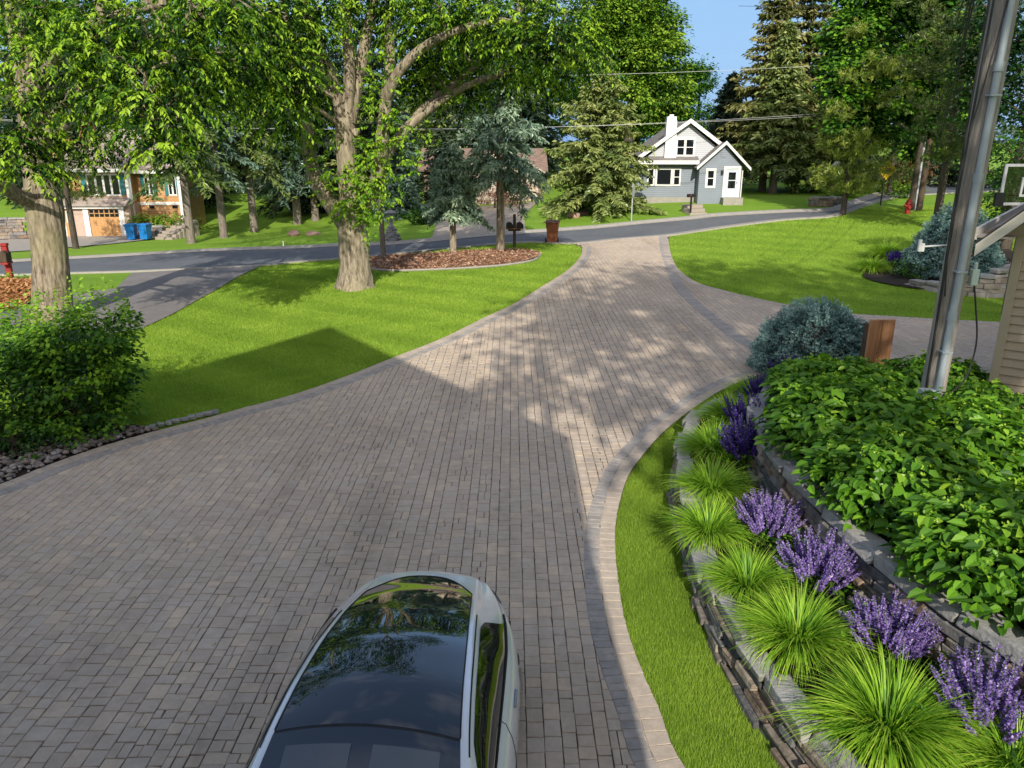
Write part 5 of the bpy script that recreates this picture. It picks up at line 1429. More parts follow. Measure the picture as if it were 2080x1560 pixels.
# ------------------------------------------------------------------ the large tree on the left
def left_tree():
    b0 = gp(104, 652); Y = b0.y + .2; o = (b0.x, b0.y, b0.z)
    root = empty('broadleaf_tree', o, 0, 'large tree at the left with thick furrowed trunk rising behind the leafy shrub', 'tree')
    B = MB()
    def L(pts, r0, r1, seg=10):
        P = rel([at(px, py, Y + dy) for px, py, dy in pts], o)
        if r0 < .22: return add_limb(B, P, r0, r1, seg, .05)
        Q = [Vector(p) for p in catmull([tuple(p) for p in P], .16)]
        B.ridged(Q, [r0 + (r1 - r0) * (i / (len(Q) - 1)) ** .9 for i in range(len(Q))], 48, .05, r0 * 9); return Q[::3]
    t = rel([at(108, 660, Y), at(107, 600, Y), at(103, 520, Y), at(94, 440, Y), at(84, 380, Y)], o)
    P = catmull([tuple(p) for p in t], .10)
    B.ridged(P, np.interp(np.linspace(0, 1, len(P)), [0, .2, .6, .85, 1], [.70, .51, .45, .48, .44]), 72, .055, 2.)
    S = []
    S += L([(84, 395, 0), (75, 330, .1), (66, 240, .2), (52, 140, .2), (36, 40, .2), (20, -80, .2)], .42, .24, 14)
    S += L([(70, 405, -.2), (40, 400, -.7), (5, 380, -1.2), (-60, 365, -1.8)], .24, .13)
    S += L([(75, 320, 0), (120, 230, -1), (190, 150, -2), (280, 90, -3), (380, 60, -4)], .20, .05)
    S += L([(60, 200, 0), (120, 110, -1), (210, 40, -2), (330, 10, -3)], .20, .06)
    S += L([(66, 250, 0), (30, 200, -1.5), (10, 140, -3)], .16, .05)
    S += L([(70, 290, 0), (130, 260, -2), (210, 240, -3.4), (300, 250, -4.4)], .12, .04)
    bp = [(60,40,-3,70,40),(150,40,-3,70,40),(240,60,-4,70,45),(330,60,-4,65,40),(420,40,-4.5,65,40),(490,20,-4.5,45,30),(110,120,-4,60,40),(200,120,-4,65,40),(290,140,-4.5,65,40),(370,120,-4.5,60,40),(140,200,-4,45,30),(240,200,-4.5,60,35),(330,205,-5,55,38),(300,260,-5,55,30),(345,300,-5,38,28),(40,210,-4,45,35),(20,280,-4,35,30),(55,290,-4,40,22),(80,345,-4,30,15),(30,335,-4,30,18),(100,60,3,70,60),(230,130,3,60,60),(160,250,2,60,40),(185,300,1,45,30),(420,170,-3,45,40),(480,120,-2,50,40),(400,235,-3.5,35,28),(100,5,0,90,40),(260,-5,0,100,40),(400,0,-1,90,35),(200,60,3,80,45),(330,110,3,70,50),(430,60,3,60,50)]
    bl = [blob(px, py, Y + dy, rx, ry, 1.1) for px, py, dy, rx, ry in bp]
    high = [(o[0] + dx, o[1] + dy, o[2] + z, r, r, r * .7) for dx, dy, z, r in ((-3,-1,11,2.6),(0,-3,13,2.6),(3,-2,12,2.4),(-2,2,14.5,2.6),(2,1,16,2.6),(6,-3,11.5,2.2),(0,0,18,2.4))]
    brel = [(x-o[0], y-o[1], z-o[2], a, b, c) for x, y, z, a, b, c in bl + high]
    side_limbs(B, brel, S, .09)
    B.build('trunk', M['bark_grey'], root, True)
    Q1 = blob_sprays(brel[:len(bl)], 8.5, 13, .56, .142, .062, .6, .66, .8)
    Q2 = crown_quads(brel[:len(bl)], 2.0, .16, .08, .5, 16, .5, .35, .10, .25, .1)  # dark-toned inner clumps paint the shade inside the crown
    Q3 = crown_quads(brel[len(bl):], .9, .26, .13, .8, 22, .5, .35, .4, .4, .3)
    leaves_obj('crown', merge(Q1, Q2, Q3), M['leaf_ash'], root)
left_tree()

# ------------------------------------------------------------------ conifers: each standing where the photograph shows it
def spruce(px, py, H, R, z0, m, label, name='spruce_tree', levels=22, per=9, twigs=22, seed=1, tr=.22, lean=(0, 0), group=None, Y=None, bark='bark_spruce', **kw):
    p = gp(px, py) if Y is None else at(px, py, Y)
    z = tzf(p.x, p.y) if Y is None else tzf(p.x, p.y)
    root = empty(name, (p.x, p.y, z), RNG.uniform(0, 6.28), label, 'tree', group)
    me, B = spruce_mesh(H, R, z0, levels, per, twigs, seed, **kw)
    c = link('crown', me, M[m], root)
    B.tube([(0, 0, -.2), (0, 0, .3), (lean[0] * .3, lean[1] * .3, H * .4), (lean[0], lean[1], H * .97)], [tr * 1.25, tr, tr * .75, .03], 10, True, 0., .05)
    B.build('trunk', M[bark], root, True)
    return root

# two blue spruces in the mulch island, trunk sunlight painted as pale bark
spruce(921, 516, 5.0, 1.65, 2.15, 'spruce_blue', 'slim blue spruce with low drooping skirt in the mulch island', levels=12, per=9, twigs=26, seed=11, tr=.17, bark='bark_pale', droop=.34, tw=.42, tww=.10, dens=3, vb=.78, fine=True, profile=.9)
spruce(1017, 511, 10.8, 2.45, 3.3, 'spruce_blue', 'taller blue spruce with sagging branches beside the double mailbox', levels=17, per=7, twigs=28, seed=12, tr=.21, bark='bark_pale', droop=.42, tw=.55, tww=.11, dens=2, vb=.66, fine=True, gap=.6, profile=.8)
# spruces with bare trunks on the slope left of the oak
for i, (px, py, H, R, z0, lab, m, sd) in enumerate((
    (389, 494, 17, 3.2, 4.6, 'spruce with bare speckled trunk nearest the stone steps on the left slope', 'spruce', 21),
    (455, 483, 16, 3.0, 4.2, 'spruce with bare trunk second from the stone steps on the left slope', 'spruce_blue', 22),
    (517, 471, 16, 3.0, 4.4, 'spruce with bare trunk third from the stone steps, on open grass', 'spruce', 23),
    (605, 455, 15, 2.8, 3.2, 'spruce with leaning pale trunk just left of the old multi-stemmed tree', 'spruce_blue', 24),
    (641, 448, 16, 3.0, 2.6, 'spruce with dark trunk seen between the stems beside the old tree', 'spruce_dark', 25))):
    spruce(px, py, H, R, z0, m, lab, levels=17, per=8, twigs=24, seed=sd, tr=.27 if i < 3 else .30, droop=.42, tw=.6, tww=.15, dens=3, vb=.42, lean=(RNG.uniform(-.3, .3), 0), group='bare-trunked spruces on the left slope', gap=.2)
# thin trunk at the end of the mulch island
spruce(779, 528, 9, 1.6, 4.5, 'spruce_dark', 'thin leaning conifer trunk at the edge of the mulch beside the old tree', levels=10, per=7, twigs=16, seed=31, tr=.13, droop=.3, tw=.5, tww=.12, vb=.3, lean=(-.5, .2))
# the broad spruce in front of the blue house, full to the ground
spruce(1214, 420, 9.4, 4.0, .9, 'spruce', 'broad full spruce left of the blue house, branches down to the grass', levels=24, per=12, twigs=30, seed=41, tr=.26, droop=.26, tw=.5, tww=.14, dens=4, vb=.68, profile=.7, Y=50)
# tall spruces right of the blue house
for i, (px, Yd, H, R, z0, lab, m, sd) in enumerate((
    (1546, 62, 17.0, 4.1, 2.6, 'tall olive spruce with brown cones, leftmost behind the blue house porch', 'spruce_olive', 51),
    (1612, 64, 19.5, 4.4, 2.6, 'tallest spruce in the gap of sky, its tip leaving the picture', 'spruce_olive', 52),
    (1470, 72, 9.5, 3.4, 1.5, 'dark spruce directly behind the roof of the blue house', 'spruce_dark', 53),
    (1568, 60, 12.0, 3.6, 2.4, 'shorter green spruce between the two tall olive spruces', 'spruce', 54),
    (1660, 62, 13.0, 3.6, 2.0, 'green spruce right of the tallest one, behind the yellow pine', 'spruce', 55))):
    spruce(px, 400, H, R, z0, m, lab, levels=28, per=12, twigs=28, seed=sd, tr=.3, droop=.3, tw=.66, tww=.18, dens=3, vb=.55, profile=.85, Y=Yd, group='tall spruces right of the blue house')

# ------------------------------------------------------------------ pines
def pine(px, py, Y, H, R, z0, levels, m, label, seed, tr=.16, bark='bark_dark', bare=0, **kw):
    p = at(px, py, Y) if Y else gp(px, py)
    z = tzf(p.x, p.y)
    root = empty('pine_tree', (p.x, p.y, z), RNG.uniform(0, 6.28), label, 'tree')
    me, B = pine_parts(H, R, z0, levels, seed, **kw)
    link('crown', me, M[m], root)
    B.tube([(0, 0, -.2), (0, 0, H * .3), (.1, 0, H * .7), (.1, .05, H * .98)], [tr * 1.15, tr, tr * .6, .03], 9, True, 0., .05)
    B.build('trunk', M[bark], root, True)
    return root
pine(1712, 437, None, 9.5, 2.9, 1.5, 10, 'pine', 'yellow-green pine with slim dark trunk at the road edge of the right lawn', 61, .14, tufts=14, nn=26, L=.24, W=.030, vb=.62)
pine(1800, 425, 58, 9, 3.2, 1.2, 9, 'pine_dark', 'shadowy young pine behind the yellow warning sign', 62, .14, tufts=9, nn=22, L=.26, W=.035, vb=.45)
pine(1905, 430, 40, 14, 4.6, 3.8, 12, 'pine_dark', 'tall dark pine whose pale-tipped branches reach behind the near power pole', 63, .17, tufts=12, nn=24, L=.26, W=.030, vb=.5)
pine(150, 480, 47, 11, 3.0, 3.2, 9, 'pine_dark', 'soft-needled pine standing in front of the ochre house', 64, .16, tufts=10, nn=22, L=.24, W=.03, vb=.5)

# ------------------------------------------------------------------ broadleaf trees built from leaf masses
def leafy_tree(px, Y, H, blobs, m, label, L=.3, W=.17, dens=1.1, clump=.8, per=26, tr=.3, bark='bark_dark', vb=.45, vv=.5, group=None, x=None, cat='tree', name='broadleaf_tree'):
    if x is None: p = at(px, 430, Y); x = p.x
    z = tzf(x, Y); o = (x, Y, z)
    root = empty(name, o, 0, label, cat, group)
    B = MB()
    B.tube([(0, 0, -.3), (0, 0, H * .2), (.15, 0, H * .5), (.1, .1, H * .85)], [tr * 1.3, tr, tr * .7, tr * .2], 10, True, 0., .06)
    S = [Vector((.1, 0, H * f)) for f in (.25, .35, .45, .55, .65, .75)]
    side_limbs(B, blobs, S, tr * .4)
    B.build('trunk', M[bark], root, True)
    leaves_obj('crown', crown_quads(blobs, dens, L, W, clump, per, .5, .35, vb, vv, .35), m if not isinstance(m, str) else M[m], root)
    return root
def relblobs(px0, Y, lst, Y0=None):
    p = at(px0, 430, Y); z = tzf(p.x, Y); out = []
    for px, py, dy, rx, ry in lst:
        b = blob(px, py, Y + dy, rx, ry)
        out.append((b[0] - p.x, b[1] - Y, b[2] - z, b[3], b[4], b[5]))
    return out
def rndblobs(H, R, n, seed, z0=.35):
    r = np.random.default_rng(seed); out = []
    for i in range(n):
        f = r.random(); a = r.uniform(0, 6.28); rr = R * math.sin(math.pi * (.12 + .8 * f)) * r.uniform(.35, .85)
        s = R * r.uniform(.28, .45)
        out.append((math.cos(a) * rr, math.sin(a) * rr, H * (z0 + (1 - z0 - .06) * f), s, s, s * .7))
    return out
# bright tree behind the broad spruce
leafy_tree(1270, 66, 17, relblobs(1270, 66, [(1330,40,0,50,40),(1290,90,0,60,45),(1350,110,-1,50,40),(1250,40,0,60,45),(1330,180,-1,60,40),(1375,170,0,30,28),(1270,150,1,55,40),(1200,90,1,60,45),(1320,235,0,45,30),(1290,-10,0,70,40),(1370,60,1,22,30),(1210,20,0,60,50),(1375,215,0,25,22)]), 'leaf_back',
           'bright green broadleaf tree behind the broad spruce and blue house', .30, .18, 2.0, .85, 32, .4, 'bark_dark', .58, .7)
# maple on the right
leafy_tree(1850, 47, 17, relblobs(1850, 47, [(1740,60,-1,60,40),(1800,30,0,70,45),(1880,20,0,70,40),(1720,130,-2,50,35),(1790,120,-1,70,40),(1860,100,0,60,40),(1740,190,-2,50,30),(1810,190,-1,60,35),(1870,180,0,45,35),(1745,245,-2,55,25),(1800,265,-1,45,25),(1930,60,1,60,50),(1780,-20,0,80,40),(1870,-30,0,80,40),(1700,180,-2,25,30),(1850,245,0,40,25),(1900,150,0,50,45),(1930,220,0,45,40),(1720,70,-1,35,40),(1880,290,1,40,30)]), 'leaf_maple',
           'dense maple with bright sunlit leaf tiers at the upper right', .27, .2, 2.6, .75, 32, .17, 'bark_dark', .52, .8)
# dark broadleaf trees behind the power pole on the right
leafy_tree(2050, 34, 12, relblobs(2050, 34, [(2030,60,0,70,60),(2080,130,0,70,60),(2010,200,1,60,50),(2075,230,0,60,50),(1985,110,2,55,50),(2120,60,0,80,60),(2000,20,1,60,50)]), 'leaf_maple', 'dark shaded tree rising behind the power pole at the right edge', .2, .13, 1.5, .7, 30, .28, 'bark_dark', .12, .25)
leafy_tree(2040, 29, 4.6, relblobs(2040, 29, [(2020,290,0,45,40),(2075,300,0,45,45),(2000,350,0,45,40),(2060,370,0,55,45),(2040,420,0,55,40),(2110,340,0,55,50)]), 'leaf_shrub', 'tall green shrub behind the basketball backboard', .14, .085, 2.2, .45, 30, .12, 'bark_dark', .3, .3, None, None, 'shrub', 'tall_shrub')
leafy_tree(1828, 62, 6.5, relblobs(1828, 62, [(1830,330,0,35,28),(1800,355,0,28,22),(1860,345,0,30,26),(1825,365,0,35,20),(1845,310,0,30,20)]), 'leaf_rust', 'bronze-leaved tree behind the yellow warning sign', .26, .17, 2.2, .6, 26, .14, 'bark_dark', .5, .4)
# understory right of the stop sign and around
for px, Y, h, r, lab in ((1640, 60, 1.6, 1.3, 'pale green bush under the tall spruces by the stop sign'), (1700, 56, 1.5, 1.3, 'leafy bush behind the stop sign'), (1756, 60, 1.8, 1.6, 'green bush at the foot of the yellow warning sign'), (1830, 55, 1.2, 1.2, 'light green bush next to the red hydrant')):
    leafy_tree(px, Y, h, [(0, 0, h * .5, r, r * .8, h * .5), (r * .6, .2, h * .35, r * .6, r * .6, h * .35)], 'leaf_back', lab, .2, .12, 2.5, .4, 24, .05, 'bark_dark', .55, .4, 'bushes beyond the right lawn', None, 'bush', 'leafy_bush')

# ------------------------------------------------------------------ woods behind everything: every tree its own object
bk = []
for sd in (71, 72, 73):
    me, B = spruce_mesh(17, 3.9, 1.5, 20, 9, 22, sd, droop=.34, tw=.8, tww=.22, dens=3, vb=.4, profile=.85)
    B.tube([(0, 0, -.3), (0, 0, 6), (0, 0, 16.5)], [.34, .26, .03], 8, True, 0., .05); bk.append((me, B.mesh('trunk', True)))
bl_src = []
for sd in (81, 82):
    Q, A = crown_quads(rndblobs(16, 5.2, 22, sd, .25), .75, .42, .26, 1.1, 26, .5, .35, .45, .5, .35)
    B = MB(); B.tube([(0, 0, -.3), (0, 0, 6), (.2, 0, 13)], [.4, .3, .08], 8, True, 0., .05); bl_src.append((quads_mesh('crown', Q, A), B.mesh('trunk', True)))
def wood_tree(kind, v, x, y, s, m, label, group):
    src = bk if kind == 'spruce' else bl_src
    me, tm = src[v]
    root = empty('spruce_tree' if kind == 'spruce' else 'broadleaf_tree', (x, y, tzf(x, y) - .1), RNG.uniform(0, 6.28), label, 'tree', group)
    root.scale = (s, s, s)
    c = link('crown', me, None, root)
    if len(me.materials) == 0: me.materials.append(M['spruce'])
    c.material_slots[0].link = 'OBJECT'; c.material_slots[0].material = M[m]
    t = link('trunk', tm, None, root)
    if len(tm.materials) == 0: tm.materials.append(M['bark_dark'])
WG = 'trees of the wood beyond the road'
spots = [(-42,70,.9),(-36,76,1.),(-30,72,1.05),(-25,78,.95),(-20,71,1.0),(-15,80,1.1),(-11,72,.95),(-7,79,1.),(-3,73,.9),(1,82,1.1),(-48,80,1.1),(-33,86,1.2),(-22,90,1.2),(-10,90,1.25),(3,92,1.2),(-17,64,.8),(-27,66,.85),(-8.3,57,.62),(-5.2,60,.6),(-11.5,60,.7),(-14,66,.8)]
for i, (x, y, s) in enumerate(spots):
    wood_tree('spruce', i % 3, x, y, s, ('spruce_dark', 'spruce', 'spruce_blue')[i % 3] if i % 4 else 'spruce_dark', 'dark spruce of the wood behind the left slope', 'dark spruces behind the left slope')
for i, (x, y, s, m) in enumerate(((8,78,.9,'leaf_back'),(14,90,1.1,'leaf_back'),(22,96,.8,'leaf_maple'),(-54,66,1.1,'leaf_maple'),(-50,90,1.2,'leaf_maple'),(-5,100,1.2,'leaf_maple'),(-28,100,1.2,'leaf_maple'),(46,86,1.,'leaf_maple'),(52,74,.9,'leaf_maple'),(60,66,.9,'leaf_maple'),(38,96,.75,'leaf_maple'),(47,58,.9,'leaf_maple'),(56,50,.95,'leaf_maple'),(40,50,.8,'leaf_maple'),(36,40,.8,'leaf_maple'))):
    wood_tree('broad', i % 2, x, y, s, m, 'leafy tree of the wood far beyond the road', WG)
for i, (x, y, s) in enumerate(((30, 82, .7), (35, 84, .75), (41, 80, .8), (27, 76, .6), (33, 76, .62), (46, 70, .8), (38, 70, .7), (52, 62, .8))):
    wood_tree('spruce', i % 3, x, y, s, 'spruce_dark', 'dark spruce of the wood behind the right lawn', 'dark spruces behind the right lawn')
# trees beside and behind the viewpoint: they dapple the driveway and lawns
SH = 'tall trees beside the house that dapple the driveway'
Q, A = crown_quads(rndblobs(16, 4.4, 22, 91, .52), .42, .30, .19, .75, 20, .5, .35, .45, .5, .2)
B = MB(); B.tube([(0, 0, -.3), (0, 0, 6), (.2, 0, 12)], [.36, .26, .08], 8, True, 0., .05); bl_src.append((quads_mesh('crown', Q, A), B.mesh('trunk', True)))
for i, (x, y, s, v) in enumerate(((7.8, -7.5, 1.45, 2), (5.0, -7.4, 1.3, 2), (14.2, -5.5, 1.4, 2), (20.5, -2, 1.4, 2), (28, 2, 1.4, 2), (37, 9, 1.3, 2), (-17, -8, 1.2, 2), (-25, -2, 1.2, 2), (-33, 4, 1.2, 2))):
    wood_tree('broad', v, x, y, s, 'leaf_maple', 'tall leafy tree beside the house, casting dappled shade', SH)
# ------------------------------------------------------------------ the blue house across the road
def window(parent, x0, x1, z0, z1, y, frame, fm='trim', mull=None, rail=True, fw=.09, name='window'):
    b = MB(); w_ = fw
    b.bx(x0 - w_, x1 + w_, y - .05, y + .01, z1, z1 + w_); b.bx(x0 - w_, x1 + w_, y - .05, y + .01, z0 - w_, z0)
    b.bx(x0 - w_, x0, y - .05, y + .01, z0, z1); b.bx(x1, x1 + w_, y - .05, y + .01, z0, z1)
    for m in (mull or []): b.bx(m - w_ * .6, m + w_ * .6, y - .048, y + .01, z0, z1)
    if rail: b.bx(x0, x1, y - .04, y + .01, (z0 + z1) / 2 - .025, (z0 + z1) / 2 + .025)
    f = b.build(name, M[fm], parent)
    MB().bx(x0, x1, y - .02, y + .005, z0, z1).build('pane', M['glass'], f)
    return f
def slabs(rects, t, m, name, parent):
    """roof planes: each a quad thickened upwards"""
    b = MB()
    for q in rects:
        V = [Vector(p) for p in q]; n = (V[1] - V[0]).cross(V[3] - V[0]).normalized()
        if n.z < 0: n = -n
        V2 = [v + n * t for v in V]; b.add(V + V2, [(3,2,1,0),(4,5,6,7),(0,1,5,4),(1,2,6,5),(2,3,7,6),(3,0,4,7)])
    return b.build(name, m, parent)

def blue_house():
    Y = 53.0; s = .0332
    base = at(1392, 404, Y); o = (base.x, Y, base.z)
    root = empty('house', o, math.radians(-3), 'slate-blue house with white trim and white chimney across the road', 'house')
    X = lambda px: (px - 1392) * s
    Zp = lambda py: (404 - py) * s * .95
    x0, x1 = X(1289), X(1480)
    ev = Zp(325); pkz = Zp(249)
    b = MB(); b.bx(x0, x1, 0, 8, -.6, ev); b.build('wall', M['blue_siding'], root)
    # gable end set on the front wall
    b = MB(); b.prism([(X(1303), ev), (X(1481), ev), (0, pkz - .1)], 'y', .25, 7.8); b.build('gable_wall', M['sunlit_siding'], root)
    sl = (pkz - ev) / (0 - X(1298))
    rf = slabs([[(X(1290), -.15, ev - .05), (0, -.15, pkz), (0, 8.3, pkz), (X(1290), 8.3, ev - .05)], [(0, -.15, pkz), (X(1494), -.15, ev - .05), (X(1494), 8.3, ev - .05), (0, 8.3, pkz)]], .12, M['shingle'], 'roof', root)
    slabs([[(X(1288), -.19, ev - .14), (0, -.19, pkz - .08), (0, -.155, pkz - .08), (X(1288), -.155, ev - .14)]], .001, M['trim'], 'x', root) if False else None
    b = MB()
    for xa, xb in ((X(1288), 0), (X(1496), 0)):
        V = [(xa, -.22, ev - .12), (xb, -.22, pkz - .06), (xb, -.22, pkz + .22), (xa, -.22, ev + .16)]
        V2 = [(p, -.155, r) for p, q, r in V]
        b.add(V + V2, [(0,1,2,3),(7,6,5,4),(0,4,5,1),(1,5,6,2),(2,6,7,3),(3,7,4,0)])
    b.build('rake_board', M['trim'], rf)
    # pent roof over the front wall
    b = MB(); b.add([(X(1284), -.55, ev - .10), (X(1412), -.55, ev - .10), (X(1412), .2, ev + .12), (X(1284), .2, ev + .12), (X(1284), -.55, ev - .02), (X(1412), -.55, ev - .02), (X(1412), .2, ev + .24), (X(1284), .2, ev + .24)], [(3,2,1,0),(4,5,6,7),(0,1,5,4),(1,2,6,5),(2,3,7,6),(3,0,4,7)])
    pr = b.build('pent_roof', M['shingle'], root)
    MB().bx(X(1284), X(1412), -.60, -.553, ev - .24, ev - .0).build('gutter', M['trim'], pr)
    # chimney
    b = MB(); b.add([(X(1345), -.05, ev), (X(1368), -.05, ev), (X(1368), .7, ev), (X(1345), .7, ev), (X(1346), -.05, Zp(246)), (X(1366), -.05, Zp(246)), (X(1366), .7, Zp(246)), (X(1346), .7, Zp(246))], [(3,2,1,0),(4,5,6,7),(0,1,5,4),(1,2,6,5),(2,3,7,6),(3,0,4,7)])
    b.bx(X(1347), X(1365), .0, .65, Zp(246), Zp(238))
    ch = b.build('chimney', M['white'], root)
    MB().bx(X(1352), X(1360), .2, .45, Zp(238), Zp(234)).build('chimney_pot', M['white'], ch)
    window(root, X(1371), X(1402), Zp(314), Zp(284), .25, None, mull=[X(1386)], fw=.13)
    window(root, X(1316), X(1325), Zp(374), Zp(344), 0, None, fw=.10)
    window(root, X(1333), X(1360), Zp(374), Zp(344), 0, None, rail=False, fw=.12)
    window(root, X(1367), X(1377), Zp(374), Zp(344), 0, None, fw=.10)
    # gabled entry wing
    wx0, wx1, we, wp, wc = X(1411), X(1493), Zp(338), Zp(293), X(1457)
    b = MB(); b.prism([(wx0, -.4), (wx1, -.4), (wx1, we), (wc, wp), (wx0, we)], 'y', -1.0, 2.0); wg = b.build('entry_wing', M['blue_siding'], root)
    slabs([[(X(1405), -1.35, we - .10), (wc, -1.35, wp + .06), (wc, 2.6, wp + .06), (X(1405), 2.6, we - .10)], [(wc, -1.35, wp + .06), (X(1507), -1.35, we - .15), (X(1507), 2.6, we - .15), (wc, 2.6, wp + .06)]], .10, M['shingle'], 'wing_roof', root)
    b = MB()
    for xa, za in ((X(1404), we - .16), (X(1508), we - .22)):
        V = [(xa, -1.40, za), (wc, -1.40, wp + .0), (wc, -1.40, wp + .22), (xa, -1.40, za + .20)]; V2 = [(p, -1.355, r) for p, q, r in V]
        b.add(V + V2, [(0,1,2,3),(7,6,5,4),(0,4,5,1),(1,5,6,2),(2,6,7,3),(3,7,4,0)])
    b.build('rake_board', M['trim'], root)
    window(root, X(1428), X(1439), Zp(375), Zp(345), -1.0, None, fw=.15)
    b = MB(); b.bx(X(1458), X(1463), -1.06, -.99, Zp(398), Zp(338)); b.bx(X(1487), X(1491), -1.06, -.99, Zp(398), Zp(338)); b.bx(X(1458), X(1491), -1.062, -.99, Zp(341), Zp(336))
    b.build('door_frame', M['trim'], root)
    d = MB().bx(X(1463), X(1487), -1.03, -.99, Zp(398), Zp(341)).build('door', M['bluedoor'], root)
    b = MB(); b.bx(X(1468), X(1482), -1.045, -1.028, Zp(380), Zp(365)); b.bx(X(1468), X(1482), -1.045, -1.028, Zp(363), Zp(348)); b.build('pane', M['glass'], d)
    MB().tube([(X(1485), -1.03, Zp(369)), (X(1485), -1.09, Zp(369))], .03, 8).build('handle', M['black'], d)
    MB().bx(X(1456), X(1494), -1.9, -1.0, -.35, Zp(398)).build('door_step', M['concrete'], root)
    MB().bx(X(1450), X(1460), -1.03, -.99, Zp(318), Zp(305)).build('gable_vent', M['blue_siding'], root)
    b = MB(); b.bx(X(1455) - .07, X(1455) + .07, -1.15, -.99, Zp(352), Zp(344)); b.build('wall_lamp', M['black'], root)
    MB().tube([(X(1494), -1.08, we - .2), (X(1494), -1.08, .05)], .04, 6).build('downpipe', M['trim'], root)
    MB().bx(x0 - .02, X(1411), -.03, 0.1, -.6, .12).build('foundation', M['concrete'], root)
blue_house()

# ------------------------------------------------------------------ the ochre house on the left
def ochre_house():
    Y = 55.0; s = .0350
    base = at(220, 481, Y); o = (base.x, Y, base.z)
    root = empty('house', o, math.radians(2), 'ochre two-storey house with teal shutters and garage door on the left', 'house')
    X = lambda px: (px - 220) * s
    Zp = lambda py: (481 - py) * s * .97
    MB().bx(X(128), X(272), 0, 9, -.6, Zp(416)).build('lower_wall', M['brickw'], root)
    MB().bx(X(150), X(268), .6, 9, Zp(416), Zp(340)).build('upper_wall', M['orange_plain'], root)
    MB().bx(X(268), X(364), 1.6, 5.5, -.6, Zp(345)).build('side_wing', M['orange_siding'], root)
    MB().bx(X(268), X(364), 1.55, 1.598, Zp(420), Zp(414)).build('belt_board', M['trim'], root)
    for a, y0, y1, yy in ((X(269), 350, 450, .55), (X(360), 352, 470, 1.55)): MB().bx(a - .18, a + .18, yy - .12, yy + .02, Zp(y1), Zp(y0)).build('corner_board', M['trim'], root)
    for a in (133, 184, 254): MB().bx(X(a) - .18, X(a) + .18, -.12, .02, -.1, Zp(422)).build('post', M['trim'], root)
    MB().bx(X(126), X(262), -.30, -.125, Zp(423), Zp(416)).build('fascia', M['trim'], root)
    b = MB(); b.add([(X(124), -.5, Zp(416)), (X(272), -.5, Zp(416)), (X(268), .7, Zp(400)), (X(140), .7, Zp(400)), (X(124), -.5, Zp(417.5)), (X(272), -.5, Zp(417.5)), (X(268), .7, Zp(405)), (X(140), .7, Zp(405))], [(0,1,2,3),(7,6,5,4),(4,5,1,0),(5,6,2,1),(6,7,3,2),(7,4,0,3)])
    b.build('skirt_roof', M['shingle_tan'], root)
    g = MB(); g.bx(X(190), X(250), -.06, -.005, 0, Zp(424)); gd = g.build('garage_door', M['orange_plain'], root)
    b = MB()
    for k in range(9): b.bx(X(190 + 6.67 * k) - .012, X(190 + 6.67 * k) + .012, -.072, -.062, 0, Zp(442))
    b.build('panel_groove', M['orange_siding'], gd)
    for c in (195, 205, 215, 225, 235, 245):
        for r in (429, 437): MB().bx(X(c - 4), X(c + 4), -.075, -.062, Zp(r + 3), Zp(r - 3)).build('pane', M['glass'], gd)
    d = MB().bx(X(141), X(155), -.05, -.005, 0, Zp(424)).build('entry_door', M['orange_plain'], root)
    MB().bx(X(144), X(152), -.07, -.052, Zp(452), Zp(428)).build('pane', M['pvc'], d)
    b = MB(); b.bx(X(156), X(159), -.06, -.004, 0, Zp(423)); b.bx(X(138), X(141), -.06, -.004, 0, Zp(423)); b.build('door_frame', M['trim'], root)
    window(root, X(189), X(249), Zp(396), Zp(358), .6, None, mull=[X(204), X(219), X(234)], rail=False, fw=.12)
    for a in (180, 256): MB().bx(X(a - 4.5), X(a + 4.5), .52, .598, Zp(397), Zp(356)).build('shutter', M['teal'], root)
    for a in (296, 343):
        window(root, X(a - 7), X(a + 7), Zp(398), Zp(358), 1.6, None, mull=[X(a)], rail=False, fw=.10)
        for q in (-12, 12): MB().bx(X(a + q - 3.5), X(a + q + 3.5), 1.52, 1.598, Zp(400), Zp(356)).build('shutter', M['teal'], root)
        MB().bx(X(a - 5), X(a + 5), 1.56, 1.598, Zp(427), Zp(421)).build('basement_window', M['glass'], root)
    rf = slabs([[(X(135), -.3, Zp(345)), (X(275), -.3, Zp(345)), (X(275), 4.5, Zp(270)), (X(135), 4.5, Zp(270))], [(X(275), 9.4, Zp(345)), (X(135), 9.4, Zp(345)), (X(135), 4.5, Zp(270)), (X(275), 4.5, Zp(270))],
                [(X(262), 1.1, Zp(350)), (X(376), 1.1, Zp(350)), (X(376), 5.2, Zp(300)), (X(262), 5.2, Zp(300))]], .14, M['shingle_tan'], 'roof', root)
    MB().bx(X(135), X(275), -.36, -.30, Zp(351), Zp(344)).build('fascia', M['trim'], rf)
    MB().bx(X(262), X(376), 1.02, 1.08, Zp(355), Zp(349)).build('fascia', M['trim'], rf)
    # tall gable with brick chimney at the left
    b = MB(); b.prism([(X(70), Zp(345)), (X(150), Zp(345)), (X(150), Zp(290)), (X(112), Zp(248)), (X(70), Zp(290))], 'y', 2.2, 8); b.build('upper_gable', M['orange_plain'], root)
    slabs([[(X(60), 1.8, Zp(300)), (X(112), 1.8, Zp(244)), (X(112), 8.4, Zp(244)), (X(60), 8.4, Zp(300))], [(X(112), 1.8, Zp(244)), (X(160), 1.8, Zp(298)), (X(160), 8.4, Zp(298)), (X(112), 8.4, Zp(244))]], .15, M['shingle'], 'upper_roof', root)
    ch = MB().bx(X(158), X(180), 2.6, 3.6, Zp(345), Zp(232)).build('chimney', M['brickr'], root)
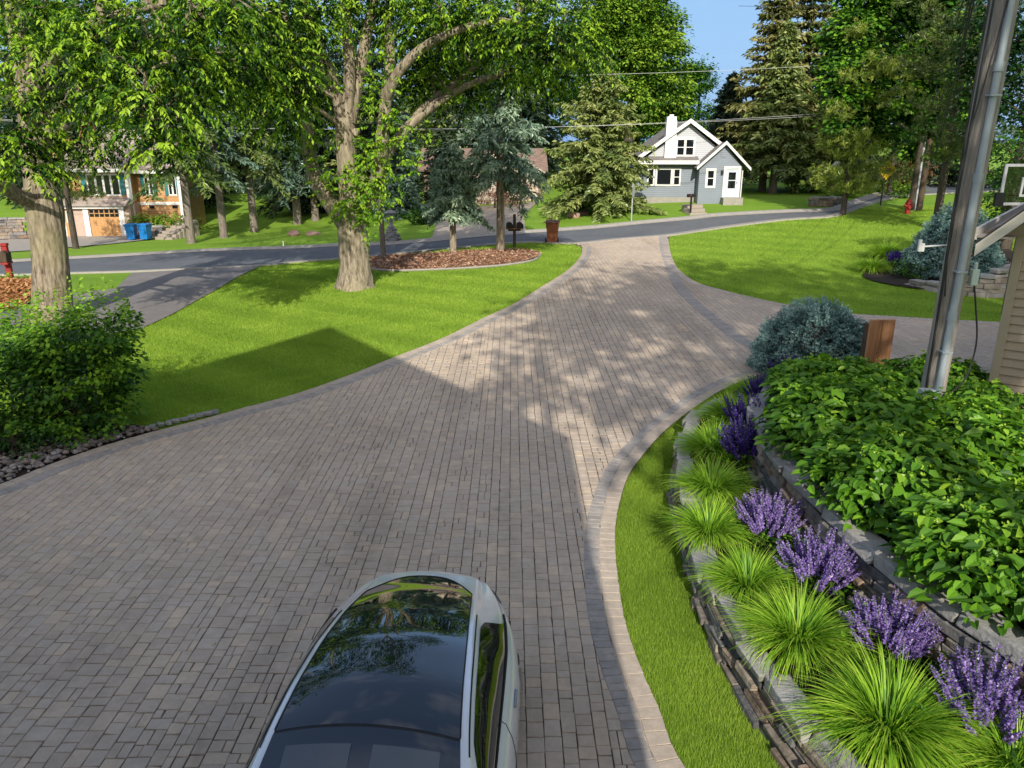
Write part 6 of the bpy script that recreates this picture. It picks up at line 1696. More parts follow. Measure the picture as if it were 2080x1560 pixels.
    MB().bx(X(156), X(182), 2.5, 3.7, Zp(232), Zp(228)).build('chimney_cap', M['concrete'], ch)
    return root
ochre_house()
# stone walls, steps and hedge beside it
p0, p1 = at(276, 472, 54.0), at(322, 473, 53.6)
stone_wall('retaining_wall', catmull([(p0.x, 54.2), (p1.x, 53.8)], .3), lambda x, y: tzf(x, y) - .1, lambda x, y: tzf(x, y) + .85, M['wall_stone'], M['cap_stone'], 'short grey stone wall between blue bins and hedge of the ochre house', 'stone wall', -1, .16, .04, .3, .3, (.25, .6))
p0, p1 = at(-40, 492, 53), at(60, 490, 54)
stone_wall('retaining_wall', catmull([(p0.x, 52.5), (p1.x, 53.5)], .3), lambda x, y: tzf(x, y) - .1, lambda x, y: tzf(x, y) + 1.5, M['wall_stone'], M['cap_stone'], 'pale stone retaining wall at the left edge behind the red mailbox post', 'stone wall', -1, .2, .05, .3, .3, (.3, .8))
st = at(330, 481, 52.8)
root = empty('stone_steps', (st.x, st.y, tzf(st.x, st.y)), math.radians(-16), 'pale stone steps climbing from the apron beside the blue bins', 'steps')
for i in range(7): MB().bx(-.75 + .06 * i, .75 + .04 * i, i * .36, i * .36 + .46, -.3, .16 * (i + 1)).build('step', M['cap_stone'] if False else M['concrete_warm'], root, False, .02, 1)
def simple_shrub(name, x, y, z, blobs, m, label, L, W, dens, clump, per=24, vb=.5, vv=.4, group=None, cat='shrub', stems=True):
    root = empty(name, (x, y, z), 0, label, cat, group)
    leaves_obj('foliage', crown_quads(blobs, dens, L, W, clump, per, .6, .3, vb, vv, .3), M[m], root)
    if stems:
        B = MB()
        for bx0, by0, bz0, rx, ry, rz in blobs:
            for k in range(5): add_limb(B, [(random.uniform(-.2, .2) + bx0 * .4, by0 * .4, -.05), (bx0 * .7 + random.uniform(-.2, .2), by0 * .7, bz0 * .55), (bx0 + random.uniform(-.6, .6) * rx, by0 + random.uniform(-.6, .6) * ry, bz0 + rz * .5)], .02, .006, 5)
        B.build('stems', M['bark_dark'], root, True)
    return root
hp = at(322, 447, 55.2); hz = tzf(hp.x, hp.y)
simple_shrub('hedge', hp.x, 55.0, hz + .2, [(dx, 0, .95, .75, .6, .45) for dx in (-1.3, -.5, .3, 1.1)], 'leaf_back', 'bright green hedge above the short stone wall of the ochre house', .16, .10, 5, .35, 24, .7, .3, None, 'hedge')
hp = at(398, 432, 58)
simple_shrub('low_shrub', hp.x, 58, tzf(hp.x, 58), [(0, 0, .35, .8, .6, .35)], 'leaf_back', 'small grey-green shrub at the top of the stone steps', .14, .08, 5, .3, 20, .35, .3)

# ------------------------------------------------------------------ the brown house half hidden behind the spruces
Yb = 63.; bb = at(985, 425, Yb); zb_ = tzf(bb.x, Yb)
root = empty('house', (bb.x, Yb, zb_), 0, 'low brown brick house with cream gable glimpsed behind the blue spruces', 'house')
MB().bx(-4.8, 4.5, 0, 8, -.4, 2.5).build('wall', M['brick_brown'], root)
slabs([[(-5.3, -.5, 2.4), (5.0, -.5, 2.4), (5.0, 4, 4.0), (-5.3, 4, 4.0)], [(5.0, 8.5, 2.4), (-5.3, 8.5, 2.4), (-5.3, 4, 4.0), (5.0, 4, 4.0)]], .12, mat('brown_shingles', (.28, .19, .15), .95, (.19, .13, .105), 3, .8, 20), 'roof', root)
gb = MB(); gb.prism([(-1.5, -.4), (4.2, -.4), (4.2, 2.5), (1.35, 4.2), (-1.5, 2.5)], 'y', -1.4, 0); gb.build('gable_wing', mat('cream_stucco', (.62, .54, .42), .8), root)
slabs([[(-2, -1.8, 2.3), (1.35, -1.8, 4.3), (1.35, 3, 4.3), (-2, 3, 2.3)], [(1.35, -1.8, 4.3), (4.7, -1.8, 2.3), (4.7, 3, 2.3), (1.35, 3, 4.3)]], .12, M['shingle_tan'], 'gable_roof', root)
MB().bx(-1.0, 3.7, -1.45, -1.402, 0, 2.1).build('garage_door', mat('pale_garage_door', (.55, .46, .38), .6), root)

# the orange-roofed house far right
Yo = 76.; p = at(1845, 416, Yo)
root = empty('house', (p.x, Yo, tzf(p.x, Yo)), 0, 'distant white house with orange roof behind the red hydrant', 'house')
zt_ = at(1845, 397, Yo).z - tzf(p.x, Yo); zp_ = at(1845, 374, Yo).z - tzf(p.x, Yo)
MB().bx(-5, 5, 0, 8, -.5, zt_).build('wall', M['white'], root)
slabs([[(-5.5, -.6, zt_ - .05), (4.2, -.6, zt_ - .05), (4.2, 4, zp_), (-5.5, 4, zp_)], [(4.2, 8.6, zt_), (-5.5, 8.6, zt_), (-5.5, 4, zp_), (4.2, 4, zp_)]], .12, mat('orange_roof', (.62, .26, .12), .9, (.5, .2, .09), 3.), 'roof', root)
window(root, -2.2, -.8, .5, 1.3, 0, None)

# ------------------------------------------------------------------ signs and street things
def sign_post(name, p, h, label, cat): 
    root = empty(name, p, 0, label, cat)
    return root
p = at(1283, 441, 46.5); p.z = tzf(p.x, p.y)
root = empty('road_sign', p, math.radians(68), 'thin road sign seen edge-on from behind on the grass by the broad spruce', 'sign')
MB().box((0, 0, 1.05), (.06, .06, 2.2)).build('post', M['signback'], root)
MB().box((0, -.05, 1.72), (.46, .015, .62)).build('panel', M['signback'], root, False, .004, 1)
p = at(1689, 421, 57); p.z = tzf(p.x, p.y)
root = empty('stop_sign', p, math.radians(12), 'grey back of an octagonal stop sign beyond the yellow-green pine', 'sign')
MB().box((0, 0, 1.0), (.07, .05, 2.1)).build('post', M['signback'], root)
MB().prism([(.40 * math.cos(a), 2.05 + .40 * math.sin(a)) for a in np.linspace(math.pi / 8, 2 * math.pi + math.pi / 8, 9)[:-1]], 'y', -.05, -.035).build('panel', M['signback'], root)
p = at(1787, 426, 50); p.z = tzf(p.x, p.y)
root = empty('warning_sign', p, math.radians(6), 'yellow diamond warning sign on a dark post at the lawn crest', 'sign')
hz = at(1793, 345, 50).z - p.z
MB().box((0, 0, (hz + .2) / 2), (.07, .06, hz + .3)).build('post', M['black'], root)
r_ = .62
sgn = MB().prism([(0.1, hz - r_), (.1 + r_, hz), (.1, hz + r_), (.1 - r_, hz)], 'y', -.06, -.045).build('panel', M['yellow'], root)
b = MB(); b.bx(-.22, .40, -.068, -.062, hz - .11, hz - .02); b.bx(-.05, .34, -.068, -.062, hz + .02, hz + .09); b.bx(-.12, .2, -.068, -.062, hz - .22, hz - .16); b.bx(-.1, .02, -.068, -.062, hz + .12, hz + .2)
b.build('symbol', M['black'], sgn)
p = at(1843, 430, 45.5); p.z = tzf(p.x, p.y)
root = empty('fire_hydrant', p, 0, 'dark red fire hydrant at the foot of the distant power pole', 'hydrant')
b = MB(); b.lathe((0, 0, 0), [(.20, 0), (.20, .06), (.14, .08), (.14, .52), (.19, .54), (.19, .58), (.15, .62), (.12, .74), (.05, .80), (.04, .86)], 14); b.build('barrel', M['redpaint'], root, True)
for s in (-1, 1): MB().tube([(s * .12, 0, .44), (s * .24, 0, .44), (s * .25, 0, .44)], [.075, .075, .05], 10).build('side_outlet', M['redpaint'], root, True)
MB().tube([(0, -.1, .36), (0, -.24, .36)], .09, 10).build('front_outlet', M['redpaint'], root, True)

# stone lantern on its stacked-stone base
p = gp(796, 494)
root = empty('stone_lantern', p, 0, 'grey stone lantern on a stack of flat stones across the road', 'lantern')
b = MB(); zz = 0.
for i in range(11):
    r = .52 - .034 * i; h = .085
    b.box((random.uniform(-.02, .02), random.uniform(-.02, .02), zz + h / 2), (r * 1.9, r * 1.9, h - .012), random.uniform(0, 1.5)); zz += h
b.build('stacked_base', M['greystone'], root, False, .015, 1)
MB().lathe((0, 0, zz), [(.16, 0), (.12, .05), (.10, .32), (.15, .38)], 12).build('shaft', M['greystone'], root, True)
b = MB()
for sx in (-1, 1):
    for sy in (-1, 1): b.box((sx * .13, sy * .13, zz + .52), (.06, .06, .3))
b.box((0, 0, zz + .39), (.36, .36, .05)); b.build('lamp_chamber', M['greystone'], root)
b = MB(); b.tube([(0, 0, zz + .66), (0, 0, zz + .70), (0, 0, zz + .82), (0, 0, zz + .86)], [.34, .36, .14, .06], 6); b.lathe((0, 0, zz + .84), [(.04, 0), (.09, .05), (.10, .11), (.05, .18), (.01, .21)], 12); b.build('roof_cap', M['cap_stone'] if False else M['greystone'], root)

def boulder(px, py, r, sq, m, label, seed, group=None):
    p = gp(px, py); rng = np.random.default_rng(seed)
    bm = bmesh.new(); bmesh.ops.create_icosphere(bm, subdivisions=3, radius=1)
    D = [Vector(rng.normal(size=3)).normalized() for _ in range(9)]; T = rng.uniform(.62, .95, 9)
    for v in bm.verts:
        for d, t in zip(D, T):
            k = v.co.dot(d) - t
            if k > 0: v.co -= d * k * .85
        v.co = Vector((v.co.x * r[0], v.co.y * r[1], v.co.z * r[2])) * (1 + rng.normal(0, .012))
    me = bpy.data.meshes.new('boulder'); bm.to_mesh(me); bm.free()
    o = link('boulder', me, M[m]); o.location = (p.x, p.y, p.z + r[2] * sq)
    return tag(o, label, 'boulder', group)
boulder(597, 479, (.42, .3, .26), .45, 'boulder', 'rounded pink boulder on the far grass verge left of the old tree', 5)
boulder(636, 477, (.50, .28, .18), .4, 'boulder', 'flat brownish boulder right beside the rounded pink one on the far verge', 6)
boulder(1165, 442, (.42, .35, .32), .5, 'boulder', 'pink boulder at the foot of the broad spruce near the brown bin', 8)
boulder(1187, 436, (.28, .25, .18), .5, 'boulder', 'smaller pale boulder just right of the pink one under the broad spruce', 9)
p = gp(576, 502); MBo = MB(); MBo.tube([(0, 0, 0), (0, 0, .30)], .035, 8); MBo.tube([(0, 0, .30), (0, 0, .33)], [.04, .02], 8)
o = MBo.build('marker_stake', M['white'], None, True); o.location = p; tag(o, 'small white marker stake in the grass verge across the road', 'stake')
# stone steps up from the road to the blue house, and the low pillar at the road's end
p = gp(1420, 437); root = empty('stone_steps', (p.x, p.y + .2, tzf(p.x, p.y)), math.radians(14), 'rough stone steps in the bank behind the small black mailbox', 'steps')
for i in range(3): MB().bx(-.55 + .1 * i, .6 + .1 * i, i * .5, i * .5 + .62, -.4, .2 * (i + 1) - .08).build('step', M['concrete_warm'], root, False, .03, 2)
p = gp(1698, 424); p0 = p
stone_wall('stone_pillar', catmull([(p.x - 1.1, p.y + 1.2), (p.x + .5, p.y + 1.0)], .2), lambda x, y: tzf(x, y) - .1, lambda x, y: tzf(x, y) + .62, M['wall_stone'], M['cap_stone'], 'low block of stacked stone at the end of the lawn by the stop sign', 'stone block', -1, .15, .03, .5, .5, (.3, .6))

# ------------------------------------------------------------------ planting on the terraces
def zter(x, y): return float(t1z(x, y))
gm = [grass_clump_mesh(101 + i, 1100, .47, 1.0, .0075, 1.5) for i in range(3)]
TB = [  # photo centre, height of the tuft centre above the soil, scale, label
    (2062, 1545, .95, 'ornamental grass tuft at the bottom right corner, cut by the picture edge'),
    (1808, 1462, 1.20, 'largest bright grass tuft, nearest the viewer on the terrace'),
    (1622, 1285, 1.08, 'bright grass tuft second from the viewer on the terrace'),
    (1520, 1178, .92, 'grass tuft overhanging the pale wall caps, third from the viewer'),
    (1440, 1072, .95, 'grass tuft fourth from the viewer, half in shade at the wall caps'),
    (1446, 985, 1.0, 'shaded grass tuft fifth from the viewer on the terrace'),
    (1450, 906, 1.05, 'shaded grass tuft sixth from the viewer beside the dark violet salvia'),
    (1484, 842, 1.05, 'grass tuft seventh from the viewer near the far end of the wall'),
    (1530, 795, 1.0, 'farthest grass tuft of the terrace near the rounded blue spruce')]
for i, (px, py, s, lab) in enumerate(TB):
    q = gp(px, py + 12, 0.)
    # the centre of the tuft stands about .3 m over the soil of the terrace
    d = ray(px, py); zc = .42 + .26 * s; 
    for _ in range(6):
        t = (CAM_Z - zc) / -d[2]; zc = float(t1z(d[0] * t, d[1] * t)) + .15 * s
    x, y = d[0] * t, d[1] * t
    root = empty('ornamental_grass', (x, y, float(t1z(x, y)) - .01), RNG.uniform(0, 6.28), lab, 'ornamental grass', 'grass tufts along the terrace wall')
    root.scale = (s * .84, s * .84, s * .90)
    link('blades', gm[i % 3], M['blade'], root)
sm = [salvia_meshes(201 + i, 74, .52, .36) for i in range(2)]
SB = [(2012, 1452, 1.08, 'salvia', 'bright violet salvia nearest the viewer at the right edge'),
      (1800, 1295, 1.0, 'salvia', 'violet salvia against the dark wall, second from the viewer'),
      (1660, 1165, 1.05, 'salvia', 'violet salvia third from the viewer, in front of the wall joints'),
      (1562, 1068, .95, 'salvia', 'paler violet salvia between two grass tufts, fourth from the viewer'),
      (1520, 915, 1.12, 'salvia_dark', 'deep violet salvia in shade where the upper wall begins to bend'),
      (1522, 856, 1.12, 'salvia_dark', 'deep violet salvia with a few pink spikes beside the seventh grass tuft'),
      (1556, 803, 1.1, 'salvia_dark', 'deep violet salvia second from the rounded blue spruce'),
      (1600, 764, 1.05, 'salvia_dark', 'deep violet salvia right beside the rounded blue spruce')]
for i, (px, py, s, m, lab) in enumerate(SB):
    d = ray(px, py); zc = .7
    for _ in range(6):
        t = (CAM_Z - zc) / -d[2]; zc = float(t1z(d[0] * t, d[1] * t)) + .22 * s
    x, y = d[0] * t, d[1] * t
    root = empty('salvia_plant', (x, y, float(t1z(x, y)) - .01), RNG.uniform(0, 6.28), lab, 'flowering plant', 'violet salvias along the terrace')
    root.scale = (s * 1.36, s * 1.36, s * 1.27)
    fm, S_, lm = sm[i % 2]
    f = link('flower_spikes', fm, None, root)
    if len(fm.materials) == 0: fm.materials.append(M['salvia'])
    f.material_slots[0].link = 'OBJECT'; f.material_slots[0].material = M[m]
    link('leaves', lm, M['leaf_shrub'], root)
    if i < 2: S_.m = S_.mesh('stems')
    link('stems', sm[i % 2][1].m, M['stem'], root)

# the mass of broad-leaved hydrangeas on the upper terrace: separate bushes grown together
def hydrangea(x, y, r, h, label, nL):
    z = float(t2z(x, y))
    root = empty('hydrangea_bush', (x, y, z), 0, label, 'hydrangea', 'hydrangea bushes on the upper terrace')
    n = nL
    u = rdir(n); u[:, 2] = np.abs(u[:, 2])
    rad = 1 - .38 * RNG.random(n) ** 1.6
    lump = 1 + .10 * np.sin(u[:, 0] * 9 + x * 3) * np.sin(u[:, 1] * 8 + y * 2)
    P = np.column_stack([u[:, 0] * r * rad * lump, u[:, 1] * r * rad * lump, .12 + (h - .12) * (u[:, 2] ** .62) * rad * lump])
    d = np.column_stack([u[:, 0], u[:, 1], np.zeros(n)]) * .8 + RNG.normal(0, .75, (n, 3)) * np.array([1, 1, .25]) - np.array([0, 0, .18])
    nr = np.column_stack([u[:, 0] * .35, u[:, 1] * .35, np.ones(n)]) + RNG.normal(0, .28, (n, 3))
    s = RNG.uniform(.4, 1.25, n)
    Q = leaves6(P, d, nr, .148 * s, .098 * s, .18, .10)
    v = np.clip(.45 + .5 * (rad - .85) + RNG.normal(0, .16, n) + .15 * (P[:, 2] / h - .6), 0, 1)  # inner and lower leaves coloured darker: shade put into the tone
    Q2 = []; V2 = []
    # young pale shoots and flower buds at the top
    m = n // 30; k = RNG.choice(np.where((P[:, 2] > .55 * h) & (rad > .9))[0], m)
    for rep in range(7):
        dd = RNG.normal(0, 1, (m, 3)); dd[:, 2] = np.abs(dd[:, 2]) * .6 + .2
        Q2.append(kites(P[k] + np.array([0, 0, .035]) + RNG.normal(0, .008, (m, 3)), dd, RNG.normal(size=(m, 3)), .034, .022)); V2.append(np.full(m, .97))
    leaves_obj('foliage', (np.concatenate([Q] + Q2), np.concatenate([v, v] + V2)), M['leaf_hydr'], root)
    B = MB()
    for k in range(26):
        a = RNG.uniform(0, 6.28); rr = r * RNG.uniform(.1, .75)
        add_limb(B, [(math.cos(a) * rr * .3, math.sin(a) * rr * .3, -.02), (math.cos(a) * rr * .7, math.sin(a) * rr * .7, h * .4), (math.cos(a) * rr, math.sin(a) * rr, h * .8)], .009, .004, 4)
    B.build('stems', M['stem'], root)
HB = [(5.25, 4.6, 1.0, .92, 2600, 'hydrangea bush nearest the viewer, at the lower right picture edge'),
      (4.66, 6.3, 1.02, .94, 2800, 'hydrangea bush overhanging the pale caps of the taller stone wall'),
      (6.1, 6.2, 1.0, .95, 2600, 'hydrangea bush at the right picture edge below the garage door'),
      (4.40, 7.9, 1.0, .92, 2800, 'hydrangea bush over the middle of the taller wall, just beyond its pale caps'),
      (5.35, 8.5, 1.0, 1.12, 2800, 'hydrangea bush in the middle of the mass, in front of the pole'),
      (7.0, 8.0, 1.0, .95, 2200, 'hydrangea bush against the garage wall under the lap siding'),
      (4.46, 9.6, 1.06, .96, 2800, 'sunlit hydrangea bush bulging over the bend of the dark wall'),
      (5.0, 11.2, 1.0, .86, 2600, 'hydrangea bush left of the foot of the power pole'),
      (6.4, 9.9, .95, .85, 2200, 'hydrangea bush right of the foot of the power pole'),
      (5.45, 12.7, .9, .58, 2000, 'hydrangea bush in front of the rounded blue spruce'),
      (6.7, 11.6, .95, .82, 2200, 'hydrangea bush in front of the cedar cover')]
for x, y, r, h, n, lab in HB: hydrangea(x, y, r, h, lab, n)

# rounded blue spruces
def globe(px, Y, rx, ry, rz, n, label, seed, cone, L, W, px2=None):
    p = at(px, 700, Y); z = tzf(p.x, Y)
    root = empty('dwarf_spruce', (p.x, Y, z + .05), 0, label, 'dwarf spruce')
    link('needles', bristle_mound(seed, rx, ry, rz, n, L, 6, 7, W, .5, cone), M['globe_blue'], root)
    core_mound(rx, ry, rz, M['bark_dark'], root, .74)
globe(1654, 16.6, 1.24, 1.2, 1.5, 9500, 'rounded blue dwarf spruce beside the driveway curve', 301, .12, .115, .019)
globe(1905, 28.5, 1.60, 1.55, 2.45, 8500, 'taller layered blue dwarf spruce on the lawn by the garage', 302, .42, .16, .028)

# the far flower bed on the right
gz = lambda px, py: gp(px, py)
for px, py, s, lab in ((1770, 553, 1.15, 'shaded grass tuft at the left end of the far flower bed'), (1800, 525, 1.4, 'tall soft grass behind the salvia of the far flower bed')):
    p = gp(px, py); root = empty('ornamental_grass', p, 0, lab, 'ornamental grass'); root.scale = (s,) * 3; link('blades', gm[0], M['blade'], root)
for px, py, s in ((1820, 545, 1.4),):
    p = gp(px, py); root = empty('salvia_plant', p, 0, 'soft violet flowers in the middle of the far flower bed', 'flowering plant'); root.scale = (s,) * 3
    f = link('flower_spikes', sm[0][0], None, root); f.material_slots[0].link = 'OBJECT'; f.material_slots[0].material = M['salvia_dark']
    link('leaves', sm[0][2], M['leaf_shrub'], root)
for px, py, r, lab in ((1850, 566, .75, 'green leafy shrub right of the violet flowers in the far bed'), (1905, 548, .6, 'dark low shrub of the far bed behind the power pole')):
    p = gp(px, py); simple_shrub('low_shrub', p.x, p.y, p.z, [(0, 0, r * .5, r, r, r * .55)], 'leaf_maple', lab, .10, .06, 7, .22, 24, .4, .4)

# the big shrub on the left and its neighbours
def big_shrub():
    b0 = gp(135, 880); o = (b0.x, b0.y, 0)
    root = empty('leafy_shrub', o, 0, 'big leafy shrub on the left with sunlit new shoots on top', 'shrub')
    bl = []
    for px, py, dy, rx, ry in ((60,690,0,75,50),(140,680,0,75,45),(220,670,0,60,45),(40,760,0,70,55),(130,760,-.3,80,55),(215,740,0,65,50),(60,840,0,80,50),(160,840,-.2,70,50),(225,810,.2,45,45),(-30,720,0,70,70),(100,900,-.3,80,35),(10,860,-.5,70,45),(120,720,1.2,90,60),(40,720,1.2,80,60),(200,760,1.0,70,60)):
        bl.append(blob(px, py, b0.y + dy, rx, ry, .75))
    br = [(x-o[0], y-o[1], z, a, b, c) for x, y, z, a, b, c in bl]
    Q1 = crown_quads(br, 9.5, .10, .068, .26, 28, .6, .3, .48, .5, .35)
    P = []; D = []
    for k in range(110):
        px = RNG.uniform(-10, 285); top = np.interp(px, [0, 80, 150, 220, 260, 290], [655, 632, 618, 606, 630, 680]); py = top + RNG.uniform(-8, 55)
        c = at(px, py, b0.y + RNG.uniform(-.5, 1.2)); P.append((c.x - o[0], c.y - o[1], c.z)); D.append((RNG.normal(0, .3), RNG.normal(0, .3), 1.))
    Q2 = twig_quads(np.array(P), np.array(D), 11, .36, .085, .055, .0, .85, .15)
    leaves_obj('foliage', merge(Q1, Q2), M['leaf_shrub'], root)
    B = MB()
    for k in range(40):
        e = br[k % len(br)]
        add_limb(B, [(RNG.uniform(-1.0, 1.0), RNG.uniform(-.3, .3), -.05), (e[0] * .7, e[1] * .7, e[2] * .5), (e[0] + RNG.uniform(-.3, .3), e[1], e[2] + .2)], .022, .006, 5)
    B.build('stems', M['bark_dark'], root, True)
big_shrub()
p = gp(20, 945); simple_shrub('low_shrub', p.x, p.y + .3, 0, [(0, 0, .35, .55, .5, .38), (-.7, .2, .4, .6, .5, .4)], 'leaf_maple', 'dark low shrub at the left edge above the river stones', .08, .055, 9, .18, 22, .25, .3)
for px, py, r, lab in ((15, 588, .55, 'leafy perennial left of the red mailbox post'), (58, 592, .6, 'leafy perennial between the red mailbox post and the furrowed trunk')):
    p = gp(px, py); simple_shrub('garden_plant', p.x, p.y, p.z, [(0, 0, .3, r, r, .32)], 'leaf_shrub', lab, .2, .07, 5, .3, 18, .45, .4, None, 'plant', False)
# plants under the broad spruce
for i, (px, py) in enumerate(((1150, 428), (1185, 425), (1255, 420))):
    p = gp(px, py); simple_shrub('low_shrub', p.x, p.y, p.z, [(0, 0, .35, .9, .6, .4)], 'leaf_maple', 'dark leafy undergrowth at the foot of the broad spruce', .2, .12, 4, .35, 22, .35, .4, 'shrubs under the broad spruce')
# small bush between the road and the brown house
p = at(850, 440, 52); simple_shrub('low_shrub', p.x, 52, tzf(p.x, 52), [(0, 0, .5, 1.0, .8, .55), (1.2, .2, .4, .7, .7, .45)], 'leaf_maple', 'dark bush behind the stone lantern', .2, .12, 4, .35, 22, .3, .4)
p = at(1005, 385, 58)
leafy_tree(1005, 58, 3.0, [(0, 0, 1.6, 2.4, 1.2, 1.2), (1.6, 0, 1.3, 1.4, 1., .9)], leaf_mat('reddish_twigs', [(.12, .05, .035), (.22, .10, .075), (.32, .17, .13)], .2, .02), 'reddish shrub in front of the brown house behind the spruces', .3, .05, 2.2, .6, 26, .06, 'bark_dark', .5, .4, None, None, 'shrub', 'reddish_shrub')

# river stones, edging stones
def pebbles():
    rng = np.random.default_rng(77); Q = []; F = []; A = []
    poly = ROCKB; n0 = 0; V = []
    ico = bmesh.new(); bmesh.ops.create_icosphere(ico, subdivisions=1, radius=1)
    iv = np.array([v.co[:] for v in ico.verts]); itf = np.array([[v.index for v in f.verts] for f in ico.faces]); ico.free()
    cnt = 0
    while cnt < 1500:
        x = rng.uniform(-12, -6.2); y = rng.uniform(7.5, 13)
        if not inside(np.array([x]), np.array([y]), poly)[0]: continue
        d = np.min(np.hypot(l_edge[:, 0] - x, l_edge[:, 1] - y))
        if d > 1.15 or d < .03 or rng.random() < (d - .6): continue
        s = rng.uniform(.02, .06); sc = np.array([s * rng.uniform(.9, 1.5), s * rng.uniform(.8, 1.2), s * rng.uniform(.5, .8)])
        a = rng.uniform(0, 6.28); R = np.array([[math.cos(a), -math.sin(a), 0], [math.sin(a), math.cos(a), 0], [0, 0, 1]])
        q = (iv * sc * rng.uniform(.85, 1.15, (len(iv), 1))) @ R.T + np.array([x, y, .045 + s * .4 + rng.uniform(0, .04)])
        F.append(itf + len(V) * len(iv)); V.append(q); A += [rng.random()] * len(iv); cnt += 1
    return tag(link('river_stones', poly_mesh('river_stones', np.concatenate(V), np.concatenate(F).astype(np.int32), np.array(A), True), M['river']), 'river stones heaped along the drive edge under the shrub', 'stones', None, 'stuff')
pebbles()
for i, px in enumerate((292, 306, 322, 338, 354, 370, 386, 402, 418, 432)):
    py = np.interp(px, [280, 440], [883, 845]); p = gp(px, py)
    m = MB(); stone_box(m, (0, 0, 0), Vector((.93, .36, 0)), Vector((-.36, .93, 0)), random.uniform(.10, .19), random.uniform(.08, .13), .07, random.random(), .018)
    o = m.build('edging_stone', M['cap_stone'], None, False, .012, 1); o.location = (p.x, p.y + .10, p.z + .03)
    tag(o, 'pale flat edging stone between the driveway border and the lawn', 'edging stone', 'pale edging stones along the lawn')
def strip_edge():
    pts = catmull([g2(*q) for q in ((752,549),(800,552),(880,550),(960,546),(1030,540),(1082,531),(1098,519))], .2)
    b = MB(); b.tube([Vector((x, y, tzf(x, y) + .05)) for x, y in pts], .055, 6)
    o = b.build('bed_edging', M['concrete'], None, True); tag(o, 'pale concrete edging curving along the front of the mulch island', 'edging')
strip_edge()

# ------------------------------------------------------------------ grass blades of the lawns
def lawn_blades(name, poly, n, h, wdt, seed, excl=(), weight=None, label='', tall=1.):
    rng = np.random.default_rng(seed); poly = np.asarray(poly, float)
    x0, y0 = poly.min(0); x1, y1 = poly.max(0)
    X = []; Yy = []
    need = n
    while need > 0:
        x = rng.uniform(x0, x1, need * 3 + 100); y = rng.uniform(y0, y1, need * 3 + 100)
        k = inside(x, y, poly)
        for e in excl: k &= ~inside(x, y, e)
        if weight is not None: k &= rng.random(len(x)) < weight(x, y)
        x = x[k][:need]; y = y[k][:need]; X.append(x); Yy.append(y); need -= len(x)
        if len(x) == 0: break
    x = np.concatenate(X); y = np.concatenate(Yy); m = len(x); z = tz(x, y) - .005
    a = rng.uniform(0, 6.283, m); hh = h(y) * rng.uniform(.55, 1.25, m); ww = wdt(y)
    side = np.column_stack([np.cos(a), np.sin(a), np.zeros(m)]) * ww[:, None]
    lean = np.column_stack([np.cos(a + 1.5 + rng.normal(0, .5, m)), np.sin(a + 1.5 + rng.normal(0, .5, m)), np.zeros(m)]) * (hh * rng.uniform(.1, .9, m))[:, None]
    b = np.column_stack([x, y, z]); tip = b + lean + np.column_stack([np.zeros(m), np.zeros(m), hh])
    Q = np.stack([b - side, b + side, tip], 1)
    big = np.sin(x * 1.3 + np.sin(y * .7) * 2) * np.sin(y * 1.1 + np.sin(x * .9) * 1.5)
    strp = np.tanh(3 * np.sin((x * .55 + y * .83) * 3.3))
    v = np.clip(.42 + .10 * big + .09 * strp + rng.normal(0, .11, m) + (rng.random(m) < .012) * .3, 0, 1)
    pt = np.sin(x * 2.1 + 3 * np.sin(y * 1.3)) * np.sin(y * 1.9 + 2 * np.sin(x * .8 + 1))
    v = np.clip(v + .22 * np.clip(pt - .45, 0, 1) * rng.random(m) * 2 - .18 * np.clip(-pt - .5, 0, 1), 0, 1)
    o = link(name, quads_mesh(name, Q, v), M['turf']); return tag(o, label, 'grass', None, 'stuff')
STRIP = np.concatenate([r_edge[(r_edge[:, 1] > 3) ] - 0, np.array([(6.5, 16.2), (5.2, 15.2)]), (LOWW[::-1])])
lawn_blades('lawn_grass', STRIP, 95000, lambda y: np.interp(y, [4, 15], [.050, .065]), lambda y: np.interp(y, [4, 15], [.0022, .0045]), 401, (), None, 'short grass of the curved strip between driveway and low stone wall')
lE = l_edge[(l_edge[:, 0] > -11)]
MIDL = np.concatenate([lE, np.array([(-11, 12.5), (-13.2, 16.6)]), np.array(NB[:6])[::-1], near_road[(near_road[:, 0] > -10.5) & (near_road[:, 0] < 3.2)] + np.array([0, -.15])])
lawn_blades('lawn_grass', MIDL, 330000, lambda y: np.interp(y, [9, 36], [.05, .06]), lambda y: np.interp(y, [9, 36], [.0045, .010]), 402, (ISL, ROCKB, NBp), lambda x, y: np.clip((16 / np.maximum(y, 9)) ** 1.6, 0, 1), 'sunny mown grass of the middle lawn with mowing stripes')
RL = np.concatenate([lane_up[::-1][:: -1], near_road[near_road[:, 0] > 8.0][:24] + np.array([0, -.2]), np.array([(34, 52), (30, 30), (22, 20.6)])])
lawn_blades('lawn_grass', RL, 240000, lambda y: np.interp(y, [18, 45], [.055, .065]), lambda y: np.interp(y, [18, 45], [.007, .013]), 403, (GBED,), lambda x, y: np.clip((22 / np.maximum(y, 18)) ** 1.3, 0, 1), 'dappled mown grass of the right lawn rising to the road')

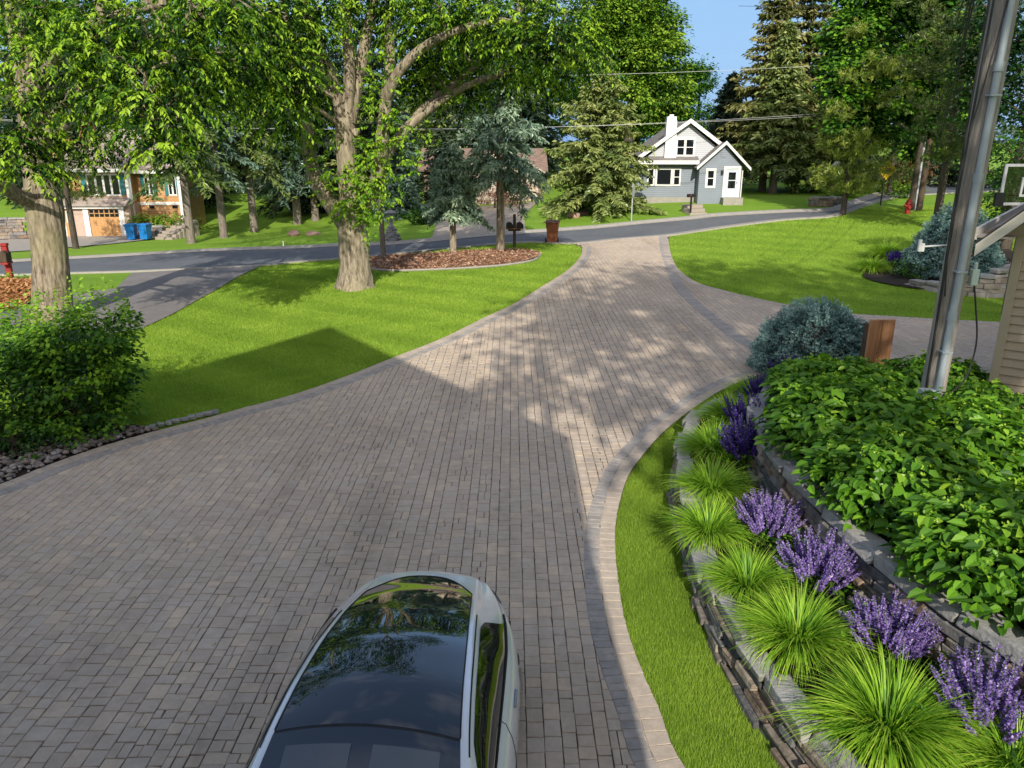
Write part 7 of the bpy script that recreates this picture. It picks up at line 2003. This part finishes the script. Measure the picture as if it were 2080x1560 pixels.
# a few fallen leaves on the pavers
def fallen():
    rng = np.random.default_rng(55); n = 150
    x = np.concatenate([rng.uniform(-7.5, 1.5, n // 3), rng.normal(-6, 1.6, n - n // 3)]); y = np.concatenate([rng.uniform(5, 20, n // 3), rng.uniform(7.5, 11.5, n - n // 3)])
    k = inside(x, y, DRIVE); x = x[k]; y = y[k]; m = len(x); a = rng.uniform(0, 6.28, m)
    d = np.column_stack([np.cos(a), np.sin(a), np.zeros(m)])
    Q = kites(np.column_stack([x, y, tz(x, y) + .058]), d, np.array([0, 0, 1]) + rng.normal(0, .25, (m, 3)), rng.uniform(.025, .06, m), rng.uniform(.012, .028, m), .45, .12)
    return tag(link('fallen_leaves', quads_mesh('fallen_leaves', Q, rng.random(m)), leaf_mat('fallen_leaf', [(.25, .30, .05), (.55, .50, .12), (.60, .55, .30)], .1, .02)), 'small yellow leaves fallen on the pavers', 'leaves', None, 'stuff')
fallen()

def chips(name, poly, zf, n, m, label, seed, size):
    rng = np.random.default_rng(seed); poly = np.asarray(poly); x0, y0 = poly.min(0); x1, y1 = poly.max(0)
    x = rng.uniform(x0, x1, n * 2); y = rng.uniform(y0, y1, n * 2); k = inside(x, y, poly); x = x[k][:n]; y = y[k][:n]; q = len(x)
    a = rng.uniform(0, 6.28, q); d = np.column_stack([np.cos(a), np.sin(a), rng.normal(0, .35, q)])
    L_ = size * rng.uniform(.5, 1.5, q)
    Q = kites(np.column_stack([x, y, zf(x, y) + .06 + rng.uniform(0, .03, q)]), d, np.array([0, 0, 1]) + rng.normal(0, .5, (q, 3)), L_, L_ * .4, .5)
    return tag(link(name, quads_mesh(name, Q, rng.random(q)), m), label, 'mulch', None, 'stuff')
chip_m = leaf_mat('bark_chips', [(.18, .085, .05), (.34, .18, .11), (.46, .28, .18), (.60, .42, .31)], .05, .02)
chips('wood_chips', ISL, isl_z, 9000, chip_m, 'reddish wood chips covering the island around the two blue spruces', 501, .13)
chips('pine_straw', STR, str_z, 5000, leaf_mat('straw_bits', [(.36, .17, .07), (.46, .23, .10), (.54, .30, .14)], .05, .02), 'orange pine straw on the mound at the left edge', 502, .16)
chips('soil_crumbs', TER1, lambda x, y: t1z(x, y) - .05, 7000, leaf_mat('soil_bits', [(.02, .014, .01), (.06, .04, .03), (.13, .09, .06)], .02, .01), 'dark bark crumbs on the soil between the two stone walls', 503, .05)

for px, py, r, lab in ((722, 586, .98, 'longer uncut grass around the foot of the multi-stemmed tree'), (104, 652, .85, 'longer uncut grass around the foot of the furrowed left tree')):
    c = gp(px, py); th = np.linspace(0, 6.283, 30)[:-1]
    rad = r * (1 + .18 * np.sin(th * 5) + .1 * np.sin(th * 3 + 1))
    lawn_blades('lawn_grass', np.column_stack([c.x + np.cos(th) * rad, c.y + .3 + np.sin(th) * rad]), 2600, lambda y: .13 + 0 * y, lambda y: .006 + 0 * y, 405, (), None, lab)
